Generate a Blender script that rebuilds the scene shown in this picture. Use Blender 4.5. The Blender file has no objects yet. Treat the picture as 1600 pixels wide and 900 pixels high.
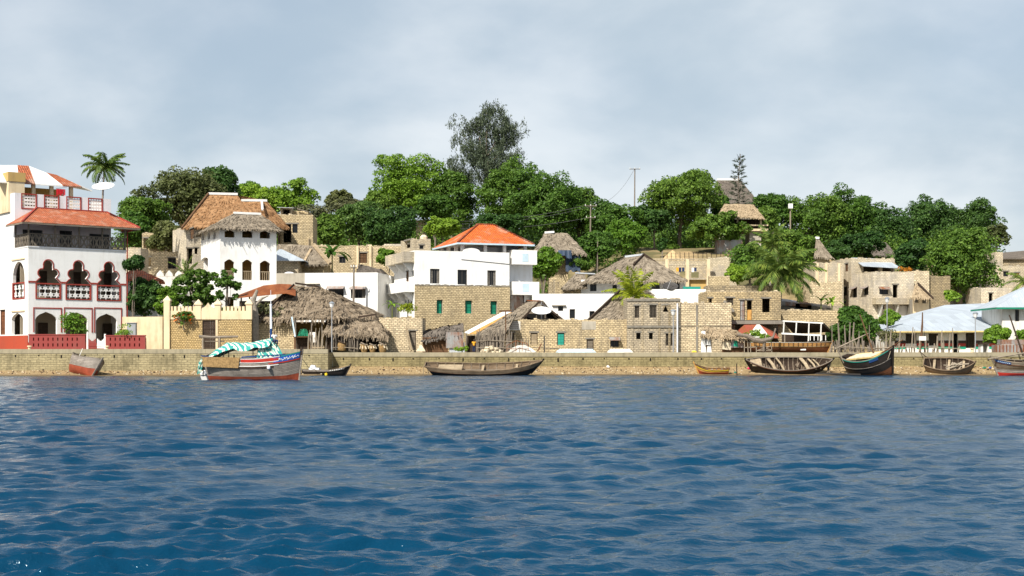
import bpy, math, random
import numpy as np
from mathutils import Vector, Matrix, noise as mnoise
R = math.radians
rnd = random.Random(7)
SC = bpy.context.scene
COL = SC.collection

# ---------------------------------------------------------------- camera, sky, sun, exposure
F, HZ, CH = 2200.0, 548.0, 2.6          # focal length in photo pixels, horizon row, eye height (m)
cam_d = bpy.data.cameras.new('camera'); cam = bpy.data.objects.new('camera', cam_d); COL.objects.link(cam)
cam.location = (0, 0, CH); cam.rotation_euler = (R(90), 0, 0)
cam_d.sensor_width = 36.0; cam_d.lens = 36.0 * F / 1600.0
cam_d.shift_y = (HZ - 450.0) / 1600.0
cam_d.clip_start = 0.5; cam_d.clip_end = 6000
SC.camera = cam
SC.view_settings.view_transform = 'Standard'; SC.view_settings.look = 'None'
SC.view_settings.exposure = 0.50; SC.view_settings.gamma = 1.0
try: SC.view_settings.use_curve_mapping = False
except Exception: pass
SUN = Vector((-0.34, -0.60, 0.70)).normalized()      # direction towards the sun
el = math.asin(SUN.z); az = math.atan2(SUN.x, SUN.y)
sd = bpy.data.lights.new('sun', 'SUN'); sd.energy = 5.0; sd.angle = R(0.55); sd.color = (1.0, 0.95, 0.86)
so = bpy.data.objects.new('sun', sd); COL.objects.link(so)
so.rotation_euler = (-SUN).to_track_quat('-Z', 'Y').to_euler(); so.location = (-60, -60, 90)
W = bpy.data.worlds.new('World'); SC.world = W; W.use_nodes = True
def world():
    nt = W.node_tree; N = nt.nodes; L = nt.links; N.clear()
    out = N.new('ShaderNodeOutputWorld'); bg = N.new('ShaderNodeBackground'); bg.inputs[1].default_value = 0.088
    sky = N.new('ShaderNodeTexSky'); sky.sky_type = 'NISHITA'; sky.sun_disc = False
    sky.sun_elevation = el; sky.sun_rotation = az; sky.air_density = 1.0; sky.dust_density = 2.0
    tc = N.new('ShaderNodeTexCoord')
    sep = N.new('ShaderNodeSeparateXYZ'); L.new(tc.outputs['Generated'], sep.inputs[0])
    # cloud coordinates: direction divided by height -> a flat cloud layer
    mz = N.new('ShaderNodeMath'); mz.operation = 'ADD'; mz.inputs[1].default_value = 0.55; L.new(sep.outputs[2], mz.inputs[0])
    mm = N.new('ShaderNodeMath'); mm.operation = 'MAXIMUM'; mm.inputs[1].default_value = 0.05; L.new(mz.outputs[0], mm.inputs[0])
    dv = N.new('ShaderNodeVectorMath'); dv.operation = 'DIVIDE'; L.new(tc.outputs['Generated'], dv.inputs[0])
    cb = N.new('ShaderNodeCombineXYZ')
    for i in range(3): L.new(mm.outputs[0], cb.inputs[i])
    L.new(cb.outputs[0], dv.inputs[1])
    def noise(scale, det, rough, off=(0, 0, 0)):
        mp = N.new('ShaderNodeMapping'); mp.inputs['Location'].default_value = off; mp.inputs['Scale'].default_value = (1, 1, 1.6)
        L.new(dv.outputs[0], mp.inputs[0])
        n = N.new('ShaderNodeTexNoise'); n.inputs['Scale'].default_value = scale; n.inputs['Detail'].default_value = det
        n.inputs['Roughness'].default_value = rough; n.inputs['Distortion'].default_value = 0.15; L.new(mp.outputs[0], n.inputs['Vector']); return n
    n1 = noise(2.0, 6, 0.45, (3.1, 0.4, 0.2)); n2 = noise(3.4, 7, 0.5, (1.3, 7.7, 0))
    r1 = N.new('ShaderNodeValToRGB'); r1.color_ramp.elements[0].position = 0.32; r1.color_ramp.elements[1].position = 0.60
    r1.color_ramp.elements[0].color = (0.62,)*3 + (1,); r1.color_ramp.elements[1].color = (0.97,)*3 + (1,)
    L.new(n1.outputs[0], r1.inputs[0])
    r2 = N.new('ShaderNodeValToRGB'); r2.color_ramp.interpolation = 'EASE'
    e = r2.color_ramp.elements; e[0].position = 0.34; e[0].color = (4.3, 5.15, 5.9, 1); e[1].position = 0.68; e[1].color = (7.2, 7.6, 7.9, 1)
    L.new(n2.outputs[0], r2.inputs[0])
    mx = N.new('ShaderNodeMix'); mx.data_type = 'RGBA'
    hi = N.new('ShaderNodeMapRange'); hi.inputs['From Min'].default_value = 0.30; hi.inputs['From Max'].default_value = 0.55; hi.inputs['To Min'].default_value = 1.0; hi.inputs['To Max'].default_value = 0.35; L.new(sep.outputs[2], hi.inputs[0])
    lf = N.new('ShaderNodeMapRange'); lf.inputs['From Min'].default_value = -0.40; lf.inputs['From Max'].default_value = -0.12; lf.inputs['To Min'].default_value = 0.62; lf.inputs['To Max'].default_value = 1.0; L.new(sep.outputs[0], lf.inputs[0])
    m1 = N.new('ShaderNodeMath'); m1.operation = 'MULTIPLY'; L.new(hi.outputs[0], m1.inputs[0]); L.new(lf.outputs[0], m1.inputs[1])
    m2 = N.new('ShaderNodeMath'); m2.operation = 'MULTIPLY'; L.new(m1.outputs[0], m2.inputs[0]); L.new(r1.outputs[0], m2.inputs[1]); L.new(m2.outputs[0], mx.inputs[0])
    L.new(sky.outputs[0], mx.inputs[6]); L.new(r2.outputs[0], mx.inputs[7])
    L.new(mx.outputs[2], bg.inputs[0]); L.new(bg.outputs[0], out.inputs[0])
world()

# ---------------------------------------------------------------- helpers
def X(px, Y): return (px - 800.0) / F * Y
def Z(py, Y): return CH + (HZ - py) / F * Y
def P(px, py, Y): return Vector((X(px, Y), Y, Z(py, Y)))
V = Vector

class MB:
    """collects faces of ONE mesh; uv in metres along / up each face"""
    def __init__(s): s.v = []; s.f = []; s.uv = []; s.mi = []; s.cm = 0
    def face(s, pts, uv=None):
        pts = [V(p) for p in pts]
        i = len(s.v); s.v += [tuple(p) for p in pts]; s.f.append(tuple(range(i, i+len(pts)))); s.mi.append(s.cm)
        if uv is None:
            n = V((0, 0, 0))
            for k in range(len(pts)):
                a = pts[k]; b = pts[(k+1) % len(pts)]; n += a.cross(b)
            if n.length < 1e-9: n = V((0, 0, 1))
            n.normalize()
            if abs(n.z) > 0.97: uv = [(p.x, p.y) for p in pts]
            else:
                t = V((-n.y, n.x, 0)).normalized(); w = n.cross(t)
                uv = [(p.dot(t), p.dot(w)) for p in pts]
        s.uv += list(uv)
    def hexa(s, b, t):                       # bottom ring of 4, top ring of 4 (counter-clockwise seen from above)
        s.face([b[3], b[2], b[1], b[0]]); s.face(t)
        for k in range(4): s.face([b[k], b[(k+1) % 4], t[(k+1) % 4], t[k]])
    def box(s, x0, x1, y0, y1, z0, z1, M=None):
        c = [(x0, y0), (x1, y0), (x1, y1), (x0, y1)]
        b = [V((x, y, z0)) for x, y in c]; t = [V((x, y, z1)) for x, y in c]
        if M is not None: b = [M @ p for p in b]; t = [M @ p for p in t]
        s.hexa(b, t)
    def fbox(s, fr, u0, u1, z0, z1, d0, d1):  # box in a facade frame, d outward
        if d0 > d1: d0, d1 = d1, d0
        q = [(u0, d1), (u1, d1), (u1, d0), (u0, d0)]
        s.hexa([fr.pt(u, z0, d) for u, d in q], [fr.pt(u, z1, d) for u, d in q])
    def beam(s, p, q, w, h=None, up=V((0, 0, 1))):
        p = V(p); q = V(q); h = h or w; d = (q-p)
        if d.length < 1e-6: return
        d.normalize()
        if abs(d.dot(up)) > 0.95: up = V((0, 1, 0))
        a = d.cross(up).normalized(); b = a.cross(d)
        c = [-a*w/2 - b*h/2, a*w/2 - b*h/2, a*w/2 + b*h/2, -a*w/2 + b*h/2]
        s.hexa([p+k for k in c], [q+k for k in c])
    def tube(s, pts, rad, n=6, cap=True):
        pts = [V(p) for p in pts]
        if not hasattr(rad, '__len__'): rad = [rad]*len(pts)
        rings = []
        for i, p in enumerate(pts):
            d = (pts[min(i+1, len(pts)-1)] - pts[max(i-1, 0)]).normalized()
            up = V((0, 0, 1)) if abs(d.z) < 0.9 else V((0, 1, 0))
            a = d.cross(up).normalized(); b = a.cross(d)
            rings.append([p + (a*math.cos(t*2*math.pi/n) + b*math.sin(t*2*math.pi/n))*rad[i] for t in range(n)])
        for i in range(len(rings)-1):
            for k in range(n): s.face([rings[i][k], rings[i][(k+1) % n], rings[i+1][(k+1) % n], rings[i+1][k]])
        if cap: s.face(rings[0][::-1]); s.face(rings[-1])
    def poly(s, fr, pts, d0, d1):             # extruded polygon in a facade frame, pts (u,z)
        if d0 > d1: d0, d1 = d1, d0
        n = len(pts)
        s.face([fr.pt(u, z, d1) for u, z in pts]); s.face([fr.pt(u, z, d0) for u, z in pts[::-1]])
        for k in range(n):
            a = pts[k]; b = pts[(k+1) % n]
            s.face([fr.pt(a[0], a[1], d0), fr.pt(b[0], b[1], d0), fr.pt(b[0], b[1], d1), fr.pt(a[0], a[1], d1)])
    def ribbon(s, fr, pts, w, d0, d1, side=1):  # mitred band along a profile
        n = len(pts); q = []
        for i, p in enumerate(pts):
            a = pts[max(i-1, 0)]; b = pts[min(i+1, n-1)]
            dx, dz = b[0]-a[0], b[1]-a[1]; l = math.hypot(dx, dz) or 1
            q.append((p[0] - dz/l*w*side, p[1] + dx/l*w*side))
        for i in range(n-1):
            a, b, c, d = pts[i], pts[i+1], q[i+1], q[i]
            s.face([fr.pt(*a, d1), fr.pt(*b, d1), fr.pt(*c, d1), fr.pt(*d, d1)])
            s.face([fr.pt(*a, d0), fr.pt(*b, d0), fr.pt(*b, d1), fr.pt(*a, d1)])
            s.face([fr.pt(*d, d1), fr.pt(*c, d1), fr.pt(*c, d0), fr.pt(*d, d0)])
    def build(s, name, mats, parent=None, local=False, smooth=False, label=None):
        me = bpy.data.meshes.new(name)
        off = V((0, 0, 0))
        if parent is not None and not local:
            p = parent
            while p is not None: off += V(p.location); p = p.parent
        v = np.array(s.v, dtype=np.float32).reshape(-1, 3) - np.array(off, dtype=np.float32)
        me.from_pydata([tuple(a) for a in v.tolist()], [], s.f)
        ul = me.uv_layers.new(name='UVMap'); ul.data.foreach_set('uv', np.array(s.uv, dtype=np.float32).ravel())
        if not isinstance(mats, (list, tuple)): mats = [mats]
        for m in mats: me.materials.append(M[m] if isinstance(m, str) else m)
        if len(mats) > 1: me.polygons.foreach_set('material_index', s.mi)
        if smooth: me.polygons.foreach_set('use_smooth', [True]*len(me.polygons))
        o = bpy.data.objects.new(name, me); COL.objects.link(o)
        if parent is not None: o.parent = parent
        if label: o['label'] = label
        return o

class Fr:
    """vertical facade frame through plan point A, running at angle a (0 = left to right, facing the camera)"""
    def __init__(s, A, a): s.A = V((A[0], A[1], 0)); s.a = a; s.U = V((math.cos(a), math.sin(a), 0)); s.N = V((math.sin(a), -math.cos(a), 0))
    def pt(s, u, z, d=0.0): return s.A + s.U*u + s.N*d + V((0, 0, z))
    def u(s, px):
        k = (px-800.0)/F
        return (k*s.A.y - s.A.x) / (s.U.x - k*s.U.y)
    def z(s, px, py): return Z(py, s.A.y + s.u(px)*s.U.y)
    def off(s, d): return Fr(s.A + s.N*d, s.a)
def fpx(px, Y, deg): return Fr((X(px, Y), Y), R(deg))

def thing(name, label, cat, loc, group=None, rot=(0, 0, 0)):
    o = bpy.data.objects.new(name, None); COL.objects.link(o); o.empty_display_size = 0.3
    o.location = loc; o.rotation_euler = rot; o['label'] = label; o['category'] = cat
    if group: o['group'] = group
    return o
def tag(o, label=None, cat=None, group=None, kind=None):
    if label: o['label'] = label
    if cat: o['category'] = cat
    if group: o['group'] = group
    if kind: o['kind'] = kind
    return o

# ---------------------------------------------------------------- materials
M = {}
class NT:
    def __init__(s, name):
        s.m = bpy.data.materials.new(name); s.m.use_nodes = True; s.t = s.m.node_tree; s.N = s.t.nodes; s.L = s.t.links
        s.b = s.N['Principled BSDF']; s.out = s.N['Material Output']; M[name] = s.m
        s.b.inputs['Specular IOR Level'].default_value = 0.25
        s.tc = s.N.new('ShaderNodeTexCoord')
    def n(s, t, **k):
        o = s.N.new('ShaderNode'+t)
        for a, b in k.items(): setattr(o, a, b)
        return o
    def noise(s, scale, det=4, rough=0.55, src='Object', sc=(1, 1, 1), dist=0.0):
        mp = s.n('Mapping'); mp.inputs['Scale'].default_value = sc; s.L.new(s.tc.outputs[src], mp.inputs[0])
        o = s.n('TexNoise'); o.inputs['Scale'].default_value = scale; o.inputs['Detail'].default_value = det
        o.inputs['Roughness'].default_value = rough; o.inputs['Distortion'].default_value = dist
        s.L.new(mp.outputs[0], o.inputs['Vector']); return o.outputs[0]
    def ramp(s, src, stops):
        o = s.n('ValToRGB'); e = o.color_ramp.elements
        while len(e) < len(stops): e.new(0.5)
        for i, (p, c) in enumerate(stops):
            e[i].position = p; e[i].color = (tuple(c) if hasattr(c, '__len__') else (c, c, c)) + (1,)
        s.L.new(src, o.inputs[0]); return o.outputs[0]
    def mix(s, f, a, b, mode='MIX'):
        o = s.n('Mix', data_type='RGBA', blend_type=mode)
        for i, v in ((0, f), (6, a), (7, b)):
            if hasattr(v, 'is_output') or isinstance(v, bpy.types.NodeSocket): s.L.new(v, o.inputs[i])
            elif i == 0: o.inputs[0].default_value = v
            else: o.inputs[i].default_value = tuple(v) + (1,) if len(v) == 3 else v
        return o.outputs[2]
    def math(s, op, a, b=0.0):
        o = s.n('Math', operation=op)
        for i, v in ((0, a), (1, b)):
            if isinstance(v, bpy.types.NodeSocket): s.L.new(v, o.inputs[i])
            else: o.inputs[i].default_value = v
        return o.outputs[0]
    def bump(s, h, st=0.3, dist=0.05):
        o = s.n('Bump'); o.inputs['Strength'].default_value = st; o.inputs['Distance'].default_value = dist
        s.L.new(h, o.inputs['Height']); s.L.new(o.outputs[0], s.b.inputs['Normal'])
    def col(s, c):
        if isinstance(c, bpy.types.NodeSocket): s.L.new(c, s.b.inputs['Base Color'])
        else: s.b.inputs['Base Color'].default_value = tuple(c) + (1,)
    def rough(s, r): s.b.inputs['Roughness'].default_value = r

def c_mul(c, k): return tuple(min(1, x*k) for x in c)
def m_plain(name, c, rough=0.8, var=0.25, scale=1.5, bump=0.0, metal=0.0):
    t = NT(name); n = t.noise(scale, 6, 0.6)
    t.col(t.ramp(n, [(0.3, c_mul(c, 1-var)), (0.7, c_mul(c, 1+var*0.5))])); t.rough(rough); t.b.inputs['Metallic'].default_value = metal
    if bump: t.bump(t.noise(scale*8, 4), bump, 0.05)
def m_plaster(name, c, dirt=0.35, dirtc=(0.30, 0.26, 0.2), up=0.0):
    t = NT(name)
    n1 = t.noise(0.35, 6, 0.65); n2 = t.noise(2.2, 5, 0.6, 'UV', (1.0, 0.16, 1)); n3 = t.noise(9, 5, 0.65)
    d = t.ramp(t.math('MULTIPLY', n1, n2), [(0.22, 0.0), (0.42, dirt)])
    base = t.mix(t.ramp(n3, [(0.35, 0.0), (0.7, 0.12)]), c, c_mul(c, 0.8))
    t.col(t.mix(d, base, dirtc)); t.rough(0.9); t.bump(t.mix(0.5, n3, n1), 0.25, 0.06)
def m_coral(name, c1, c2, mortar, bw=0.42, bh=0.215, ms=0.032, stain=0.5, stainc=(0.16, 0.14, 0.11), plasterf=0.0, plc=(0.3, 0.27, 0.22)):
    t = NT(name)
    w = t.noise(1.3, 4, 0.6, 'UV'); w2 = t.n('TexNoise'); w2.inputs['Scale'].default_value = 2.5; t.L.new(t.tc.outputs['UV'], w2.inputs['Vector'])
    vm = t.n('VectorMath', operation='MULTIPLY_ADD'); t.L.new(w2.outputs['Color'], vm.inputs[0]); vm.inputs[1].default_value = (0.30, 0.15, 0); t.L.new(t.tc.outputs['UV'], vm.inputs[2])
    br = t.n('TexBrick'); br.inputs['Scale'].default_value = 1.0; br.inputs['Mortar Size'].default_value = ms; br.inputs['Mortar Smooth'].default_value = 0.35
    br.inputs['Brick Width'].default_value = bw; br.inputs['Row Height'].default_value = bh; br.inputs['Bias'].default_value = 0.0
    br.inputs['Color1'].default_value = c1 + (1,); br.inputs['Color2'].default_value = c2 + (1,); br.inputs['Mortar'].default_value = mortar + (1,)
    t.L.new(vm.outputs[0], br.inputs['Vector'])
    sp = t.noise(5.0, 4, 0.7, 'UV')
    c = t.mix(t.ramp(sp, [(0.35, 0.0), (0.75, 0.65)]), br.outputs['Color'], c_mul(c2, 0.62))
    n1 = t.noise(0.3, 6, 0.7); n2 = t.noise(1.6, 5, 0.6, 'UV', (1.0, 0.2, 1))
    if plasterf:
        pf = t.ramp(t.noise(0.45, 6, 0.75, 'UV'), [(0.5-plasterf*0.25, 1.0), (0.56-plasterf*0.2, 0.0)])
        c = t.mix(pf, c, t.mix(t.ramp(sp, [(0.3, 0.0), (0.7, 1.0)]), plc, c_mul(plc, 0.7)))
    d = t.ramp(t.math('MULTIPLY', n1, n2), [(0.22, 0.0), (0.42, stain)])
    c = t.mix(d, c, stainc); oi = t.n('ObjectInfo'); hs = t.n('HueSaturation'); t.L.new(t.math('ADD', t.math('MULTIPLY', oi.outputs['Random'], 0.32), 0.82), hs.inputs['Value']); t.L.new(t.math('ADD', t.math('MULTIPLY', oi.outputs['Random'], -0.3), 1.25), hs.inputs['Saturation']); t.L.new(c, hs.inputs['Color']); c = hs.outputs[0]
    if name == 'quay_blocks':
        sp_ = t.n('SeparateXYZ'); t.L.new(t.tc.outputs['Object'], sp_.inputs[0]); zz = t.math('ADD', sp_.outputs[2], t.math('MULTIPLY', n1, 0.5)); c = t.mix(t.ramp(zz, [(0.80, 0.75), (1.0, 0.0)]), c, (0.10, 0.095, 0.045))
    t.col(c); t.rough(0.95)
    h = t.mix(0.45, t.math('SUBTRACT', 1.0, br.outputs['Fac']), sp); t.bump(h, 0.7, 0.08)
def m_thatch(name, a, b, c):
    t = NT(name)
    n = t.noise(3.2, 6, 0.75, 'UV', (4.0, 0.9, 1), 0.3); n2 = t.noise(0.5, 4, 0.6); n3 = t.noise(1.0, 3, 0.5, 'UV', (0.3, 5.0, 1))
    k = t.ramp(n, [(0.28, a), (0.5, b), (0.72, c)])
    k = t.mix(t.ramp(n2, [(0.3, 0.0), (0.7, 0.45)]), k, c_mul(a, 0.85))
    isl = t.n('NewGeometry'); k = t.mix(t.ramp(isl.outputs['Random Per Island'], [(0.0, 0.0), (1.0, 0.55)]), k, c)
    k = t.mix(t.ramp(n3, [(0.42, 0.35), (0.55, 0.0)]), k, c_mul(a, 0.6))
    t.col(k); t.rough(1.0); t.b.inputs['Specular IOR Level'].default_value = 0.05; t.bump(t.mix(0.5, n, n3), 0.9, 0.12)
def m_tile(name, c):
    t = NT(name)
    br = t.n('TexBrick'); br.offset = 0.0; br.inputs['Scale'].default_value = 1.0; br.inputs['Mortar Size'].default_value = 0.025; br.inputs['Brick Width'].default_value = 0.26
    br.inputs['Row Height'].default_value = 0.36; br.inputs['Color1'].default_value = c_mul(c, 0.75) + (1,); br.inputs['Color2'].default_value = c_mul(c, 1.25) + (1,)
    br.inputs['Mortar'].default_value = c_mul(c, 0.4) + (1,); t.L.new(t.tc.outputs['UV'], br.inputs['Vector'])
    n = t.noise(1.2, 5, 0.7); n2 = t.noise(0.6, 5, 0.7)
    k = t.mix(t.ramp(n, [(0.45, 0.0), (0.8, 0.5)]), br.outputs['Color'], c_mul(c, 0.45))
    k = t.mix(t.ramp(n2, [(0.52, 0.0), (0.66, 0.55)]), k, (0.5, 0.36, 0.27)); t.col(k); t.rough(0.85)
    wv = t.n('TexWave'); wv.bands_direction = 'X'; wv.inputs['Scale'].default_value = 1.21; t.L.new(t.tc.outputs['UV'], wv.inputs['Vector'])
    t.bump(t.mix(0.4, wv.outputs['Fac'], t.math('SUBTRACT', 1.0, br.outputs['Fac'])), 0.9, 0.09)
def m_corr(name, c, rust=0.3, rough=0.45, per=2.0, rc=(0.25, 0.09, 0.03)):
    t = NT(name)
    wv = t.n('TexWave'); wv.bands_direction = 'X'; wv.inputs['Scale'].default_value = per; t.L.new(t.tc.outputs['UV'], wv.inputs['Vector'])
    n = t.noise(0.8, 6, 0.7, 'UV', (1, 0.4, 1)); br = t.n('TexBrick'); br.inputs['Brick Width'].default_value = 0.8; br.inputs['Row Height'].default_value = 2.4; br.inputs['Scale'].default_value = 1; br.offset = 0.0
    br.inputs['Color1'].default_value = c_mul(c, 0.85) + (1,); br.inputs['Color2'].default_value = c_mul(c, 1.08) + (1,); br.inputs['Mortar'].default_value = c_mul(c, 0.6) + (1,); br.inputs['Mortar Size'].default_value = 0.012
    t.L.new(t.tc.outputs['UV'], br.inputs['Vector'])
    t.col(t.mix(t.ramp(n, [(0.62-rust*0.4, 0.0), (0.8-rust*0.3, min(1, rust*2))]), br.outputs['Color'], rc)); t.rough(rough); t.b.inputs['Metallic'].default_value = 0.25
    t.bump(wv.outputs['Fac'], 0.5, 0.04)
def m_wood(name, a, b, rough=0.85, plank=0.18, gap=True):
    t = NT(name)
    n = t.noise(6, 5, 0.7, 'UV', (0.25, 4, 1)); n2 = t.noise(1.2, 5, 0.65)
    k = t.ramp(n, [(0.3, a), (0.7, b)]); k = t.mix(t.ramp(n2, [(0.4, 0.0), (0.7, 0.55)]), k, c_mul(a, 0.6))
    if gap:
        br = t.n('TexBrick'); br.inputs['Brick Width'].default_value = 3.1; br.inputs['Row Height'].default_value = plank; br.inputs['Scale'].default_value = 1; br.inputs['Mortar Size'].default_value = 0.012
        br.inputs['Color1'].default_value = (1, 1, 1, 1); br.inputs['Color2'].default_value = (0.75, 0.75, 0.75, 1); br.inputs['Mortar'].default_value = (0.3, 0.3, 0.3, 1); t.L.new(t.tc.outputs['UV'], br.inputs['Vector'])
        k = t.mix(1.0, k, br.outputs['Color'], 'MULTIPLY'); t.bump(t.math('SUBTRACT', 1.0, br.outputs['Fac']), 0.5, 0.03)
    else: t.bump(n, 0.5, 0.03)
    t.col(k); t.rough(rough)
def m_leaf(name, a, b, c, trans=0.42):
    t = NT(name)
    g = t.n('NewGeometry'); n = t.noise(0.55, 3, 0.5); oi = t.n('ObjectInfo')
    k = t.ramp(g.outputs['Random Per Island'], [(0.0, a), (0.55, b), (1.0, c)])
    k = t.mix(t.ramp(n, [(0.35, 0.0), (0.7, 0.55)]), k, a)
    hsv = t.n('HueSaturation'); hsv.inputs['Hue'].default_value = 0.5
    t.L.new(t.math('ADD', t.math('MULTIPLY', oi.outputs['Random'], 0.5), 0.78), hsv.inputs['Value'])
    t.L.new(t.math('ADD', t.math('MULTIPLY', oi.outputs['Random'], -0.03), 0.512), hsv.inputs['Hue'])
    t.L.new(k, hsv.inputs['Color']); k = hsv.outputs[0]
    t.col(k); t.rough(0.55); t.b.inputs['Specular IOR Level'].default_value = 0.3
    tr = t.n('BsdfTranslucent'); t.L.new(k, tr.inputs[0]); ms = t.n('MixShader'); ms.inputs[0].default_value = trans
    t.L.new(t.b.outputs[0], ms.inputs[1]); t.L.new(tr.outputs[0], ms.inputs[2]); t.L.new(ms.outputs[0], t.out.inputs[0])

m_plaster('white_plaster', (0.81, 0.80, 0.77), 0.32, (0.42, 0.38, 0.31))
m_plaster('worn_white', (0.72, 0.70, 0.65), 0.7, (0.30, 0.27, 0.22))
m_plaster('white_facade', (0.70, 0.71, 0.73), 0.4, (0.42, 0.38, 0.31))
m_plaster('cream_plaster', (0.68, 0.55, 0.36), 0.6, (0.34, 0.24, 0.13))
m_plaster('ochre_plaster', (0.48, 0.33, 0.12), 0.5, (0.3, 0.2, 0.1))
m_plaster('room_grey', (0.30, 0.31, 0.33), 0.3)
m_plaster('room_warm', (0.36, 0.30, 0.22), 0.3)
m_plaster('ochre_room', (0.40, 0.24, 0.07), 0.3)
m_plaster('red_wall', (0.36, 0.058, 0.028), 0.4, (0.22, 0.06, 0.04))
m_plaster('dusty_red', (0.25, 0.048, 0.042), 0.5, (0.2, 0.1, 0.08))
m_plaster('concrete', (0.40, 0.36, 0.29), 0.8, (0.17, 0.15, 0.12))
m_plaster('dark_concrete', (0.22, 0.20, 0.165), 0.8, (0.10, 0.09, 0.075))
m_coral('coral', (0.88, 0.74, 0.51), (0.60, 0.50, 0.34), (0.22, 0.175, 0.12), stain=0.5)
m_coral('coral_pale', (0.78, 0.68, 0.51), (0.60, 0.52, 0.39), (0.36, 0.31, 0.23), stain=0.5, plasterf=0.3, plc=(0.52, 0.46, 0.37))
m_coral('coral_patch', (0.84, 0.69, 0.46), (0.54, 0.44, 0.29), (0.19, 0.15, 0.10), stain=0.6, plasterf=1.2, plc=(0.28, 0.23, 0.155))
m_coral('coral_grey', (0.56, 0.46, 0.31), (0.36, 0.30, 0.21), (0.15, 0.125, 0.09), stain=0.75, plasterf=1.15, plc=(0.27, 0.235, 0.17))
m_coral('rubble', (0.74, 0.57, 0.33), (0.50, 0.38, 0.21), (0.24, 0.175, 0.10), 0.28, 0.2, 0.04, 0.4)
m_coral('quay_blocks', (0.42, 0.365, 0.225), (0.31, 0.27, 0.165), (0.15, 0.13, 0.08), 0.62, 0.24, 0.02, 0.8, (0.085, 0.075, 0.045), 1.15, (0.40, 0.345, 0.215))
m_plaster('quay_cap', (0.31, 0.275, 0.19), 0.7, (0.13, 0.12, 0.085))
m_thatch('thatch_grey', (0.075, 0.06, 0.044), (0.21, 0.172, 0.126), (0.42, 0.355, 0.27))
m_thatch('thatch_old', (0.055, 0.040, 0.026), (0.19, 0.145, 0.098), (0.42, 0.34, 0.245))
m_plain('faded_yellow', (0.58, 0.44, 0.16), 0.7, 0.3)
m_thatch('thatch_tan', (0.18, 0.135, 0.08), (0.36, 0.27, 0.17), (0.52, 0.41, 0.27))
m_thatch('thatch_brown', (0.12, 0.055, 0.024), (0.30, 0.155, 0.07), (0.52, 0.32, 0.17))
m_thatch('thatch_dark', (0.06, 0.05, 0.042), (0.13, 0.11, 0.09), (0.22, 0.19, 0.16))
m_tile('tile_orange', (0.46, 0.135, 0.06)); m_tile('tile_bright', (0.66, 0.145, 0.03)); m_tile('tile_dark', (0.30, 0.07, 0.03))
m_corr('zinc', (0.50, 0.53, 0.56), 0.1, 0.5); m_corr('zinc_pale', (0.47, 0.52, 0.565), 0.0, 0.55, 1.2)
m_corr('zinc_old', (0.34, 0.34, 0.33), 0.5); m_corr('rusty', (0.42, 0.15, 0.05), 0.9, 0.8, 2.0, (0.20, 0.06, 0.02)); m_corr('red_sheet', (0.36, 0.085, 0.055), 0.55, 0.8)
m_wood('wood_grey', (0.15, 0.125, 0.095), (0.31, 0.26, 0.20)); m_wood('wood_dark', (0.035, 0.023, 0.016), (0.09, 0.058, 0.038))
m_wood('wood_brown', (0.10, 0.052, 0.026), (0.22, 0.12, 0.06)); m_wood('wood_pale', (0.34, 0.26, 0.16), (0.56, 0.45, 0.30))
m_wood('wood_orange', (0.38, 0.19, 0.05), (0.60, 0.33, 0.12)); m_wood('pole_wood', (0.14, 0.115, 0.09), (0.29, 0.245, 0.195), gap=False)
m_wood('pole_pale', (0.20, 0.165, 0.12), (0.37, 0.31, 0.235), gap=False); m_wood('weathered_brown', (0.15, 0.10, 0.06), (0.36, 0.265, 0.17)); m_wood('hull_grey', (0.19, 0.16, 0.13), (0.42, 0.37, 0.32), 0.75, 0.16)
m_wood('black_hull', (0.015, 0.012, 0.010), (0.040, 0.030, 0.024), 0.5, 0.2); m_wood('lumber_red', (0.13, 0.045, 0.02), (0.26, 0.10, 0.04), 0.8)
m_plain('paint_white', (0.78, 0.77, 0.73), 0.6, 0.15); m_plain('paint_red', (0.42, 0.030, 0.018), 0.55, 0.3); m_plain('hull_red', (0.29, 0.060, 0.028), 0.7, 0.35)
m_plain('paint_blue', (0.02, 0.10, 0.42), 0.5, 0.3); m_plain('paint_deep_blue', (0.015, 0.05, 0.16), 0.6, 0.3); m_plain('paint_teal', (0.02, 0.26, 0.20), 0.6, 0.2)
m_plain('paint_green', (0.01, 0.20, 0.12), 0.6, 0.2); m_plain('paint_yellow', (0.75, 0.55, 0.03), 0.6, 0.2); m_plain('trim_red', (0.30, 0.045, 0.032), 0.7, 0.25)
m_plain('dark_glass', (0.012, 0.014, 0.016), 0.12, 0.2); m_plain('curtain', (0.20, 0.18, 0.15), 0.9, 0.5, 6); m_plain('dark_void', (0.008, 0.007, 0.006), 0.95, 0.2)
m_plain('steel', (0.35, 0.36, 0.37), 0.5, 0.2, metal=0.4); m_plain('dark_steel', (0.06, 0.055, 0.05), 0.6, 0.2); m_plain('dish_white', (0.80, 0.80, 0.78), 0.5, 0.08)
m_plain('dish_grey', (0.22, 0.24, 0.26), 0.6, 0.2); m_plain('pale_blue', (0.52, 0.66, 0.74), 0.6, 0.15); m_plain('plastic_white', (0.75, 0.76, 0.78), 0.5, 0.1)
m_plain('cloth_red', (0.62, 0.02, 0.03), 0.9, 0.25, 5); m_plain('cloth_white', (0.75, 0.74, 0.70), 0.9, 0.15, 5); m_plain('cloth_yellow', (0.75, 0.36, 0.03), 0.9, 0.2, 5)
m_plain('cloth_navy', (0.02, 0.035, 0.09), 0.9, 0.25, 5); m_plain('skin_dark', (0.065, 0.032, 0.02), 0.6, 0.2, 5); m_plain('hair_black', (0.012, 0.010, 0.009), 0.9, 0.2, 9)
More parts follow.
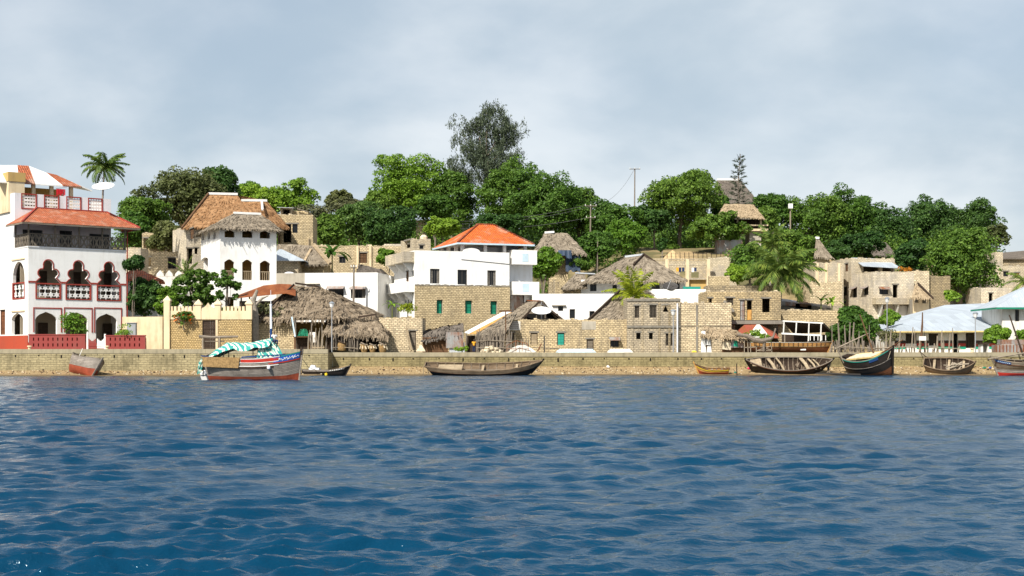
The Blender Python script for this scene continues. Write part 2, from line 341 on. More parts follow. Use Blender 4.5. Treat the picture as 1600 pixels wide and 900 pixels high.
m_plain('tarp_blue', (0.03, 0.05, 0.085), 0.6, 0.4); m_plain('basket', (0.30, 0.19, 0.08), 0.9, 0.45, 6, 0.5); m_plain('net_green', (0.03, 0.30, 0.17), 0.8, 0.3, 6)
m_plain('rope', (0.28, 0.23, 0.16), 0.9, 0.2); m_plain('wire', (0.10, 0.10, 0.10), 0.7, 0.1); m_plain('stone_pale', (0.62, 0.53, 0.38), 0.95, 0.4, 3, 0.5)
m_plain('rib_wood', (0.21, 0.165, 0.12), 0.9, 0.4, 3); m_plain('wood_orange_plain', (0.50, 0.27, 0.08), 0.8, 0.35, 2)
m_plain('stripe_brown', (0.06, 0.045, 0.04), 0.8, 0.2); m_plain('stripe_red', (0.40, 0.06, 0.045), 0.8, 0.2); m_plain('stripe_green', (0.02, 0.32, 0.20), 0.8, 0.2)
m_plain('bark', (0.20, 0.165, 0.13), 0.95, 0.4, 4, 0.8); m_plain('bark_pale', (0.30, 0.26, 0.21), 0.95, 0.35, 4, 0.8)
m_plain('sand_heap', (0.50, 0.36, 0.19), 1.0, 0.2, 2, 0.5); m_plain('pink_plastic', (0.6, 0.02, 0.10), 0.5, 0.1); m_plain('wet_timber', (0.02, 0.016, 0.013), 0.7, 0.3)
m_leaf('leaf_mid', (0.049, 0.109, 0.015), (0.102, 0.205, 0.026), (0.179, 0.314, 0.044))
m_leaf('leaf_bright', (0.090, 0.179, 0.015), (0.179, 0.326, 0.028), (0.282, 0.448, 0.051))
m_leaf('leaf_dark', (0.033, 0.082, 0.018), (0.067, 0.147, 0.028), (0.115, 0.224, 0.044))
m_leaf('leaf_olive', (0.095, 0.115, 0.035), (0.155, 0.185, 0.058), (0.25, 0.27, 0.105))
m_leaf('leaf_needle', (0.030, 0.046, 0.026), (0.052, 0.074, 0.040), (0.085, 0.112, 0.062), 0.15)
m_leaf('leaf_palm', (0.060, 0.115, 0.018), (0.130, 0.205, 0.030), (0.28, 0.34, 0.06), 0.3)
m_leaf('leaf_lime', (0.13, 0.19, 0.010), (0.25, 0.32, 0.018), (0.42, 0.46, 0.035), 0.4)
m_leaf('leaf_scrub', (0.08, 0.085, 0.035), (0.13, 0.14, 0.055), (0.21, 0.20, 0.09), 0.2)
m_leaf('leaf_flower', (0.45, 0.12, 0.01), (0.6, 0.22, 0.02), (0.7, 0.35, 0.03), 0.2)
def m_tarp():
    t = NT('striped_tarp')
    wv = t.n('TexWave'); wv.bands_direction = 'DIAGONAL'; wv.inputs['Scale'].default_value = 1.1; wv.inputs['Distortion'].default_value = 4.5; wv.inputs['Detail Scale'].default_value = 1.6
    t.L.new(t.tc.outputs['UV'], wv.inputs['Vector'])
    t.col(t.ramp(wv.outputs['Fac'], [(0.50, (0.03, 0.27, 0.24)), (0.62, (0.60, 0.60, 0.50))])); t.rough(0.7)
m_tarp()
def m_ground():
    t = NT('earth'); n = t.noise(0.12, 6, 0.6); n2 = t.noise(2.5, 6, 0.7)
    k = t.ramp(n2, [(0.3, (0.30, 0.20, 0.10)), (0.7, (0.52, 0.38, 0.21))]); t.col(t.mix(t.ramp(n, [(0.30, 0.1), (0.55, 0.9)]), k, (0.085, 0.085, 0.035))); t.rough(1.0); t.bump(n2, 0.6, 0.1)
    t = NT('beach_sand'); n = t.noise(1.2, 6, 0.7); n2 = t.noise(7, 6, 0.75); g = t.n('TexVoronoi'); g.inputs['Scale'].default_value = 3.5; t.L.new(t.tc.outputs['Object'], g.inputs['Vector'])
    k = t.ramp(n2, [(0.32, (0.11, 0.07, 0.03)), (0.5, (0.34, 0.235, 0.11)), (0.7, (0.60, 0.47, 0.29))])
    k = t.mix(t.ramp(n, [(0.4, 0.0), (0.68, 0.6)]), k, (0.13, 0.095, 0.05))
    sp = t.n('SeparateXYZ'); t.L.new(t.tc.outputs['Object'], sp.inputs[0])
    wet = t.ramp(sp.outputs[2], [(0.04, 0.85), (0.20, 0.0)]); t.col(t.mix(wet, k, (0.075, 0.05, 0.026))); t.rough(0.9)
    t.bump(t.mix(0.5, n2, g.outputs[0]), 0.9, 0.12)
m_ground()
def m_water():
    t = NT('sea_water')
    t.b.inputs['IOR'].default_value = 1.333; t.b.inputs['Specular IOR Level'].default_value = 0.5; t.b.inputs['Specular Tint'].default_value = (0.60, 0.86, 1.0, 1); t.rough(0.12)
    n = t.noise(0.05, 3, 0.5); t.col(t.ramp(n, [(0.3, (0.0002, 0.027, 0.062)), (0.7, (0.0003, 0.037, 0.082))]))
    a = t.noise(3.2, 4, 0.6, 'Object', (0.7, 1.4, 1)); b = t.noise(10, 3, 0.6, 'Object', (0.7, 1.4, 1))
    t.bump(t.mix(0.3, a, b), 0.8, 0.065)
m_water()
# ---------------------------------------------------------------- terrain, beach, water
def smooth(t): t = max(0.0, min(1.0, t)); return t*t*(3-2*t)
XS = X(518, 153.0)                         # where the quay steps back
def ground_z(x, y):
    z = 2.35 + 19.0*smooth((y-174)/84.0) + 3.0*smooth((y-262)/40.0)
    if x > 35: z -= 2.0*smooth((x-35)/30.0)*smooth((y-185)/40.0)
    if x < XS+1: z += 0.38*(1-smooth((y-165)/12.0))
    return z + 0.25*mnoise.noise(V((x*0.12, y*0.12, 0)))*smooth((y-170)/10.0)
def grid_mesh(name, xs, ys, zf, mat, kind='structure', smooth_=True):
    nx, ny = len(xs), len(ys); v = []; f = []
    for y in ys:
        for x in xs: v.append((x, y, zf(x, y)))
    for j in range(ny-1):
        for i in range(nx-1): a = j*nx+i; f.append((a, a+1, a+1+nx, a+nx))
    me = bpy.data.meshes.new(name); me.from_pydata(v, [], f); me.materials.append(M[mat])
    uv = me.uv_layers.new(name='UVMap'); 
    if smooth_: me.polygons.foreach_set('use_smooth', [True]*len(f))
    o = bpy.data.objects.new(name, me); COL.objects.link(o); o['kind'] = kind; return o
def lin(a, b, n): return [a+(b-a)*i/(n-1) for i in range(n)]
hill = grid_mesh('hill', [-900, -400, -200] + lin(-120, 120, 61) + [200, 400, 900], lin(154.6, 300, 61) + [330, 400, 700, 1500], ground_z, 'earth')
m = MB(); m.face([(-400, 150.6, 2.72), (XS-.3, 150.6, 2.72), (XS-.3, 155.5, 2.72), (-400, 155.5, 2.72)]); tag(m.build('quay_path', 'concrete'), kind='structure')
m = MB(); m.face([(XS-.3, 154.2, 2.34), (400, 154.2, 2.34), (400, 156.5, 2.34), (XS-.3, 156.5, 2.34)]); tag(m.build('quay_path', 'concrete'), kind='structure')
def beach_z(x, y):
    if x < XS: t = (150.2-y)/7.2
    else: t = (154.2-y)/6.0
    z = 0.90*(1-t) if x >= XS else 0.50*(1-t)
    return z + 0.06*mnoise.noise(V((x*0.7, y*0.7, 3)))+0.05*mnoise.noise(V((x*0.15, 0, 5)))
beach = grid_mesh('beach', lin(-110, XS-0.01, 90)+lin(XS, 110, 180), lin(138, 154.15, 50), beach_z, 'beach_sand')
beach_stuff = MB()
for i in range(1800):                      # stones, rubbish and weed washed up: nobody could count them
    x = rnd.uniform(-62, 62); y = rnd.uniform(145.2, 149.8) if x < XS else rnd.uniform(149, 153.8); z = beach_z(x, y)
    s = rnd.uniform(0.03, 0.09)*(1.6 if rnd.random() < 0.08 else 1)
    beach_stuff.cm = 0 if rnd.random() < 0.3 else (1 if rnd.random() < 0.75 else 2)
    a = rnd.uniform(0, 3); mm = Matrix.Translation((x, y, z)) @ Matrix.Rotation(a, 4, 'Z') @ Matrix.Rotation(rnd.uniform(-.5, .5), 4, 'X')
    t_ = [V((-s, -s*.7, 0)), V((s, -s*.6, 0)), V((s*.8, s*.7, 0)), V((-s*.9, s*.6, 0))]
    beach_stuff.hexa([mm @ p for p in t_], [mm @ (p*0.6 + V((0, 0, s*0.9))) for p in t_])
o = beach_stuff.build('beach_pebbles', ['stone_pale', 'wood_dark', 'wood_brown']); o['kind'] = 'stuff'

# quay wall: block courses under a smooth cap
def quay(x0, x1, y, ztop, zcap, zbot, label, gname):
    t = thing('sea_wall', label, 'wall', ((x0+x1)/2, y, zbot))
    m = MB(); m.box(x0, x1, y, y+1.0, zbot, zcap); m.build('block_courses', 'quay_blocks', t)
    m = MB(); n = int((x1-x0)/3.2)
    for i in range(n):
        a = x0+(x1-x0)*i/n; b = x0+(x1-x0)*(i+1)/n
        m.box(a+.006, b-.006, y-0.04-rnd.uniform(0, .012), y+1.0, zcap+.002, ztop+rnd.uniform(-.012, .012))
    m.build('coping', 'quay_cap', t)
    m = MB()
    for i in range(int((x1-x0)/2.6)):
        x = x0+1.2+i*2.6+rnd.uniform(-.3, .3); m.box(x-.07, x+.07, y-.03, y+.02, zcap-.28+rnd.uniform(-.3, .05), zcap-.15)
    m.build('drain_holes', 'dark_void', t)
    return t
QL, QR = 150.0, 154.0
quay(-75, XS, QL, 2.78, 2.30, -0.2, 'left stretch of stone block sea wall standing nearer the water, with a coping', 'q')
q2 = quay(XS+.004, 75, QR, 2.42, 1.95, -0.2, 'long stone block sea wall from the big dhow to the right edge', 'q')
m = MB(); m.box(XS-1.0, XS, QL+1.0, QR, -0.2, 2.4); m.build('return_wall', 'quay_blocks', q2)

def water():
    rows = [9.0]
    while rows[-1] < 156: rows.append(rows[-1] * (1 + 0.0042) if rows[-1] < 60 else rows[-1]+0.25+ (rows[-1]-60)*0.0015)
    ys = np.array(rows); n = 800
    s = np.linspace(-1, 1, n)
    Xg = s[None, :]*(ys[:, None]*0.52+6); Yg = np.repeat(ys[:, None], n, 1)
    dx = (ys*0.8+7)/620
    rs = np.random.RandomState(5); H = np.zeros_like(Xg); DX = np.zeros_like(Xg); DY = np.zeros_like(Xg)
    patch = 1+.30*np.sin(Xg*.11+Yg*.05+1)+.28*np.sin(Xg*.05-Yg*.13+2)+.22*np.sin(Xg*.23+Yg*.19)+.15*np.sin(-Xg*.4+Yg*.33); patch = np.clip(patch, .6, 1.3)
    NW = 230
    wl = np.exp(np.linspace(math.log(0.14), math.log(4.2), NW))
    for k in range(NW):
        l = wl[k]; th = R(-80) + rs.normal(0, 0.65 if l < .35 else 0.30) + (0.8 if k % 6 == 0 else 0); kk = 2*math.pi/l
        amp = (0.0078+0.0036*np.clip((Yg-30)/50, 0, 1))*l**0.85*(.8 if l < .35 else 1)*rs.rayleigh(0.8)
        if l > 0.55: amp *= (0.55/l)**0.85
        att = np.clip((l/ (np.maximum(dx, np.gradient(ys)))-2.2)/2.0, 0, 1)[:, None]
        ph = kk*(Xg*math.cos(th)+Yg*math.sin(th))+rs.uniform(0, 6.28)
        # slow modulation so that groups form
        md = 0.85+0.45*np.sin(Xg*0.31*math.cos(k)+Yg*0.23*math.sin(k*1.7)+k)
        a = amp*att*md*(patch if l < 1.2 else 1)
        H += a*np.cos(ph); q = 0.4
        DX -= q*a*math.cos(th)*np.sin(ph); DY -= q*a*math.sin(th)*np.sin(ph)
    fade = np.clip((150.0-Yg)/8.0, 0.35, 1)
    H *= fade
    v = np.stack([Xg+DX, Yg+DY, H], -1).reshape(-1, 3).astype(np.float32)
    ny = len(ys); j, i = np.meshgrid(np.arange(ny-1), np.arange(n-1), indexing='ij'); a = (j*n+i).ravel()
    q = np.stack([a, a+1, a+1+n, a+n], -1).astype(np.int32)
    me = bpy.data.meshes.new('water'); me.vertices.add(len(v)); me.vertices.foreach_set('co', v.ravel())
    me.loops.add(q.size); me.loops.foreach_set('vertex_index', q.ravel()); me.polygons.add(len(q))
    me.polygons.foreach_set('loop_start', np.arange(0, q.size, 4, dtype=np.int32)); me.polygons.foreach_set('loop_total', np.full(len(q), 4, dtype=np.int32))
    me.update(calc_edges=True); me.polygons.foreach_set('use_smooth', [True]*len(q)); me.materials.append(M['sea_water'])
    o = bpy.data.objects.new('water', me); COL.objects.link(o); o['kind'] = 'structure'
    # the rest of the channel, outside the waved sheet
    m = MB(); w = 1200
    def quad(x0, y0, x1, y1, x2, y2, x3, y3): m.face([(x0, y0, -0.02), (x1, y1, -0.02), (x2, y2, -0.02), (x3, y3, -0.02)])
    e0 = 9*0.52+6-.4; e1 = 156*0.52+6-.4
    quad(-w, -400, w, -400, w, 9.2, -w, 9.2); quad(-w, 9.2, -e0, 9.2, -e1, 156, -w, 156); quad(e0, 9.2, w, 9.2, w, 156, e1, 156)
    o = m.build('outer_water', 'sea_water'); o['kind'] = 'structure'
water()
# ---------------------------------------------------------------- walls, openings, roofs
def wallp(mb, fr, u0, u1, z0, z1, ops=(), t=0.35, d=0.0):
    us = sorted({u0, u1, *[min(max(o[0], u0), u1) for o in ops], *[min(max(o[1], u0), u1) for o in ops]})
    zs = sorted({z0, z1, *[min(max(o[2], z0), z1) for o in ops], *[min(max(o[3], z0), z1) for o in ops]})
    us = [u for i, u in enumerate(us) if i == 0 or u-us[i-1] > 1e-4]; zs = [u for i, u in enumerate(zs) if i == 0 or u-zs[i-1] > 1e-4]
    nu, nz = len(us)-1, len(zs)-1
    def solid(i, j):
        if i < 0 or j < 0 or i >= nu or j >= nz: return False
        uc = (us[i]+us[i+1])/2; zc = (zs[j]+zs[j+1])/2
        return not any(o[0] < uc < o[1] and o[2] < zc < o[3] for o in ops)
    p = fr.pt
    for i in range(nu):
        for j in range(nz):
            if not solid(i, j): continue
            a, b, c, e = us[i], us[i+1], zs[j], zs[j+1]
            mb.face([p(a, c, d), p(b, c, d), p(b, e, d), p(a, e, d)]); mb.face([p(b, c, d-t), p(a, c, d-t), p(a, e, d-t), p(b, e, d-t)])
            if not solid(i-1, j): mb.face([p(a, c, d-t), p(a, c, d), p(a, e, d), p(a, e, d-t)])
            if not solid(i+1, j): mb.face([p(b, c, d), p(b, c, d-t), p(b, e, d-t), p(b, e, d)])
            if not solid(i, j-1): mb.face([p(a, c, d-t), p(b, c, d-t), p(b, c, d), p(a, c, d)])
            if not solid(i, j+1): mb.face([p(a, e, d), p(b, e, d), p(b, e, d-t), p(a, e, d-t)])
def prof(op, kind):
    a, b, c, e = op[:4]; w = b-a; h = e-c
    if kind == 'pent': return [(a, c+h*0.72), (a+w*0.30, c+h*0.93), (a+w*0.5, e-.004), (a+w*0.70, c+h*0.93), (b, c+h*0.72)]
    if kind == 'round': return [(a+w/2-w/2*math.cos(t), max(c, e-w/2)+ (w/2-.004)*math.sin(t)) for t in [math.pi*i/12 for i in range(13)]]
    if kind == 'ogee': return [(a, c+h*.66), (a+w*.06, c+h*.77), (a+w*.2, c+h*.88), (a+w*.38, c+h*.95), (a+w*.5, e-.004), (a+w*.62, c+h*.95), (a+w*.8, c+h*.88), (a+w*.94, c+h*.77), (b, c+h*.66)]
    if kind == 'trefoil':
        q = [(a+.004, c+.02), (a+w*.12, c+h*.14), (a+w*.20, c+h*.22)]
        for t in range(200, 60, -20): q.append((a+w*.24+w*.145*math.cos(R(t)), c+h*.42+h*.17*math.sin(R(t))))
        q.append((a+w*.305, c+h*.60))
        for t in range(200, -21, -20): q.append((a+w*.5+w*.185*math.cos(R(t)), c+h*.785+h*.205*math.sin(R(t))))
        q.append((b-w*.305, c+h*.60))
        for t in range(120, -21, -20): q.append((b-w*.24+w*.145*math.cos(R(t)), c+h*.42+h*.17*math.sin(R(t))))
        q += [(b-w*.20, c+h*.22), (b-w*.12, c+h*.14), (b-.004, c+.02)]
        return q
def spandrel(mb, fr, op, kind, t=0.35, d=0.0):
    a, b, c, e = op[:4]; mb.poly(fr, [(a, e), (b, e)][::1][::-1] + prof(op, kind), d-t+.003, d-.003) if False else mb.poly(fr, (prof(op, kind) + [(b, e), (a, e)])[::-1][::-1], d-t+.003, d-.003)
def opx(fr, r):                                   # opening given in photo pixels (x0,y0,x1,y1) -> (u0,u1,z0,z1)
    u0, u1 = fr.u(r[0]), fr.u(r[2]); uc = (r[0]+r[2])/2
    return (u0, u1, fr.z(uc, r[3]), fr.z(uc, r[1]))
def fill(root, fr, op, kind, d=0.0):
    a, b, c, e = op; w = b-a; h = e-c
    if kind in (None, 'void'): return
    if kind in ('glass', 'curtain', 'bars'):
        m = MB(); fw = 0.06
        for q in ((a, a+fw, c, e), (b-fw, b, c, e), (a+fw, b-fw, c, c+fw), (a+fw, b-fw, e-fw, e)): m.fbox(fr, *q, d-.20, d-.13)
        if kind == 'bars':
            n = max(3, int(w/.16))
            for i in range(1, n): u = a+w*i/n; m.fbox(fr, u-.02, u+.02, c+fw, e-fw, d-.18, d-.15)
        elif w > .8: m.fbox(fr, a+w/2-.03, a+w/2+.03, c+fw, e-fw, d-.19, d-.14)
        f = m.build('window', 'wood_grey' if kind == 'bars' else 'dark_steel', root)
        if kind != 'bars':
            m = MB(); m.fbox(fr, a+fw, b-fw, c+fw, e-fw, d-.215, d-.205); m.build('pane', 'dark_glass', f)
            if kind == 'curtain':
                m = MB(); n = 14
                for s0, s1 in ((a+fw, a+w*.30), (b-w*.26, b-fw)):
                    for i in range(6):
                        u = s0+(s1-s0)*i/6; v = s0+(s1-s0)*(i+1)/6; m.fbox(fr, u+.002, v-.002, c+fw, e-fw, d-.204+.014*(i % 2), d-.202+.014*(i % 2)+.01)
                m.build('curtain', 'curtain', f)
    elif kind[0] == 's' and kind[1] == ':':         # shutters of a material
        m = MB(); mt = kind[2:]
        m.fbox(fr, a, a+.07, c, e, d-.16, d-.05); m.fbox(fr, b-.07, b, c, e, d-.16, d-.05); m.fbox(fr, a+.07, b-.07, e-.07, e, d-.16, d-.05); m.fbox(fr, a-.06, b+.06, e+.002, e+.09, d-.1, d+.04)
        f = m.build('window', 'wood_dark', root)
        m = MB(); hw = (w-.14)/2
        for k in range(2):
            x0 = a+.07+hw*k
            m.fbox(fr, x0+.008, x0+hw-.008, c+.01, e-.08, d-.13, d-.10)
            for j in range(1, 4): zz = c+h*j/4; m.fbox(fr, x0+.03, x0+hw-.03, zz-.03, zz+.03, d-.098, d-.075)
        m.build('shutter', mt, f)
    elif kind[0] == 'd' and kind[1] == ':':
        m = MB(); mt = kind[2:]
        m.fbox(fr, a, a+.09, c, e, d-.2, d-.04); m.fbox(fr, b-.09, b, c, e, d-.2, d-.04); m.fbox(fr, a+.09, b-.09, e-.1, e, d-.2, d-.04)
        f = m.build('door', 'wood_dark', root)
        m = MB(); n = max(2, int(w/.25))
        for i in range(n): x0 = a+.09+(w-.18)*i/n; m.fbox(fr, x0+.006, x0+(w-.18)/n-.006, c+.02, e-.1, d-.16, d-.12)
        for zz in (c+h*.25, c+h*.7): m.fbox(fr, a+.12, b-.12, zz-.05, zz+.05, d-.119, d-.09)
        m.build('door_leaf', mt, f)
def balusters(root, fr, op, mat='wood_pale', d=-.1, name='balustrade', n=None, rail=.07):
    a, b, c, e = op; m = MB(); n = n or max(3, int((b-a)/.22))
    m.fbox(fr, a, b, e-rail, e, d-.05, d+.05)
    for i in range(n): u = a+(b-a)*(i+.5)/n; m.fbox(fr, u-.035, u+.035, c, e-rail-.002, d-.035, d+.035)
    m.build(name, mat, root)
def awning(root, fr, op, mat='concrete', out=.7, drop=.35, th=.06):
    a, b, c, e = op; m = MB()
    p = [fr.pt(a-.12, e+.12, 0.0), fr.pt(b+.12, e+.12, 0.0), fr.pt(b+.12, e+.12-drop, out), fr.pt(a-.12, e+.12-drop, out)]
    up = V((0, 0, th)); m.hexa([p[3], p[2], p[1], p[0]], [p[3]+up, p[2]+up, p[1]+up, p[0]+up]); m.build('awning', mat, root)

class House:
    """one block: front wall from (pxL,Y) at angle deg to pxR, depth D, from zb up to ztop (photo row pyt at its left end)"""
    def __init__(s, name, label, cat, pxL, pxR, Y, pyt, D, mat, deg=0.0, zb=None, par=0.5, t=0.35, group=None, root=None, front=(), left=(), right=(), roof=True, part='wall', floors=(), inner=None, slab='concrete', side=None):
        s.fr = fr = fpx(pxL, Y, deg); s.W = fr.u(pxR); s.D = D; s.zt = Z(pyt, Y); s.mat = mat; s.t = t
        if zb is None: zb = ground_z(fr.A.x+s.W/2, Y+2)-1.2
        s.zb = zb; W_ = s.W
        if root is None:
            c = fr.pt(W_/2, 0, -D/2); root = thing(name, label, cat, (c.x, c.y, max(zb, ground_z(c.x, c.y)-.3 if c.y > 156 else 2.35)), group)
        s.root = root
        s.L = Fr(fr.pt(0, 0, -D), R(deg)-math.pi/2); s.Rr = Fr(fr.pt(W_, 0, 0), R(deg)+math.pi/2)
        def conv(f, lst): return [(opx(f, r[:4]),) + tuple(r[4:]) for r in lst]
        fo = conv(fr, front); lo = conv(s.L, left); ro = conv(s.Rr, right)
        m = MB(); z0, z1 = zb, s.zt
        wallp(m, fr, 0, W_, z0, z1, [o[0] for o in fo], t)
        wallp(m, s.L, 0, D-t, z0, z1, [o[0] for o in lo], t)
        wallp(m, s.Rr, t, D, z0, z1, [o[0] for o in ro], t)
        bk = Fr(fr.pt(W_-t, 0, -D), R(deg)+math.pi); wallp(m, bk, 0, W_-2*t, z0, z1, (), t)
        for f, lst in ((fr, fo), (s.L, lo), (s.Rr, ro)):
            for o in lst:
                k = o[1] if len(o) > 1 else 'void'
                if ':' in k and k.split(':')[0] in ('pent', 'round', 'ogee', 'trefoil'): spandrel(m, f, o[0], k.split(':')[0], t)
        m.build(part, mat, root)
        if mat.startswith('coral') and z1-z0 > 2:
            rr = random.Random(int(pxL*7+pyt)); m = MB()
            for f, u0, u1 in ((fr, 0, W_), (s.L, 0, D-t-.01), (s.Rr, t+.01, D)):
                n = max(3, int((u1-u0)/.38)); top = []
                for i in range(n):
                    h = rr.choice((.02, .03, .05, .09, .1, .12)) if rr.random() > .1 else .22
                    top += [(u0+(u1-u0)*i/n, z1+h), (u0+(u1-u0)*(i+1)/n, z1+h)]
                m.poly(f, [(u0, z1+.002), (u1, z1+.002)]+top[::-1], -t+.01, -.01)
            m.build('uneven_top_course', mat, root)
            for f, lst in ((fr, fo), (s.L, lo), (s.Rr, ro)):
                for o in lst:
                    a, b, c, e = o[0]; m = MB(); m.fbox(f, a-.16, b+.16, e+.003, e+.17, .003, .05); m.build('lintel', 'dark_concrete', root)
        for f, lst in ((fr, fo), (s.L, lo), (s.Rr, ro)):
            for o in lst:
                k = o[1] if len(o) > 1 else 'void'
                p = k.split(':')
                if p[0] in ('pent', 'round', 'ogee', 'trefoil'): k = ':'.join(p[1:]) or 'void'
                fill(root, f, o[0], k)
                if len(o) > 2 and o[2] == 'awn': awning(root, f, o[0], 'zinc_old')
        if roof:
            m = MB(); m.fbox(fr, t+.003, W_-t-.003, z1-par-.22, z1-par, -D+t+.003, -t-.003)
            for zf in floors: m.fbox(fr, t+.003, W_-t-.003, zf-.2, zf, -D+t+.003, -t-.003)
            m.build('roof_slab', slab, root)
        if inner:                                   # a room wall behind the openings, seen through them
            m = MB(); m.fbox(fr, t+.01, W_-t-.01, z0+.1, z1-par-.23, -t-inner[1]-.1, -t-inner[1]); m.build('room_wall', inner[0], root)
def coping(root, fr, u0, u1, z, d0, d1, h, mat, name='coping'):
    m = MB(); m.fbox(fr, u0, u1, z+.002, z+h, d0, d1); return m.build(name, mat, root)
def nz(p, s=1.0): return mnoise.noise(V(p)*s)
def slope(mb, A, B, C, D, amp=0.06, res=0.45, seed=0, sag=0.0, thick=0.0):
    """roof face: eave A->B, ridge D->C; bumpy grid"""
    A, B, C, D = V(A), V(B), V(C), V(D)
    nu = max(2, int(max((B-A).length, (C-D).length)/res)); nv = max(2, int(((D-A).length+(C-B).length)/2/res))
    n = ((B-A).cross(D-A) if (D-A).length > .01 else (B-A).cross(C-B)).normalized()
    if n.z < 0: n = -n
    tdir = (B-A).normalized(); w = n.cross(tdir)
    g = []
    for j in range(nv+1):
        row = []
        for i in range(nu+1):
            s, t = i/nu, j/nv; p = (A*(1-s)+B*s)*(1-t) + (D*(1-s)+C*s)*t
            e = math.sin(math.pi*s)*math.sin(math.pi*t)
            p = p + n*(amp*nz(p, 0.9)+amp*0.6*nz(p, 2.7)) - V((0, 0, 1))*sag*e
            row.append(p)
        g.append(row)
    for j in range(nv):
        for i in range(nu):
            q = [g[j][i], g[j][i+1], g[j+1][i+1], g[j+1][i]]
            q2 = [q[0]]
            for k in q[1:]:
                if (k-q2[-1]).length > 1e-4: q2.append(k)
            if len(q2) > 2 and (q2[0]-q2[-1]).length < 1e-4: q2.pop()
            if len(q2) < 3: continue
            mb.face(q2, [(p.dot(tdir), p.dot(w)) for p in q2])
    return g, n, tdir, w
def thatch(root, faces, mat='thatch_grey', name='roof', amp=0.09, dens=7.0, eave=0.35, sag=0.0, slen=0.75, fringe=True):
    """faces: list of (A,B,C,D[,eaveflag]); shaggy strands over a bumpy sheet, with a ragged hanging eave"""
    m = MB(); r = random.Random(len(faces)*31+int(faces[0][0][0]*10))
    for fc in faces:
        A, B, C, D = [V(p) for p in fc[:4]]
        g, n, td, w = slope(m, A, B, C, D, amp, 0.5, sag=sag)
        slope(m, A-n*.22, B-n*.22, C-n*.22, D-n*.22, 0.0, 3.0)      # underside
        area = ((B-A).length+(C-D).length)/2*((D-A).length+(C-B).length)/2
        ny_, nx_ = len(g)-1, len(g[0])-1
        for k in range(int(area*dens)):
            s, t = r.random(), r.random()
            wb, wt = (B-A).length, (C-D).length
            if r.random() > (wb*(1-t)+wt*t)/max(wb, wt): continue
            i, j = min(int(s*nx_), nx_-1), min(int(t*ny_), ny_-1); fs, ft = s*nx_-i, t*ny_-j
            p = (g[j][i]*(1-fs)+g[j][i+1]*fs)*(1-ft)+(g[j+1][i]*(1-fs)+g[j+1][i+1]*fs)*ft
            dn = (((A*(1-s)+B*s)-(D*(1-s)+C*s)).normalized() + td*r.uniform(-.25, .25)).normalized()
            l = slen*r.uniform(.5, 1.3); hw = r.uniform(.04, .11)
            a = p+n*.02; b = p+dn*l+n*r.uniform(.04, .13)
            m.face([a-td*hw, b-td*hw*.5, b+td*hw*.5, a+td*hw])
        if fringe and (len(fc) < 5 or fc[4]):
            L_ = (B-A).length
            for k in range(int(L_*11)):
                s = r.random(); p = g[0][min(int(s*nx_), nx_-1)]*(1-(s*nx_ % 1))+g[0][min(int(s*nx_)+1, nx_)]*(s*nx_ % 1)
                dn = ((A-D) if (A-D).length > .1 else (B-C)).normalized()
                hw = r.uniform(.03, .09); b = p+dn*r.uniform(.05, .35)+V((0, 0, -1))*r.uniform(.1, eave)+td*r.uniform(-.08, .08)
                m.face([p-td*hw+n*.03, b-td*hw*.5, b+td*hw*.4, p+td*hw+n*.03])
            m.face([A+n*.0, B+n*.0, B-n*.22, A-n*.22])
    return m.build(name, mat, root)
def hip_pts(fr, u0, u1, d0, d1, ze, zr, r0, r1, dr=None):
    """eaves rectangle u0..u1, d0 (back, negative) .. d1 (front); ridge from u=r0 to r1 at depth dr"""
    dr = (d0+d1)/2 if dr is None else dr
    a, b, c, e = fr.pt(u0, ze, d1), fr.pt(u1, ze, d1), fr.pt(u1, ze, d0), fr.pt(u0, ze, d0)
    p, q = fr.pt(r0, zr, dr), fr.pt(r1, zr, dr)
    return [(a, b, q, p), (b, c, q, q), (c, e, p, q), (e, a, p, p)]
def flatroof_faces(root, faces, mat, name='roof', th=.08, soffit=None):
    m = MB()
    for fc in faces:
        A, B, C, D = [V(p) for p in fc[:4]]; q = [A]
        for p in (B, C, D):
            if (p-q[-1]).length > 1e-3 and (p-q[0]).length > 1e-3: q.append(p)
        td = (B-A).normalized(); n = (B-A).cross(q[2]-A).normalized()
        if n.z < 0: n = -n
        w = n.cross(td); uv = [((p-A).dot(td), (p-A).dot(w)) for p in q]
        m.face(q, uv); lo = [p-V((0, 0, th)) for p in q]; m.face(lo[::-1])
        for k in range(len(q)): m.face([lo[k], lo[(k+1) % len(q)], q[(k+1) % len(q)], q[k]])
    return m.build(name, mat, root)
def caps(root, segs, mat, w=.3, h=.14, name='ridge_cap'):
    m = MB()
    for a, b in segs: m.beam(V(a)+V((0, 0, h*.3)), V(b)+V((0, 0, h*.3)), w, h)
    return m.build(name, mat, root)
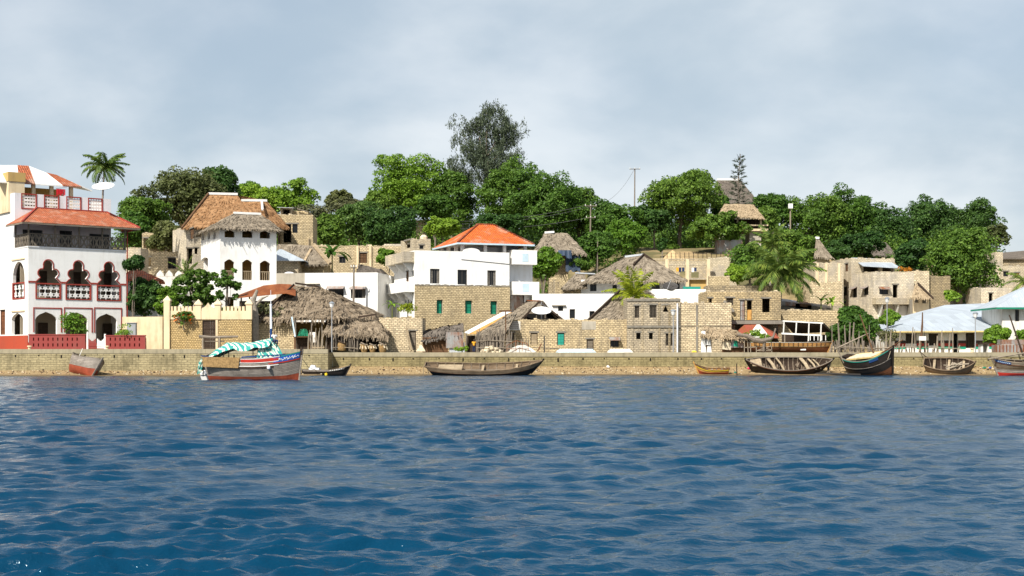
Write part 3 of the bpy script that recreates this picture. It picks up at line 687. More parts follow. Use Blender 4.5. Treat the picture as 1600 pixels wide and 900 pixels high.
def dish(label, px, py, Y, r, tilt, yaw, zb, mat='dish_white', group=None):
    c = P(px, py, Y); t = thing('satellite_dish', label, 'satellite dish', (c.x, c.y, zb), group)
    Mx = Matrix.Translation(c) @ Matrix.Rotation(yaw, 4, 'Z') @ Matrix.Rotation(tilt, 4, 'X')
    m = MB(); n = 28; rr = [0, .25, .5, .75, 1.0]
    for side in (0, 1):
        for i in range(4):
            for k in range(n):
                q = []
                for ri, ki in ((i, k), (i+1, k), (i+1, k+1), (i, k+1)):
                    a = 2*math.pi*ki/n; x = rr[ri]*r; q.append(Mx @ V((x*math.cos(a), x*math.sin(a), .22*r*(rr[ri]**2-1)-side*.04)))
                if i == 0: q = [q[0], q[1], q[2]]
                m.face(q if side == 0 else q[::-1])
    m.build('dish', mat, t, smooth=True)
    m = MB()
    for a in (0, 2.1, 4.2): m.tube([Mx @ V((r*.95*math.cos(a), r*.95*math.sin(a), 0)), Mx @ V((0, 0, r*.75))], .02, 4)
    m.tube([Mx @ V((0, 0, r*.68)), Mx @ V((0, 0, r*.85))], .07, 8); m.build('feed_arm', 'steel', t)
    m = MB(); b = Mx @ V((0, 0, -.25*r)); m.tube([b, V((b.x, b.y, zb))], .06, 8); m.tube([b+V((0, .25*r, .1)), V((b.x, b.y, (b.z+zb)/2))], .03, 5); m.build('mast', 'steel', t)
    return t
# ---------------------------------------------------------------- vegetation
def np_mesh(name, verts, quads, mat, tri=False):
    k = quads.shape[1]
    me = bpy.data.meshes.new(name); me.vertices.add(len(verts)); me.vertices.foreach_set('co', verts.astype(np.float32).ravel())
    me.loops.add(quads.size); me.loops.foreach_set('vertex_index', quads.astype(np.int32).ravel()); me.polygons.add(len(quads))
    me.polygons.foreach_set('loop_start', np.arange(0, quads.size, k, dtype=np.int32)); me.polygons.foreach_set('loop_total', np.full(len(quads), k, dtype=np.int32))
    me.update(calc_edges=True); me.materials.append(M[mat]); return me
def unit(a): return a/np.maximum(np.linalg.norm(a, axis=-1, keepdims=True), 1e-9)
def leaf_mesh(name, c, nrm, size, mat, rs, asp=0.6, jitter=0.7):
    """one small pointed leaf-clump face per centre"""
    n = len(c); nn = unit(nrm + rs.normal(0, jitter, (n, 3))); r = unit(rs.normal(0, 1, (n, 3)))
    a = unit(np.cross(nn, r)); b = np.cross(nn, a); s = (size*rs.uniform(.6, 1.35, n))[:, None]
    v = np.stack([c-a*s, c-b*s*asp, c+a*s, c+b*s*asp], 1).reshape(-1, 3); q = np.arange(4*n).reshape(-1, 4)
    return np_mesh(name, v, q, mat)
def crown_points(rs, blobs, lobes, lr, per, squash=.85):
    """blobs: (cx,cy,cz,rx,ry,rz); lobes on their surface, leaf centres on the lobes"""
    C = []; Nn = []
    tot = sum(b[3]*b[5] for b in blobs)
    for b in blobs:
        k = max(4, int(lobes*b[3]*b[5]/tot)); c = np.array(b[:3]); rr = np.array(b[3:])
        d = unit(rs.normal(0, 1, (k, 3))); d[:, 2] = np.where(d[:, 2] < -.55, -d[:, 2], d[:, 2])
        lc = c + d*rr*rs.uniform(.62, 1.02, (k, 1)); lrad = lr*rs.uniform(.55, 1.3, k)
        for i in range(k):
            m = max(6, int(per*(lrad[i]/lr)**2)); e = unit(rs.normal(0, 1, (m, 3))); e[:, 2] = np.where(rs.rand(m) < .55, np.abs(e[:, 2]), e[:, 2])
            rad = lrad[i]*rs.uniform(.45, 1.05, (m, 1))**.6
            C.append(lc[i] + e*rad*np.array([1, 1, squash])); Nn.append(e*0.8 + d[i]*.25 + np.array([0, 0, .45]))
    return np.concatenate(C), np.concatenate(Nn)
def limbs(mb, base, top, r0, targets, rs, lean=.3):
    pts = [V(base)]; n = 4
    for i in range(1, n+1): t = i/n; pts.append(V(base).lerp(V(top), t)+V((rs.uniform(-lean, lean)*t, rs.uniform(-lean, lean)*t, 0)))
    mb.tube(pts, [r0*(1-.55*i/n) for i in range(n+1)], 7)
    for tg in targets:
        a = pts[rs.randint(1, n+1)]; b = V(tg); mid = a.lerp(b, .5)+V((0, 0, .12*(b-a).length)); mb.tube([a, mid, b], [r0*.38, r0*.25, r0*.08], 5)
def tree(name, label, px, ytop, ybot, w, Y, mat='leaf_mid', seed=1, group=None, lobes=95, lr=None, leaf=.22, per=120, shape='round', trunk=True, bark='bark', cat='tree', zb=None, dense=True, nb=7):
    """crown spans rows ytop..ybot and w pixels at depth Y; trunk runs to the ground"""
    rs = np.random.RandomState(seed); x = X(px, Y); gz = ground_z(x, Y) if zb is None else zb; w *= 1.12 if Y > 208 else 1
    zt, zb_ = Z(ytop, Y), max(Z(ybot, Y), gz+.2); Wd = w/F*Y; Hh = zt-zb_; lr = lr or max(.45, min(1.25, Hh*.13))
    t = thing(name, label, cat, (x, Y, gz), group)
    cz = (zt+zb_)/2-gz; blobs = []
    if shape == 'round': blobs.append((0, 0, cz, Wd*.36, Wd*.34, Hh*.38))
    for i in range(nb):
        a = i*2.4+rs.uniform(0, .8); q = rs.uniform(.45, .95)
        if shape == 'round': bz = cz+Hh*rs.uniform(-.25, .30)*(1.15-q*.5)
        elif shape == 'flat': bz = cz+Hh*rs.uniform(-.1, .2)
        else: bz = cz+Hh*rs.uniform(-.38, .36)
        rx = Wd*rs.uniform(.14, .24); blobs.append((math.cos(a)*(Wd/2-rx)*q, math.sin(a)*(Wd/2-rx)*q*.8, bz, rx, rx, min(rx*.85, Hh*.3)))
    if shape == 'flat': blobs.append((0, 0, cz+Hh*.1, Wd*.35, Wd*.3, Hh*.33))
    # keep the asked outline
    hi = max(b[2]+b[5] for b in blobs); lo = min(b[2]-b[5] for b in blobs)
    k = (Hh-lr*.9)/(hi-lo); blobs = [(b[0], b[1], (b[2]-lo)*k+(zb_-gz)+lr*.4, b[3], b[4], b[5]*k) for b in blobs]
    c, n = crown_points(rs, blobs, lobes, lr, per)
    if dense:                                         # an inner mass that closes the middle
        b = blobs[0] if shape == 'round' else (0, 0, (zb_-gz)+Hh*.45, Wd*.36, Wd*.3, Hh*.36)
        m = int(lobes*per*.12); d = unit(rs.normal(0, 1, (m, 3))); c2 = np.array(b[:3])+d*np.array(b[3:])*rs.uniform(.3, .95, (m, 1)); c = np.concatenate([c, c2]); n = np.concatenate([n, d])
    me = leaf_mesh('crown', c, n, leaf, mat, rs); o = bpy.data.objects.new('crown', me); COL.objects.link(o); o.parent = t
    if trunk:
        mb = MB(); tg = [(b[0]*.8, b[1]*.8, b[2]) for b in blobs[1:]]
        limbs(mb, (0, 0, -.4), (0, 0, cz+Hh*.05), max(.10, min(.42, Hh*.035)), tg, rs); mb.build('trunk', bark, t, local=True, smooth=True)
    return t
def casuarina(label, px, ytop, ybot, w, Y, seed, n=46, sparse=False, lean=0.0):
    rs = np.random.RandomState(seed); x = X(px, Y); gz = ground_z(x, Y); t = thing('casuarina_tree', label, 'tree', (x, Y, gz)); H = Z(ytop, Y)-gz; h0 = Z(ybot, Y)-gz; Wd = w/F*Y/2
    mb = MB(); tp = [V((lean*math.sin(3*i/8)*i/8, 0, H*.97*i/8)) for i in range(9)]; mb.tube(tp, [.34*(1-.93*i/8)*(H/24)**.5+.02 for i in range(9)], 6)
    C = []; D = []; tops = []
    if sparse:
        for i in range(64):
            f = .10+.88*i/64; ln = Wd*(1.25-f)*rs.uniform(.55, 1.1); az = i*2.4; k_ = min(7, int(f*8)); p0 = tp[k_].lerp(tp[k_+1], f*8-k_); d_ = np.array([math.cos(az), math.sin(az), .25]); m = 26
            s_ = rs.uniform(.1, 1, (m, 1)); C.append(np.array(p0)+d_*s_*ln+rs.normal(0, .10, (m, 3))); D.append(unit(d_+rs.normal(0, .35, (m, 3)))); mb.tube([p0, p0+V(tuple(d_*ln*.9))], [.04, .015], 4)
    if not sparse: tops = [(-.72, .80, .85), (-.28, .88, .7), (.12, 1.0, .6), (.52, .92, .6), (.86, .84, .55), (-.95, .50, .5), (.35, .72, .8), (-.1, .66, .9), (.9, .55, .5), (.05, .52, .9), (-.55, .62, .7), (.6, .48, .8)]
    for (fx, fz, sp) in tops:
        z1 = h0+(H-h0)*fz; z0 = max(h0*.55, z1-(H-h0)*rs.uniform(.25, .45)) if not sparse else z1-1.0
        a = V((tp[4].x*0, 0, z0)); b = V((fx*Wd, rs.uniform(-.5, .5)*Wd, z1)); mb.tube([a, a.lerp(b, .5)+V((fx*Wd*.12, 0, -.3)), b], [.16, .10, .03], 5)
        k = n if not sparse else 16
        for i in range(k):                         # drooping sprays along the upper limb
            s = 1-abs(rs.normal(0, .33)) ; s = max(.15, s); p = np.array(a.lerp(b, s)); q = p+rs.normal(0, 1, 3)*np.array([1, 1, .8])*(1.0 if not sparse else .9)*sp*1.6
            m = 40
            c = q+rs.normal(0, .42, (m, 3))*np.array([.75, .75, 1.1]); C.append(c); dd = unit(rs.normal(0, .45, (m, 3))+np.array([0.15, 0, rs.choice([-.9, .8, -.6])])); D.append(dd)
    mb.build('trunk', 'bark', t, local=True, smooth=True)
    C = np.concatenate(C); D = np.concatenate(D); m = len(C); r = unit(np.cross(D, rs.normal(0, 1, (m, 3)))); L_ = rs.uniform(.35, .80, (m, 1)); wd = rs.uniform(.05, .12, (m, 1))
    v = np.stack([C-r*wd, C-r*wd*.5+D*L_*.6, C+D*L_, C+r*wd*.9+D*L_*.3], 1).reshape(-1, 3)
    o = bpy.data.objects.new('crown', np_mesh('crown', v, np.arange(4*m).reshape(-1, 4), 'leaf_needle')); COL.objects.link(o); o.parent = t
    return t
def palm(label, px, yc, Y, zb, L=3.4, n=20, mat='leaf_palm', seed=1, lean=(0, 0), wind=0.0, name='coconut_palm', rt=.17, up=.6, group=None, leafw=.05, droop=1.0, llen=.75):
    """crown centre at photo point (px,yc)"""
    r = random.Random(seed); c = P(px, yc, Y); x0 = c.x-lean[0]; y0 = c.y-lean[1]; t = thing(name, label, 'palm tree', (x0, y0, zb), group)
    top = V((lean[0], lean[1], c.z-zb)); mb = MB(); pts = []
    for i in range(8): s = i/7; pts.append(V((lean[0]*s**1.6, lean[1]*s**1.6, -.3+(top.z+.3)*s)))
    mb.tube(pts, [rt*(1.3-.6*i/7) for i in range(8)], 8); mb.build('trunk', 'bark_pale', t, local=True, smooth=True)
    nut = MB()
    mb = MB()
    for k in range(n):
        a = k*2.399+r.uniform(-.2, .2); e0 = up*(1.25-1.75*(k/n))+r.uniform(-.12, .12); l = L*r.uniform(.8, 1.08); d = V((math.cos(a), math.sin(a), 0)); sd_ = V((-d.y, d.x, 0)); p = V(top); e = e0; pp = [V(p)]; st = 12
        for i in range(st):
            dirv = (d*math.cos(e)+V((0, 0, math.sin(e)))); dirv.x += wind*(.2+i/st); dirv.normalize(); p = p+dirv*(l/st); e -= droop*(.055+.11*i/st)*(1.2 if e0 < .3 else 1); pp.append(V(p))
        mb.tube(pp, [.045*(1-.85*i/st) for i in range(st+1)], 4, cap=False)
        for i in range(2, 2*st+1):
            s = i/2; i0 = min(int(s), st-1); b = pp[i0].lerp(pp[min(i0+1, st)], s-i0); fw = (pp[min(i0+1, st)]-pp[i0]).normalized(); tt = s/st; ll = llen*(L/3.4)*(math.sin(math.pi*min(1, tt*.88+.12))**.6)*r.uniform(.8, 1.15)
            for sg in (-1, 1):
                dn = (sd_*sg*.85+fw*.75+V((wind*.9, 0, -.45-.35*r.random()))).normalized(); q = b+dn*ll; m_ = b+dn*ll*.5+V((0, 0, .06)); wv = fw*leafw
                mb.face([b-wv, m_-wv*1.2, q, m_+wv*1.2])
    mb.build('crown', mat, t, local=True)
    mb = MB()
    for k in range(7): a = k*.9; q = top+V((math.cos(a)*.28, math.sin(a)*.28, -.3)); mb.box(-.11, .11, -.11, .11, -.13, .13, Matrix.Translation(q) @ Matrix.Rotation(a, 4, 'Z'))
    mb.build('coconuts', 'leaf_olive' if zb > 0 else 'leaf_olive', t, local=True)
    return t
def banana(label, px, yc, Y, zb, L=2.4, n=9, seed=1, mat='leaf_bright', name='banana_plant', group=None):
    r = random.Random(seed); c = P(px, yc, Y); t = thing(name, label, 'plant', (c.x, c.y, zb), group); top = V((0, 0, c.z-zb)); mb = MB()
    mb.tube([(0, 0, -.1), top*.5, top], [.16, .13, .08], 7); mb.build('stem', 'leaf_olive', t, local=True, smooth=True); mb = MB()
    for k in range(n):
        a = k*2.4+r.uniform(-.3, .3); e = r.uniform(.5, 1.35); l = L*r.uniform(.7, 1.1); d = V((math.cos(a), math.sin(a), 0)); sd_ = V((-d.y, d.x, 0)); p = V(top); pr = None
        for i in range(9):
            wv = .26*(L/2.4)*math.sin(math.pi*min(1, (i+.6)/9))**.7; cur = (p-sd_*wv-V((0, 0, .08*wv)), p, p+sd_*wv-V((0, 0, .08*wv)))
            if pr: mb.face([pr[0], pr[1], cur[1], cur[0]]); mb.face([pr[1], pr[2], cur[2], cur[1]])
            pr = cur; p = p+(d*math.cos(e)+V((0, 0, math.sin(e))))*(l/8); e -= .22
    mb.build('leaves', mat, t, local=True); return t
def shrub(name, label, x, y, z, w, h, mat='leaf_mid', seed=1, group=None, leaf=.13, lobes=26, per=60, cat='shrub', flower=None, d=None):
    rs = np.random.RandomState(seed); t = thing(name, label, cat, (x, y, z), group); d = d or w*.8
    bl = [(rs.uniform(-.28, .28)*w, rs.uniform(-.28, .28)*d, h*rs.uniform(.3, .72), w*rs.uniform(.18, .3), d*rs.uniform(.18, .3), h*rs.uniform(.18, .28)) for _ in range(6)]+[(0, 0, h*.42, w*.36, d*.34, h*.36)]
    lr = min(w, h)*.14; c, n = crown_points(rs, bl, lobes, lr, per); me = leaf_mesh('foliage', c, n, leaf, mat, rs); o = bpy.data.objects.new('foliage', me); COL.objects.link(o); o.parent = t
    mb = MB(); limbs(mb, (0, 0, -.1), (0, 0, h*.5), .05+h*.012, [(b[0], b[1], b[2]) for b in bl[:5]], rs, .08); mb.build('stem', 'bark', t, local=True)
    if flower:
        c, n = crown_points(rs, bl, 40, lr*.3, 6); o = bpy.data.objects.new('flowers', leaf_mesh('flowers', c, n, leaf*.8, flower, rs)); COL.objects.link(o); o.parent = t
    return t
# ---------------------------------------------------------------- boats and people
def hull(root, L, B, D, bow=.5, stern=.3, transom=.0, rake=.8, srake=.2, paint=.3, mats=('wood_grey', 'hull_red', 'wood_grey'), ribs=9, thw=3, st=None, full=.42, rise=.25, deck=None, ribmat='rib_wood', rubs=()):
    """bow at +x, keel bottom at z=0, returns rail point function"""
    n = 26; nv = 10
    def hb(s):
        if s >= 0: return B/2*(1-s**2.3)**.85
        e = 1-(1-transom)*(-s)**2.4; return B/2*e
    def top(s): return D + (bow*s**2 if s > 0 else stern*s**2)
    def keel(s): return rise*max(0, (s-.72)/.28)**1.5 + rise*.6*max(0, (-s-.8)/.2)**1.5*(1 if transom < .1 else .3)
    def pt(s, v, sg, off=0.0):
        h = max(hb(s)-off, 0.004); z0 = keel(s)+off*.8; z1 = top(s)
        y = h*(1-(1-v)**2.3)**full if v > 0 else 0.0
        x = s*L/2 - (rake*(1-v)*max(0, s)**2.5) + (srake*(1-v)*max(0, -s)**2.5)
        return V((x, sg*y, z0+(z1-z0)*v))
    S = [math.sin(math.pi/2*(-1+2*i/n)) for i in range(n+1)]; VV = [(k/nv)**1.25 for k in range(nv+1)]
    up = MB(); lo = MB(); inn = MB()
    for sg in (1, -1):
        for i in range(n):
            for k in range(nv):
                a, b, c, d = pt(S[i], VV[k], sg), pt(S[i+1], VV[k], sg), pt(S[i+1], VV[k+1], sg), pt(S[i], VV[k+1], sg)
                q = [a, b, c, d] if sg < 0 else [d, c, b, a]
                if (a-b).length < 1e-3 or (k == 0 and sg > 0 and False): continue
                uv = [(p.x, p.z+abs(p.y)*.5) for p in q]
                (lo if (VV[k]+VV[k+1])/2*D < paint else up).face(q, uv)
                a, b, c, d = [pt(S[i_], VV[k_], sg, .06) for i_, k_ in ((i, k), (i+1, k), (i+1, k+1), (i, k+1))]
                q = [d, c, b, a] if sg < 0 else [a, b, c, d]; inn.face(q, [(p.x, p.z+abs(p.y)*.5) for p in q])
    if transom > .05:
        for k in range(nv): q = [pt(-1, VV[k], 1), pt(-1, VV[k], -1), pt(-1, VV[k+1], -1), pt(-1, VV[k+1], 1)]; (lo if (VV[k]+VV[k+1])/2*D < paint else up).face(q, [(p.y, p.z) for p in q])
        for k in range(nv): q = [pt(-.97, VV[k], -1, .06), pt(-.97, VV[k], 1, .06), pt(-.97, VV[k+1], 1, .06), pt(-.97, VV[k+1], -1, .06)]; inn.face(q)
    up.build('hull', mats[0], root, local=True, smooth=False)
    if lo.f: lo.build('hull_bottom', mats[1], root, local=True)
    inn.build('inner_planking', mats[2], root, local=True)
    g = MB(); w = .11
    for sg in (1, -1):
        for i in range(n):
            a, b = pt(S[i], 1, sg), pt(S[i+1], 1, sg)
            ya = V((0, sg*.03, 0)); a0, b0 = a+ya, b+ya; a1, b1 = pt(S[i], 1, sg, w), pt(S[i+1], 1, sg, w); a1.z = a0.z; b1.z = b0.z
            zz = V((0, 0, .05)); q = [a1, b1, b0, a0] if sg > 0 else [a0, b0, b1, a1]; g.hexa([p-zz for p in q], [p+zz*.4 for p in q])
    if transom > .05: g.beam(pt(-1, 1, 1)+V((-.02, .03, -.01)), pt(-1, 1, -1)+V((-.02, -.03, -.01)), .1, .09)
    g.build('gunwale', st or mats[0], root, local=True)
    m = MB(); q = [pt(1, v, 1) for v in (0, .25, .5, .75, 1)]; q = [V((p.x+.03, 0, p.z)) for p in q]; q[-1].z += .16; q[-1].x += .06
    for a, b in zip(q, q[1:]): m.beam(a, b, .12, .14)
    a = V((q[0].x, 0, .0)); m.beam(a, V((pt(-1, 0, 1).x, 0, .0)), .12, .12)
    if transom <= .05:
        q2 = [V((pt(-1, v, 1).x-.03, 0, pt(-1, v, 1).z)) for v in (0, .35, .7, 1)]; q2[-1].z += .1
        for a, b in zip(q2, q2[1:]): m.beam(a, b, .12, .14)
    m.build('keel_and_stem', mats[0], root, local=True)
    for i in range(ribs):
        s = -.82+1.6*i/max(1, ribs-1); m = MB()
        pts = [pt(s, v, -1, .09) for v in (.97, .6, .3, .12, .02)]+[pt(s, v, 1, .09) for v in (.02, .12, .3, .6, .97)]
        for a, b in zip(pts, pts[1:]): m.beam(a, b, .08, .07)
        m.build('rib', ribmat, root, local=True)
    for i in range(thw):
        s = -.6+1.15*i/max(1, thw-1) if thw > 1 else 0; h = hb(s)*.93; m = MB(); x = s*L/2; m.box(x-.12, x+.12, -h, h, top(s)*.80, top(s)*.80+.05); m.build('thwart', 'wood_pale', root, local=True)
    if deck is not None:
        m = MB()
        for i in range(3, n-2):
            a, b = pt(S[i], deck, 1, .07), pt(S[i+1], deck, 1, .07); m.face([(a.x, -a.y, a.z), (b.x, -b.y, b.z), (b.x, b.y, b.z), (a.x, a.y, a.z)])
        m.build('deck', 'wood_grey', root, local=True)
    for (v0, v1, mt, s0, s1, sgs, nm) in rubs:          # painted planks / rub rails along the side
        for sg in sgs:
            m = MB(); N_ = 22; ss = [s0+(s1-s0)*i/N_ for i in range(N_+1)]
            for a_, b_ in zip(ss, ss[1:]):
                a, b, c, d = pt(a_, v0, sg), pt(b_, v0, sg), pt(b_, v1, sg), pt(a_, v1, sg); o = V((0, sg*.05, 0)); i_ = V((0, -sg*.03, 0))
                q0 = [a+i_, b+i_, b+o, a+o] if sg > 0 else [a+o, b+o, b+i_, a+i_]; q1 = [d+i_, c+i_, c+o, d+o] if sg > 0 else [d+o, c+o, c+i_, d+i_]
                if sg > 0: q0 = q0; q1 = q1
                m.hexa(q0, q1)
            m.build(nm, mt, root, local=True)
    return pt, top, hb
def place(px, Y, z, yaw, roll=0, pitch=0):
    return dict(loc=(X(px, Y), Y, z), rot=(R(roll), R(pitch), R(yaw)))
def skin_mesh(name, nodes, edges, mat, root, sub=1, world=True):
    me = bpy.data.meshes.new(name); off = V(root.location)
    me.from_pydata([tuple(V(p[:3])) for p in nodes], edges, []); me.materials.append(M[mat])
    o = bpy.data.objects.new(name, me); COL.objects.link(o); o.parent = root
    md = o.modifiers.new('skin', 'SKIN'); md.use_smooth_shade = True
    if not me.skin_vertices: return o
    sv = me.skin_vertices[0].data
    for i, p in enumerate(nodes): sv[i].radius = (p[3], p[4] if len(p) > 4 else p[3]); sv[i].use_root = (i == 0)
    s2 = o.modifiers.new('subdivision', 'SUBSURF'); s2.levels = sub; s2.render_levels = sub
    return o
def person(label, loc, yaw, shirt, trousers, arms='down', sit=False, h=1.68, headyaw=0.0):
    k = h/1.72; t = thing('person', label, 'person', loc, rot=(0, 0, yaw)); t.scale = (k, k, k)
    hip = .93 if not sit else .50
    # body: one skinned figure, facing -y
    nd = [(0, 0, hip, .135, .10), (0, 0, hip+.17, .125, .09), (0, -.01, hip+.36, .155, .10), (0, 0, hip+.49, .12, .08), (0, 0, hip+.55, .05, .05), (0, -.005, hip+.62, .05, .055), (0, -.012, hip+.70, .075, .092), (0, -.008, hip+.79, .066, .085)]
    ed = [(i, i+1) for i in range(7)]
    for sg in (-1, 1):
        b = len(nd); nd += [(sg*.18, 0, hip+.47, .056), ]
        if arms == 'down': el_, wr = (sg*.24, .02, hip+.19, .043), (sg*.25, -.09, hip-.05, .030)
        elif arms == 'hip': el_, wr = (sg*.33, .05, hip+.20, .043), (sg*.17, -.10, hip+.08, .030)
        else: el_, wr = (sg*.23, -.10, hip+.22, .043), (sg*.12, -.33, hip+.14, .030)
        nd += [el_, wr]; ed += [(3, b), (b, b+1), (b+1, b+2)]
        d = (V(wr[:3])-V(el_[:3])).normalized(); w0 = V(wr[:3]); p = w0+d*.07; c0 = len(nd); nd.append((p.x, p.y, p.z, .034, .018)); ed.append((b+2, c0))
        for f in range(4):
            q = p+d*.045+V((0, (f-1.5)*.02, 0)); q2 = q+d*(.035, .045, .042, .03)[f]+V((-sg*.012, 0, 0)); i0 = len(nd); nd += [(q.x, q.y, q.z, .009), (q2.x, q2.y, q2.z, .007)]; ed += [(c0, i0), (i0, i0+1)]
        q = w0+d*.05+V((0, -.04, 0)); i0 = len(nd); nd += [(q.x, q.y, q.z, .010)]; ed += [(b+2, i0)]
        b = len(nd)
        if not sit: nd += [(sg*.09, 0, hip-.08, .092), (sg*.10, -.02, .50, .062), (sg*.10, .02, .09, .040), (sg*.105, -.13, .04, .036)]
        else: nd += [(sg*.10, -.05, hip-.02, .09), (sg*.13, -.46, hip+.03, .062), (sg*.13, -.42, hip-.38, .042), (sg*.13, -.55, hip-.43, .034)]
        ed += [(0, b), (b, b+1), (b+1, b+2), (b+2, b+3)]
    skin_mesh('body', nd, ed, 'skin_dark', t)
    # clothes
    nd = [(0, 0, hip-.06, .165, .13), (0, 0, hip+.17, .15, .115), (0, -.01, hip+.36, .18, .125), (0, 0, hip+.485, .14, .10), (0, 0, hip+.53, .075, .07)]; ed = [(0, 1), (1, 2), (2, 3), (3, 4)]
    for sg in (-1, 1): b = len(nd); nd += [(sg*.19, 0, hip+.465, .078), (sg*.225, .0 if arms != 'front' else -.05, hip+.30, .070)]; ed += [(3, b), (b, b+1)]
    skin_mesh('shirt', nd, ed, shirt, t)
    nd = [(0, 0, hip-.0, .15, .118)]; ed = []
    for sg in (-1, 1):
        b = len(nd)
        if not sit: nd += [(sg*.09, 0, hip-.10, .108), (sg*.10, -.02, .50, .082), (sg*.10, .015, .14, .064)]
        else: nd += [(sg*.10, -.06, hip-.02, .105), (sg*.13, -.45, hip+.03, .082), (sg*.13, -.42, hip-.30, .066)]
        ed += [(0, b), (b, b+1), (b+1, b+2)]
    skin_mesh('trousers', nd, ed, trousers, t)
    nd = [(0, .012, hip+.765, .080, .094), (0, .012, hip+.84, .060, .075)]
    skin_mesh('hair', nd, [(0, 1)], 'hair_black', t)
    m = MB(); zc = hip+.73
    m.hexa([V((-.014, -.118, zc-.02)), V((.014, -.118, zc-.02)), V((.011, -.09, zc-.02)), V((-.011, -.09, zc-.02))], [V((-.006, -.10, zc+.03)), V((.006, -.10, zc+.03)), V((.006, -.088, zc+.03)), V((-.006, -.088, zc+.03))]); m.build('nose', 'skin_dark', t, local=True)
    m = MB()
    for sg in (-1, 1): m.box(sg*.032-.012, sg*.032+.012, -.104, -.092, zc+.022, zc+.034)
    m.build('eyes', 'cloth_white', t, local=True); m = MB(); m.box(-.024, .024, -.104, -.09, zc-.052, zc-.042); m.build('mouth', 'lumber_red', t, local=True)
    return t
# ---------------------------------------------------------------- the arcaded white house at the left edge
def arcade_house():
    f0 = fpx(44, 154, 38); zg = Z(386, 154); up = dict(zb=1.2)
    fo = [[56, 406, 95, 466], [103, 407.5, 142, 467.5], [151.7, 409.5, 188.5, 469]]
    go = [[55, 487, 89, 545], [103, 488, 137, 545], [150, 490, 183, 545]]
    lo = [[20, 408.7, 38.5, 466], [18, 488.5, 36, 523]]
    H = House('arcaded_house', 'large white waterfront house with trefoil arches, a tiled balcony roof and a roof terrace', 'house', 44, 197, 154, 386, 12, 'white_plaster', 38, zb=1.2, par=.02,
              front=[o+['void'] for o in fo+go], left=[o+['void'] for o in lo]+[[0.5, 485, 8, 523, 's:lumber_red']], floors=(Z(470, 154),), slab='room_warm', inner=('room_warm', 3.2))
    r = H.root; fr = H.fr; m = MB()
    for o in fo:
        m = MB(); q = opx(fr, [o[0], o[1], o[2], (o[1]+36)]); spandrel(m, fr, q, 'trefoil', .35); pr = prof(q, 'trefoil'); tr = MB(); tr.ribbon(fr, pr, .11, -.05, .045, 1); tr.build('arch_trim', 'trim_red', r); m.build('arch', 'white_plaster', r)
    for o in go:
        m = MB(); q = opx(fr, o); q = (q[0], q[1], Z(523, 154), q[3]); spandrel(m, fr, q, 'ogee', .30); m.build('arch', 'white_plaster', r)
    for i, o in enumerate(lo): m = MB(); q = opx(H.L, o); q = (q[0], q[1], q[3]-2.2, q[3]); spandrel(m, H.L, q, 'round' if i == 0 else 'ogee', .35); m.build('arch', 'white_plaster', r)
    # red string band, frames round the lower bays
    zb_ = Z(440, 154.0)
    def band(u0, u1, z0, z1, d=.05, f=fr): tr = MB(); tr.fbox(f, u0, u1, z0, z1, .002, d); tr.build('red_band', 'trim_red', r)
    us = [opx(fr, o) for o in fo]; xs = [0]+[v for q in us for v in (q[0]-.02, q[1]+.02)]+[H.W]
    for i in range(0, len(xs), 2): band(xs[i], xs[i+1], zb_-.1, zb_+.1)
    for o in go:
        a = fr.u(o[0]-1.5); b = fr.u(o[2]+6); zt = Z(482, 154.0+fr.u(o[0])*fr.U.y)
        band(a-.12, b+.12, zt, zt+.13); band(a-.12, a, Z(523, 154)+.3, zt-.002); band(b, b+.12, Z(523, 154)+.3, zt-.002)
    # pierced star balustrades
    def stars(f, q, nx=4, ny=2, nm='balustrade_panel'):
        a, b, c, e = q; m = MB()
        for s in ((a-.05, b+.05, c-.1, c+.02), (a-.05, b+.05, e-.1, e+.04), (a-.05, a+.1, c+.02, e-.1), (b-.1, b+.05, c+.02, e-.1)): m.fbox(f, *s, -.22, .06)
        p = m.build(nm, 'trim_red', r); m = MB(); a += .1; b -= .1; c += .02; e -= .1; k = 0
        for i in range(nx):
            for j in range(ny):
                cx = a+(b-a)*(i+.5)/nx; cz = c+(e-c)*(j+.5)/ny; R1 = min((b-a)/nx, (e-c)/ny)*.56
                pts = [(cx+(R1 if t % 2 == 0 else R1*.52)*math.cos(math.pi*t/6+math.pi/2), cz+(R1 if t % 2 == 0 else R1*.52)*math.sin(math.pi*t/6+math.pi/2)) for t in range(12)]
                m.poly(f, pts, -.16-.004*((i+j) % 2), -.06-.004*((i+j) % 2))
        m.build('star', 'paint_white', p)
    for o in fo: q = opx(fr, o); stars(fr, (q[0], q[1], q[2], q[2]+(q[3]-q[2])*.385))
    q = opx(H.L, lo[0]); stars(H.L, (q[0], q[1], q[2], q[2]+(q[3]-q[2])*.42), 3, 2)
    m = MB()                                         # window hoods on the side, red plinth
    for y_ in (404, 485): m = MB(); m.fbox(H.L, H.L.u(19), H.L.u(39), H.L.z(30, y_+2), H.L.z(30, y_), .003, .12); m.build('hood', 'cream_plaster', r)
    m = MB(); m.fbox(H.L, 0.2, 12.0, 1.3, H.L.z(40, 524), .003, .07); m.build('plinth', 'red_wall', r)
    m = MB(); m.fbox(fr, 0, H.W, 1.3, Z(535, 154), .003, .05); m.build('plinth', 'red_wall', r)
    for uu in (2.2, 6.1, 9.7):
        for q in ((uu, uu+1.1, Z(523, 154)-1, Z(503, 154)), (uu+.2, uu+1.0, Z(460, 154), Z(420, 154))): m = MB(); m.fbox(fr, *q, -3.18, -3.1); m.build('inner_door', 'wood_dark', r)
    # upper storey, set back behind the balcony
    D2 = 4.4; p1 = fr.pt(0, 0, -D2); W_ = H.W; zp = Z(301, p1.y)
    f1 = Fr(p1, R(38)); win = []
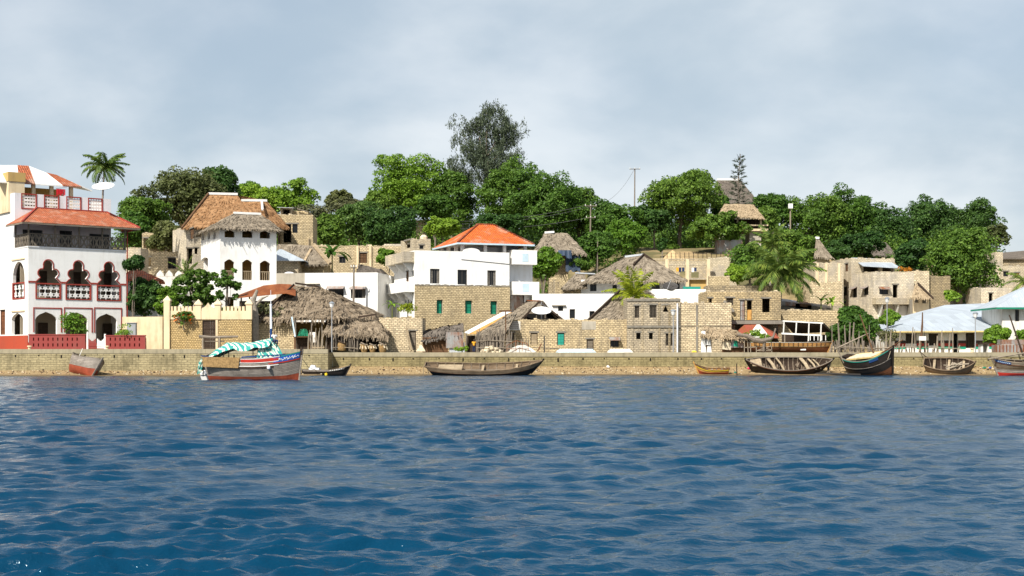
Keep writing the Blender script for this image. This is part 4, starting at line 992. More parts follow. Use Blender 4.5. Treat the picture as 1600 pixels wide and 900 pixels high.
    for a, b, c, d in ((.9, 3.2, .05, 2.3), (5.1, 6.6, -.02, 2.4), (8.6, 11.0, .2, 2.2)): win.append((a, b, zg+c, zg+d))
    par = [(33, 302.5, 57.5, 326.5), (68.5, 305, 92.5, 328), (103.5, 307.5, 127, 329), (137.5, 309.5, 160.5, 331)]; pq = [opx(f1, p) for p in par]
    zlo = pq[0][2]-.02; pq = [(a, b, zlo, e) for a, b, c, e in pq]
    m = MB(); wallp(m, f1, 0, W_, zg+.003, zp, [w for w in win]+[(a, b, c, pq[0][3]) for a, b, c, e in pq], .3)
    Lf = Fr(f1.pt(0, 0, -(12-D2)), R(38)-math.pi/2); lq = opx(Lf, (-1, 302, 9.5, 325.5)); lq = (max(.3, lq[0]), lq[1], zlo, pq[0][3])
    wallp(m, Lf, 0, 12-D2-.3, zg+.003, zp, [lq], .3); Rf = Fr(f1.pt(W_, 0, 0), R(38)+math.pi/2); wallp(m, Rf, .3, 12-D2, zg+.003, zp, (), .3)
    m.build('upper_wall', 'white_facade', r)
    m = MB(); m.fbox(f1, .303, W_-.303, zlo-.5, zlo-.3, -(12-D2)+.1, -.303); m.build('terrace_floor', 'concrete', r)
    for w in win: fill(r, f1, w, 'glass')
    for (f, L) in ((f1, [(a, b, c, pq[0][3]) for a, b, c, e in pq]), (Lf, [lq])):
        for a, b, c, e in L:
            m = MB()
            for s in ((a, b, c, c+.12), (a, b, e-.12, e), (a, a+.12, c+.12, e-.12), (b-.12, b, c+.12, e-.12)): m.fbox(f, *s, -.2, .05)
            p = m.build('parapet_frame', 'trim_red', r); m = MB(); n = 5
            a += .12; b -= .12; c += .12; e -= .12
            for i in range(n):
                x0 = a+(b-a)*i/n; x1 = a+(b-a)*(i+1)/n
                for j in range(4):
                    z0 = c+(e-c)*j/4; z1 = c+(e-c)*(j+1)/4
                    m.fbox(f, x0+.02, x1-.02, z0, z0+(z1-z0)*.62, -.15, -.05)
                m.fbox(f, x1-.035, x1+.035 if i < n-1 else x1, c, e, -.14, -.06)
            m.build('pierced_screen', 'paint_white', p)
    # balcony: floor edge, posts, carved railing
    m = MB(); m.fbox(fr, -.05, W_+.1, zg+.004, zg+.12, -D2+.01, .08); m.build('balcony_floor', 'white_facade', r)
    ze = Z(347, 153.5); zt = f1.z(57, 325)
    for u in [0.07, 3.0, 5.75, 8.4, W_-.1]:
        m = MB(); m.fbox(fr, u-.07, u+.07, zg+.12, ze+.1, -.14, 0); m.build('balcony_post', 'wood_grey', r)
    m = MB(); m.fbox(H.L, 12-D2+.02, 12-D2+.16, zg+.12, ze+.1, -.14, 0); m.build('balcony_post', 'wood_grey', r)
    def carved(f, u0, u1, zb):
        m = MB(); m.fbox(f, u0, u1, zb+1.35, zb+1.45, -.12, 0); m.fbox(f, u0, u1, zb+.05, zb+.13, -.12, 0); n = int((u1-u0)/.72)
        for i in range(n+1): u = u0+(u1-u0)*i/n; m.fbox(f, max(u0, u-.04), min(u1, u+.04), zb+.131, zb+1.349, -.1, -.02)
        for i in range(n):
            a = u0+(u1-u0)*i/n+.05; b = u0+(u1-u0)*(i+1)/n-.05; c = zb+.14; e = zb+1.34; mu = (a+b)/2; mz = (c+e)/2
            m.fbox(f, mu-.035, mu+.035, c, e, -.075, -.045)
            for (x0, z0, x1, z1) in ((a, c, mu, mz), (b, c, mu, mz), (a, e, mu, mz), (b, e, mu, mz)): m.beam(f.pt(x0, z0, -.09), f.pt(x1, z1, -.09), .04, .14)
        m.build('balcony_railing', 'wood_grey', r)
    carved(fr, .15, W_-.2, zg+.1); carved(H.L, 12-D2+.2, 12-.02, zg+.1)
    # tiled lean-to roof
    ho = .95; a = fr.pt(-ho, ze, ho); b = fr.pt(W_+1.3, ze, ho); c = fr.pt(W_+1.3, ze, -D2); l = fr.pt(-ho, ze, -D2)
    t0 = f1.pt(f1.u(57), zt, .02); t1 = f1.pt(W_-.5, zt, .02)
    flatroof_faces(r, [(a, b, t1, t0), (l, a, t0, t0), (b, c, t1, t1)], 'tile_orange', 'balcony_roof', .07)
    m = MB(); dz = V((0, 0, -.16))
    for p, q in ((a, b), (l, a), (b, c)): m.beam(p+dz, q+dz, .1, .17)
    m.build('fascia', 'wood_grey', r); caps(r, [(a, t0), (b, t1), (t0, t1)], 'trim_red', .2, .14)
    m = MB(); q = fr.pt(W_+.7, ze-.2, .3); m.tube([q, q+V((-.6, 0, -.25)), fr.pt(W_+.1, ze-.8, .12), fr.pt(W_+.1, 3.2, .12)], .07, 6); m.build('drainpipe', 'trim_red', r)
    # roof pavilion: columns, ochre box, white and tiled roof
    y2 = 160.5; f2 = Fr(f1.pt(0, 0, -2.3), R(38)); zc0, zc1 = zlo-.3, f2.z(60, 287)
    m = MB(); m.fbox(f2, -.2, 1.6, zc0, Z(283, 158.5), -4.5, .9); m.build('tank_room', 'cream_plaster', r)
    m = MB(); m.fbox(f2, -.28, 1.68, Z(283, 158.5)+.003, Z(268.5, 158.5), -4.6, .98); m.build('tank_room_band', 'ochre_plaster', r)
    for u in (3.0, 5.1, 7.4):
        m = MB(); m.fbox(f2, u-.2, u+.2, zc0, zc1, -.5, -.1); m.build('pavilion_column', 'cream_plaster', r)
    m = MB(); m.fbox(f2, 1.7, 8.0, zc0, zc1, -4.6, -4.4); m.build('pavilion_back_wall', 'ochre_room', r)
    def q(px, py, d): f = Fr(f2.pt(0, 0, d), R(38)); u = f.u(px); return f.pt(u, f.z(px, py))
    e0, e1, e2 = q(30, 285, .4), q(98, 289.5, .4), q(128, 291.5, .2); k0, k1, k2 = q(-2, 259, -2.6), q(45, 259, -2.6), q(72, 269.5, -2.6)
    mm = MB(); 
    flatroof_faces(r, [(q(-8, 283, .4), e0, q(27, 258, -2.6), q(-20, 258, -2.6)), (q(55.5, 287, .4), e1, k2, k1)], 'paint_white', 'pavilion_roof', .16)
    flatroof_faces(r, [(e0, q(55, 287, .4), q(44.5, 259, -2.6), q(27.5, 258, -2.6)), (e1, e2, q(88, 273, -2.6), k2)], 'tile_orange', 'pavilion_tiles', .14)
    flatroof_faces(r, [(q(-20, 258, -2.7), k1, q(60, 285, -6.5), q(0, 285, -6.5)), (k2, q(88, 273, -2.7), e2+V((0, 4, 0)), q(90, 287, -6.5)), (k1, k2, q(90, 287, -6.5), q(60, 285, -6.5))], 'paint_white', 'pavilion_roof_back', .14)
    return H, f1, f2, zlo
AH, AF1, AF2, AZ = arcade_house()
dish('big white satellite dish lying almost flat on the terrace parapet', 161, 290.5, 161.5, 1.25, R(26), 0, AZ+1.9)
m = MB(); f = AF2.off(1.0)
for i in range(8):
    u0 = f.u(88)+i*.13; m.fbox(f, u0, u0+.125, f.z(90, 306)+.12*(i % 3), f.z(90, 295), .03*(i % 2), .03*(i % 2)+.02)
o = m.build('laundry', 'cloth_red'); tag(o, 'red cloth hung to dry on the terrace of the arcaded white house', 'laundry')
m = MB(); m.fbox(f, f.u(97), f.u(100), f.z(98, 304), f.z(98, 296), 0, .02); o = m.build('laundry', 'cloth_white'); tag(o, 'white cloth hung beside the red one on the roof terrace', 'laundry')
m = MB(); m.tube([f.pt(f.u(87), f.z(88, 295)+.02, .02), f.pt(f.u(104), f.z(104, 293)+.02, .02)], .02, 4); o = m.build('clothes_line', 'wire'); tag(o, 'clothes line strung above the roof terrace parapet', 'clothes line')

# pierced red garden walls on the quay
def red_wall(px0, px1, y0, label, Y=151.4):
    x0, x1 = X(px0, Y), X(px1, Y); t = thing('garden_wall', label, 'garden wall', ((x0+x1)/2, Y, 2.78)); fr = Fr((x0, Y), 0)
    zt = Z(y0, Y); ops = []; u = .45; W_ = x1-x0
    while u < W_-.5:
        for k in range(2): z = 3.05+k*.62; ops.append((u, u+.13, z, z+.34))
        u += .52
    m = MB(); wallp(m, fr, 0, W_, 2.6, zt, ops, .2); m.build('pierced_panel', 'dusty_red', t); m = MB(); m.fbox(fr, -.05, W_+.05, zt+.003, zt+.1, -.24, .05); m.build('coping', 'dusty_red', t)
    m = MB(); m.fbox(fr, .1, W_-.1, 2.6, zt-.1, -.32, -.22); m.build('back_screen', 'trim_red', t)
    return t
red_wall(45, 133, 523.5, 'longer pierced dusty red garden wall left of the gate, below the trefoil arches')
red_wall(165, 227, 525, 'shorter pierced dusty red garden wall right of the gate')
t = thing('garden_gate', 'small scalloped red and white gate between the two red garden walls', 'gate', (X(150, 151.5), 151.5, 2.78))
for k, (a, b) in enumerate(((138, 150), (151.5, 163))):
    f = Fr((X(a, 151.5), 151.5), 0); w = X(b, 151.5)-X(a, 151.5); m = MB(); n = 6
    for i in range(n): h = .75+.35*abs((i+.5)/n-.5)*2; m.fbox(f, w*i/n+.01, w*(i+1)/n-.01, 2.85, 2.85+h, -.05, 0)
    m.fbox(f, 0, w, 3.1, 3.2, .002, .04); m.build('gate_leaf', 'dusty_red' if k == 0 else 'paint_white', t)
for px in (136.5, 164): m = MB(); m.fbox(Fr((X(px, 151.5), 151.5), 0), -.09, .09, 2.7, 4.4, -.15, .03); m.build('gate_post', 'paint_white', t)
for px, lb in ((46, 'small pale stone bollard at the left end of the longer red wall'), (167, 'small pale stone bollard by the garden gate')):
    t = thing('stone_bollard', lb, 'bollard', (X(px, 150.6), 150.6, 2.78)); m = MB(); x = X(px, 150.6)
    m.tube([(x, 150.6, 2.7), (x, 150.6, 3.0)], .16, 8); m.build('shaft', 'cream_plaster', t); m = MB(); m.tube([(x, 150.6, 3.0), (x, 150.6, 3.06), (x, 150.6, 3.14)], [.24, .26, .2], 8); m.build('cap', 'cream_plaster', t)
shrub('garden_bush', 'bright green leafy bush in front of the middle ground floor arch', X(119, 152.6), 152.6, 2.78, 3.1, 4.4, 'leaf_bright', 11, leaf=.13, lobes=40, per=40)
shrub('garden_bush', 'low straggly green bush behind the shorter red wall', X(190, 152.4), 152.4, 2.78, 3.0, 2.9, 'leaf_bright', 12, leaf=.11, lobes=14, per=22)
m = MB(); x = X(206, 155.2); m.box(x-.5, x+.5, 155.0, 155.5, 2.7, Z(505, 155.2)); t = thing('meter_cabinet', 'grey metal meter cabinet against the cream wall', 'cabinet', (x, 155.2, 2.7)); m.build('cabinet_body', 'dish_grey', t)
m = MB(); m.box(x-.46, x+.46, 154.97, 154.995, 3.6, Z(506, 155.2)-.05); m.box(x-.56, x+.56, 154.93, 155.55, Z(505, 155.2)+.003, Z(505, 155.2)+.07); m.build('cabinet_door', 'steel', t)

# cream wall and crenellated rubble wall with a doorway
f = fpx(198, 157, 0); t = thing('cream_wall', 'plain cream plastered garden wall beside the meter cabinet', 'wall', (X(228, 157), 157, 2.7)); W1 = f.u(232); W2 = f.u(257)
m = MB(); m.fbox(f, -.5, W1, 1.5, Z(495, 157), -.3, 0); m.fbox(f, W1+.003, W2, 1.5, Z(495, 157), -.3, .9); m.build('wall_body', 'cream_plaster', t)
t = thing('crenellated_wall', 'ochre rubble wall with pointed piers and battlements round a wooden door', 'wall', (X(325, 156.3), 156.3, 2.7))
f = fpx(258, 156.3, 0); zt = Z(504, 156.3); zr = Z(499, 156.3); Wt = f.u(393); dr = opx(f, (316, 500, 337, 545))
m = MB(); wallp(m, f, 0, Wt, 1.5, zr, [(dr[0], dr[1], 2.75, dr[3])], .4); m.build('rubble_face', 'rubble', t)
m = MB(); m.fbox(f, 0, Wt, zr+.003, zr+.95, -.42, .05); m.fbox(f, dr[1]+.003, dr[1]+.25, 2.75, zr, .003, .07)
u = .55; piers = [f.u(p) for p in (261, 309.5, 340, 389)]
while u < Wt-.4:
    if all(abs(u+.12-p) > .45 for p in piers) and not (f.u(312) < u < f.u(337)): m.fbox(f, u, u+.27, zr+.953, zr+1.45, -.3, -.02)
    u += .42
m.poly(f, [(f.u(311.5), zr+.953), (f.u(338), zr+.953), (f.u(334), zr+1.2), (f.u(329), zr+1.45), (f.u(325), zr+1.85), (f.u(321), zr+1.45), (f.u(315), zr+1.2)], -.3, 0.02)
m.build('parapet', 'cream_plaster', t)
for i, p in enumerate(piers):
    m = MB(); h = (2.0, 1.6, 1.6, 1.65)[i]; zz = zr+h; m.fbox(f, p-.33, p+.33, 1.5 if i == 0 else zr-.0, zz, -.55, .12 if i else .2); a = [f.pt(p-.42, zz, .2), f.pt(p+.42, zz, .2), f.pt(p+.42, zz, -.63), f.pt(p-.42, zz, -.63)]
    m.hexa(a, [q+V((0, 0, .12)) for q in a]); m.hexa([q+V((0, 0, .122)) for q in a], [f.pt(p+x, zz+.62, -.2+y) for x, y in ((-.04, .04), (.04, .04), (.04, -.04), (-.04, -.04))]); m.build('pier', 'cream_plaster', t)
fill(t, f, (dr[0], dr[1], 2.75, dr[3]), 'd:wood_dark')
t = thing('timber_rail', 'weathered log rail on short posts in front of the wooden door', 'railing', (X(322, 151.5), 151.5, 2.78))
m = MB(); m.tube([P(311, 525.5, 151.5), P(330, 527, 151.5), P(372, 526, 151.5)], [.17, .15, .12], 7); m.build('log', 'pole_wood', t)
for a in (317, 343): m = MB(); m.tube([V((X(a, 151.5), 151.5, 2.75)), P(a, 527, 151.5)], [.13, .12], 6); m.build('post', 'pole_pale', t)
m = MB(); m.box(X(318, 151.7), X(350, 151.7), 151.6, 151.9, Z(534, 151.7), Z(532.5, 151.7)); m.build('crossbar', 'wood_grey', t)
# ---------------------------------------------------------------- houses of the left half
# small tiled roof between the arcaded house and the cream wall
H = House('tiled_cottage', 'low white cottage with a small orange tiled roof behind the dark garden trees', 'cottage', 190, 246, 170, 437, 6, 'worn_white', 12, par=.05)
W_ = H.W; flatroof_faces(H.root, hip_pts(H.fr, -.5, W_+.7, -6.5, .7, Z(437, 170), Z(420, 172), 1.0, W_-2.2), 'tile_orange', 'roof', .2)
House('parapet_block', 'pale grey plastered terrace wall with pointed merlons behind the frangipani', 'wall', 205, 300, 180, 432, 5, 'worn_white', 0, par=.8)
r_ = COL.objects[-1].parent
for px in (250, 264, 279):
    f = fpx(px, 179.98, 0); m = MB(); z0 = Z(432, 180); m.poly(f, [(-.5, z0+.003), (.5, z0+.003), (.42, z0+.35), (0, z0+.8), (-.42, z0+.35)], -.3, 0); m.build('merlon', 'worn_white', r_)
# coral ruins behind
House('roofless_house', 'roofless coral block house with a dark opening left of the brown thatched roof', 'ruin', 214, 305, 196, 394, 7, 'coral', 0, par=2, front=[[262, 403, 275, 420, 'glass'], [228, 402, 236, 420, 'void']])
House('roofless_house', 'taller broken coral block ruin behind the small round tree', 'ruin', 222, 290, 206, 365, 6, 'coral_patch', 0, par=3, front=[[224, 372, 231, 391, 'void']])
House('white_stub_wall', 'stepped white wall end beside the balcony roof of the arcaded house', 'wall', 197, 220, 186, 388, 4, 'coral_pale', 0, par=.3)
H = House('far_cottage', 'cream roofed cottage behind the tall olive tree', 'cottage', 280, 312, 228, 345, 6, 'cream_plaster', 0, par=.1)
flatroof_faces(H.root, [(H.fr.pt(-.6, H.zt, .6), H.fr.pt(H.W+.6, H.zt, .6), H.fr.pt(H.W+.4, H.zt+1.8, -3), H.fr.pt(-1.6, H.zt+1.8, -3)), (H.fr.pt(H.W+.4, H.zt+1.8, -3.02), H.fr.pt(-1.6, H.zt+1.8, -3.02), H.fr.pt(-.6, H.zt, -6.6), H.fr.pt(H.W+.6, H.zt, -6.6))], 'cream_plaster', 'roof', .15)

# white house with a grey thatched roof
H = House('thatched_white_house', 'tall white house with pointed windows under a grey thatched roof with a white ridge', 'house', 343, 432, 178, 355, 10.5, 'white_plaster', 25, par=.02,
    front=[[351, 359, 366.5, 371, 'pent:void'], [378.5, 359.5, 394.5, 371.5, 'pent:void'], [406, 360.5, 422, 372.5, 'pent:void'], [350.5, 405, 366, 437, 'void'], [378.5, 405.5, 394, 437.5, 'void'], [406, 407, 422, 438, 'void'], [352, 464, 366, 492, 'void']],
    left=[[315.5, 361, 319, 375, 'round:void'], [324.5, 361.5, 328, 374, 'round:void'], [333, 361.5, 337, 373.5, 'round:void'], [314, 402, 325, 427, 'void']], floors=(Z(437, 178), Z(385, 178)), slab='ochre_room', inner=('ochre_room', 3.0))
for o in ([350.5, 405, 366, 422], [378.5, 405.5, 394, 422.5], [406, 407, 422, 424]):
    m = MB(); spandrel(m, H.fr, opx(H.fr, o), 'pent'); m.build('window_arch', 'white_plaster', H.root)
m = MB(); q = opx(H.L, [314, 402, 325, 414]); spandrel(m, H.L, q, 'ogee'); m.build('window_arch', 'white_plaster', H.root)
for o in ([350.5, 422.5, 366, 437], [378.5, 423, 394, 437.5], [406, 424, 422, 438]): q = opx(H.fr, o); balusters(H.root, H.fr, (q[0]+.003, q[1]-.003, q[2], q[3]), 'wood_pale', -.17, n=5, rail=.12)
fr = H.fr; ze = Z(356, 178)
m = MB(); m.fbox(fr, 4.2, H.W-.6, Z(492, 178)-3, Z(464, 178), -.1, .003); m = None
hp = hip_pts(fr, -.9, H.W+.6, -11.4, .9, ze-.1, Z(331, 181), 2.9, H.W-.9, -4.4); thatch(H.root, hp, 'thatch_grey', amp=.14, eave=.22, dens=9)
caps(H.root, [(hp[0][3], hp[0][2])], 'paint_white', .5, .28); m = MB()
# larger brown thatch behind it
Yb = 191; fb = fpx(291, Yb, 25); H2 = House('brown_thatched_house', 'coral house with a big steep brown thatched roof and white ridge caps', 'house', 291, 345, Yb, 353, 9, 'coral_pale', 25, par=.02,
    left=[[297, 357, 302, 373, 's:wood_brown']], front=[[292, 388, 301, 412, 'void'], [304, 387, 309, 397, 'void']])
zr1 = Z(303, 196); zr2 = Z(314.5, 196); 
def pp(px, py, Y): return P(px, py, Y)
e0 = pp(284, 356, 190.0); e1 = pp(352, 356, 194); k0 = pp(326, 303.5, 198); k1 = pp(371, 304.5, 199.5); e2 = pp(452, 356, 200); k1b = pp(377, 314, 199.7); k2 = pp(417, 314.5, 201); e1b = pp(400, 353, 194)
b0 = pp(300, 345, 206); b1 = pp(440, 345, 210)
thatch(H2.root, [(e0, e1b, k1, k0), (e1b, e2, k2, k1b), (b0, e0, k0, k0), (b1, b0, k0, k1), (e2, b1, k2, k2), (e2, b1, k1, k2, False)], 'thatch_brown', amp=.12, dens=8, eave=.25, slen=.6)
caps(H2.root, [(k0, k1), (k1b, k2)], 'paint_white', .45, .32); m = MB(); a = pp(410, 328, 197.2); m.beam(pp(409.5, 314, 200.5)+V((0, -.3, 0)), a, .28, .2); m.build('white_strip', 'paint_white', H2.root)
m = MB()
for a, b in ((e0, k0), ): m.beam(a+V((0, -.05, -.1)), b+V((0, -.05, .05)), .25, .35)
m.build('verge_board', 'wood_brown', H2.root)

# stone tower house with the zinc hut on top
H = House('stone_tower_house', 'unfinished coral block tower house with a small zinc roofed hut on its flat top', 'house', 434, 489, 204, 336, 9, 'coral', 4, par=.5, front=[[443, 350, 455, 379, 'void'], [457, 350, 465, 364, 'glass'], [434.8, 360, 438, 386, 'void']])
Hh = House('x', 'x', 'x', 438, 456, 206, 324, 4, 'coral_pale', 4, zb=H.zt-.5, par=.02, root=H.root, part='rooftop_hut', front=[[441, 327, 454, 335, 'void']])
f = Hh.fr; flatroof_faces(H.root, [(f.pt(-.4, Hh.zt-.05, .9), f.pt(Hh.W+.3, Hh.zt-.1, .7), f.pt(Hh.W+.2, Hh.zt+.35, -4.2), f.pt(-.3, Hh.zt+.35, -4.2))], 'zinc', 'hut_roof', .06)
m = MB(); m.box(X(456.5, 207), X(481, 207), 207, 212, H.zt-.5, Z(329.5, 207)); m.build('rooftop_wall', 'coral', H.root)
m = MB(); m.beam(P(464, 326, 206.5), P(481, 331, 206.5), .2, .15); m.build('roof_beam', 'wood_grey', H.root)
m = MB(); m.fbox(H.fr, H.fr.u(481), H.fr.u(483.5), H.zt-8.5, Z(372, 204), .01, .25); m.build('corner_post', 'wood_pale', H.root)

# grey thatches and white pyramid roof between the white house and the tower
H = House('small_stone_house', 'small stone house under a white pyramid metal roof beside the thatched white house', 'cottage', 428, 466, 190, 406, 6, 'coral_patch', 0, par=.02)
f = H.fr; flatroof_faces(H.root, hip_pts(f, -1, H.W+.9, -7, .9, Z(407, 190), Z(389.5, 193), .2, .6), 'zinc_pale', 'roof', .12)
def gable_thatch(name, label, cat, pts, zwall, mat='thatch_grey', wallm='coral_patch', wall=None, **k):
    t = thing(name, label, cat, (pts[0][0][0], pts[0][0][1]+2, zwall)); thatch(t, pts, mat, **k); return t
t = gable_thatch('thatched_hut', 'grey thatched hut with a sagging gable below the stone tower', 'hut', [(pp(433, 412, 192), pp(476, 414, 193), pp(489, 384, 197), pp(433, 381, 198)), (pp(476, 414, 192), pp(512, 412, 194), pp(489, 384, 197), pp(489, 384, 197)), (pp(512, 412, 194), pp(512, 405, 203), pp(489, 381, 204), pp(489, 384, 197))], 9.0)
House('x', 'x', 'x', 440, 506, 194, 411, 7, 'coral_patch', 0, root=t, par=.02, part='wall')
m = MB(); m.beam(pp(490, 382, 196.6), pp(516, 412, 193.6), .4, .4); m.beam(pp(486, 390, 196), pp(472, 416, 192.4), .35, .35); m.build('gable_roll', 'thatch_tan', t)
t = gable_thatch('thatched_hut', 'rounded dark grey thatch behind the right end of the flat white block', 'hut', [(pp(556, 428, 184), pp(610, 446, 184), pp(592, 420, 188), pp(566, 413, 188)), (pp(556, 428, 184), pp(566, 413, 188), pp(566, 413, 188), pp(560, 413, 192)), (pp(610, 446, 184), pp(618, 440, 192), pp(596, 420, 190), pp(592, 420, 188))], 6.0, 'thatch_dark')
House('x', 'x', 'x', 560, 612, 185.5, 436, 6, 'coral_grey', 0, root=t, par=.02, part='wall')

# flat white block with awning windows
H = House('flat_white_house', 'long low white flat roofed house with two dark awning windows behind the big thatch', 'house', 432, 590, 176, 427, 9, 'white_plaster', -8, par=.5, front=[[513, 449, 537, 466, 'glass', 'awn'], [548, 449.5, 571, 466, 'curtain', 'awn']])
f = H.fr; m = MB(); m.fbox(f, -.0, f.u(476), Z(441, 176)-3, H.zt+.003-.003, .003, .05); m.build('grey_render', 'concrete', H.root)
m = MB(); m.fbox(f, f.u(478), f.u(500), f.z(490, 444), f.z(490, 443), .01, .5); m.build('ledge', 'concrete', H.root)
House('x', 'x', 'x', 588, 610, 180.5, 431, 8, 'white_plaster', -8, root=H.root, par=.4, part='side_block')
m = MB(); c = P(414+38, 428, 180); m.tube([c+V((-.0, 0, -1.2)), c+V((0, 0, -.4)), c, c+V((0, 0, .25))], [1.1, 1.1, .9, .3], 14); m.build('water_tank', 'plastic_white', H.root)

# stone terrace building and palm court behind
H = House('stone_terrace_house', 'long low coral block house with two framed pilasters behind the banana plants', 'house', 484, 627, 205, 384, 8, 'coral', 3, par=.6, front=[[562, 395, 573.5, 411, 's:wood_brown'], [530, 401, 540, 411, 'glass']])
f = H.fr
for a, b in ((557, 560.5), (577, 580.5)): m = MB(); m.fbox(f, f.u(a), f.u(b), f.z(560, 420), f.z(560, 384), .003, .25); m.build('pilaster', 'cream_plaster', H.root)
m = MB(); m.fbox(f, f.u(600), f.u(627), H.zt+.003, H.zt+.3, -.4, 0); m.build('parapet_step', 'coral_pale', H.root)

# the big white house with the bright tiled roof
D = 9.5; H = House('white_villa', 'three storey white villa with bright orange tiled roof over a bare coral block storey', 'villa', 648, 796, 172, 391, D, 'white_plaster', 20, par=.9,
    front=[[672, 420, 687, 443, 'curtain'], [715, 421.5, 730, 444.5, 'glass'], [761.5, 422.5, 775, 446, 'curtain'], [681.5, 468.5, 691, 490, 's:paint_green'], [726, 469.5, 737, 490, 's:paint_green'], [765.5, 470.5, 776, 491, 's:paint_green']],
    left=[[643.5, 422.5, 646.5, 432, 'glass'], [651-16.5, 424, 638.5, 440, 's:wood_brown'], [632.5, 469, 635, 478, 'glass'], [637, 469, 639.5, 478, 'glass'], [641, 471, 644.5, 484, 'glass']])
f = H.fr; r = H.root; W_ = H.W; tw = f.u(794)
zs = Z(446, 172); m = MB(); ops = [(a-.0, b+.0, c, e) for a, b, c, e in [opx(f, q) for q in ([681.5, 468.5, 691, 490], [726, 469.5, 737, 490], [765.5, 470.5, 776, 491])]]
wallp(m, f, -.02, W_-.0, 2.0, zs, ops, .20, .21); m.build('block_facing', 'coral', r)
m = MB()
n = 46
for i in range(n): m.fbox(f, W_*i/n, W_*(i+1)/n-.004, zs+.002, zs+.08+.13*rnd.random(), -.0+.003, .2+.05*rnd.random())
m.build('mortar_lip', 'dark_concrete', r)
m = MB(); a = f.u(721); q0 = f.z(722, 405.5); m.beam(f.pt(a, q0, .02), f.pt(W_, f.z(795, 413), .02), .04, .08); m.build('cable', 'wire', r)
# left balconies (stone above, white below)
def balc(fr, u0, u1, z0, z1, out, mat, d0=0.003, name='balcony'):
    m = MB(); m.fbox(fr, u0, u1, z0-.18, z0, d0, out); m.fbox(fr, u0, u1, z0+.003, z1, out-.15, out); m.fbox(fr, u0, u0+.15, z0+.003, z1, d0, out-.153); m.fbox(fr, u1-.15, u1, z0+.003, z1, d0, out-.153); return m.build(name, mat, r)
Lf = H.L; b0 = .4; b1 = D-.15
balc(Lf, b0, b1, Z(409, 174), Z(395, 174), 1.3, 'coral_pale'); balc(Lf, b0, b1, Z(455, 174), Z(441, 174), 1.3, 'white_plaster')
for zt_, zb_ in ((Z(411.5, 174), Z(425, 174)), (Z(457.5, 174), Z(470, 174))):
    for u in (1.2, 4.6, 8.2): m = MB(); p = lambda u_, z_, d_: Lf.pt(u_, z_, d_); m.hexa([p(u, zb_, .004), p(u+.25, zb_, .004), p(u+.25, zb_, .2), p(u, zb_, .2)][::-1], [p(u, zt_-.02, .004), p(u+.25, zt_-.02, .004), p(u+.25, zt_-.02, 1.2), p(u, zt_-.02, 1.2)][::-1]); m.build('balcony_bracket', 'white_plaster', r)
# recessed wing at the right with box balconies
HW = House('x', 'x', 'x', 794.5, 832, H.fr.pt(W_, 0, 0).y+1.6, 391, 7.5, 'white_facade', 20, root=r, par=.9, part='side_wing', front=[[797, 460, 819, 487, 'd:zinc_old'], [828, 464, 832, 480, 'void']])
fw = HW.fr; balc(fw, .02, HW.W, fw.z(810, 412), fw.z(810, 392), 1.6, 'white_plaster', name='balcony'); balc(fw, .02, HW.W+.3, fw.z(810, 459), fw.z(810, 441), 1.6, 'white_plaster')
for (a, b, c, d) in ((816, 396, 825, 409), (816, 443, 826, 456)): m = MB(); f2 = fw.off(1.6); q = opx(f2, (a, b, c+.5, d)); m.fbox(f2, q[0], q[1], q[2], q[3], .003, .03); m.build('blue_panel', 'pale_blue', r)
m = MB(); m.fbox(fw, HW.W-.25, HW.W+.05, HW.zt-.0, HW.zt+.01, 0, .1); m = MB()
# roof loggia
zr = H.zt-.9; cy = 175.0; fl = fpx(721, cy, 20); Wl = fl.u(823); zE = Z(379.5, cy)
for u in (.0, 3.0, Wl*.5+1.2, Wl-.35):
    m = MB(); m.fbox(fl, u, u+.38, zr, zE, -.4, 0); m.build('loggia_column', 'white_plaster', r)
Ll = Fr(fl.pt(0, 0, -9.2), R(20)-math.pi/2)
for u in (.0, 3.0, 6.2): m = MB(); m.fbox(Ll, u, u+.4, zr, zE, -.4, 0); m.build('loggia_column', 'white_plaster', r)
m = MB(); m.fbox(fl, 0, Wl, zr, zE, -9.2, -8.9); m.fbox(fl, Wl*.62, Wl-.4, zr, zE-.1, -2.2, -2.0); m.fbox(fl, .4, 5.2, zr, Z(384, cy), -1.3, -1.1); m.build('loggia_wall', 'room_grey', r)
m = MB(); m.fbox(fl, -.05, Wl+.05, zE+.003, zE+.2, -9.25, .05); m.build('roof_plate', 'white_plaster', r)
hp = hip_pts(fl, -.75, Wl+.75, -10.0, .85, Z(379, cy-.5), Z(351, 181), 3.7, 5.9); flatroof_faces(r, hp, 'tile_bright', 'tiled_roof', .12)
dz = V((0, 0, -.13)); m = MB()
for i in range(4): m.beam(hp[i][0]+dz, hp[i][1]+dz, .08, .2)
m.build('fascia', 'pale_blue', r); caps(r, [(hp[i][0], hp[i][3]) for i in range(4)][:3]+[(hp[0][3], hp[0][2]), (hp[0][1], hp[0][2])], 'tile_dark', .26, .14)
HT = House('x', 'x', 'x', 646, 673, 178, 374, 6, 'coral_pale', 20, zb=H.zt-2.0, root=r, par=.15, part='stair_tower', left=[[632, 376, 641, 388, 'void']], front=[[655.5, 383, 662, 389, 'glass']])
m = MB(); c = P(662, 372.5, 180); m.tube([c+V((0, 0, -.4)), c+V((0, 0, .2)), c+V((0, 0, .45))], [.5, .5, .2], 8); m.build('water_drum', 'stone_pale', r)
m = MB(); c = f.pt(f.u(737), H.zt, -.2); pts = [(f.u(737)+1.1*math.cos(math.pi*i/10), H.zt+.003+.45*math.sin(math.pi*i/10)) for i in range(11)]; m.poly(f, pts, -.3, 0); m.build('parapet_arch', 'white_plaster', r)
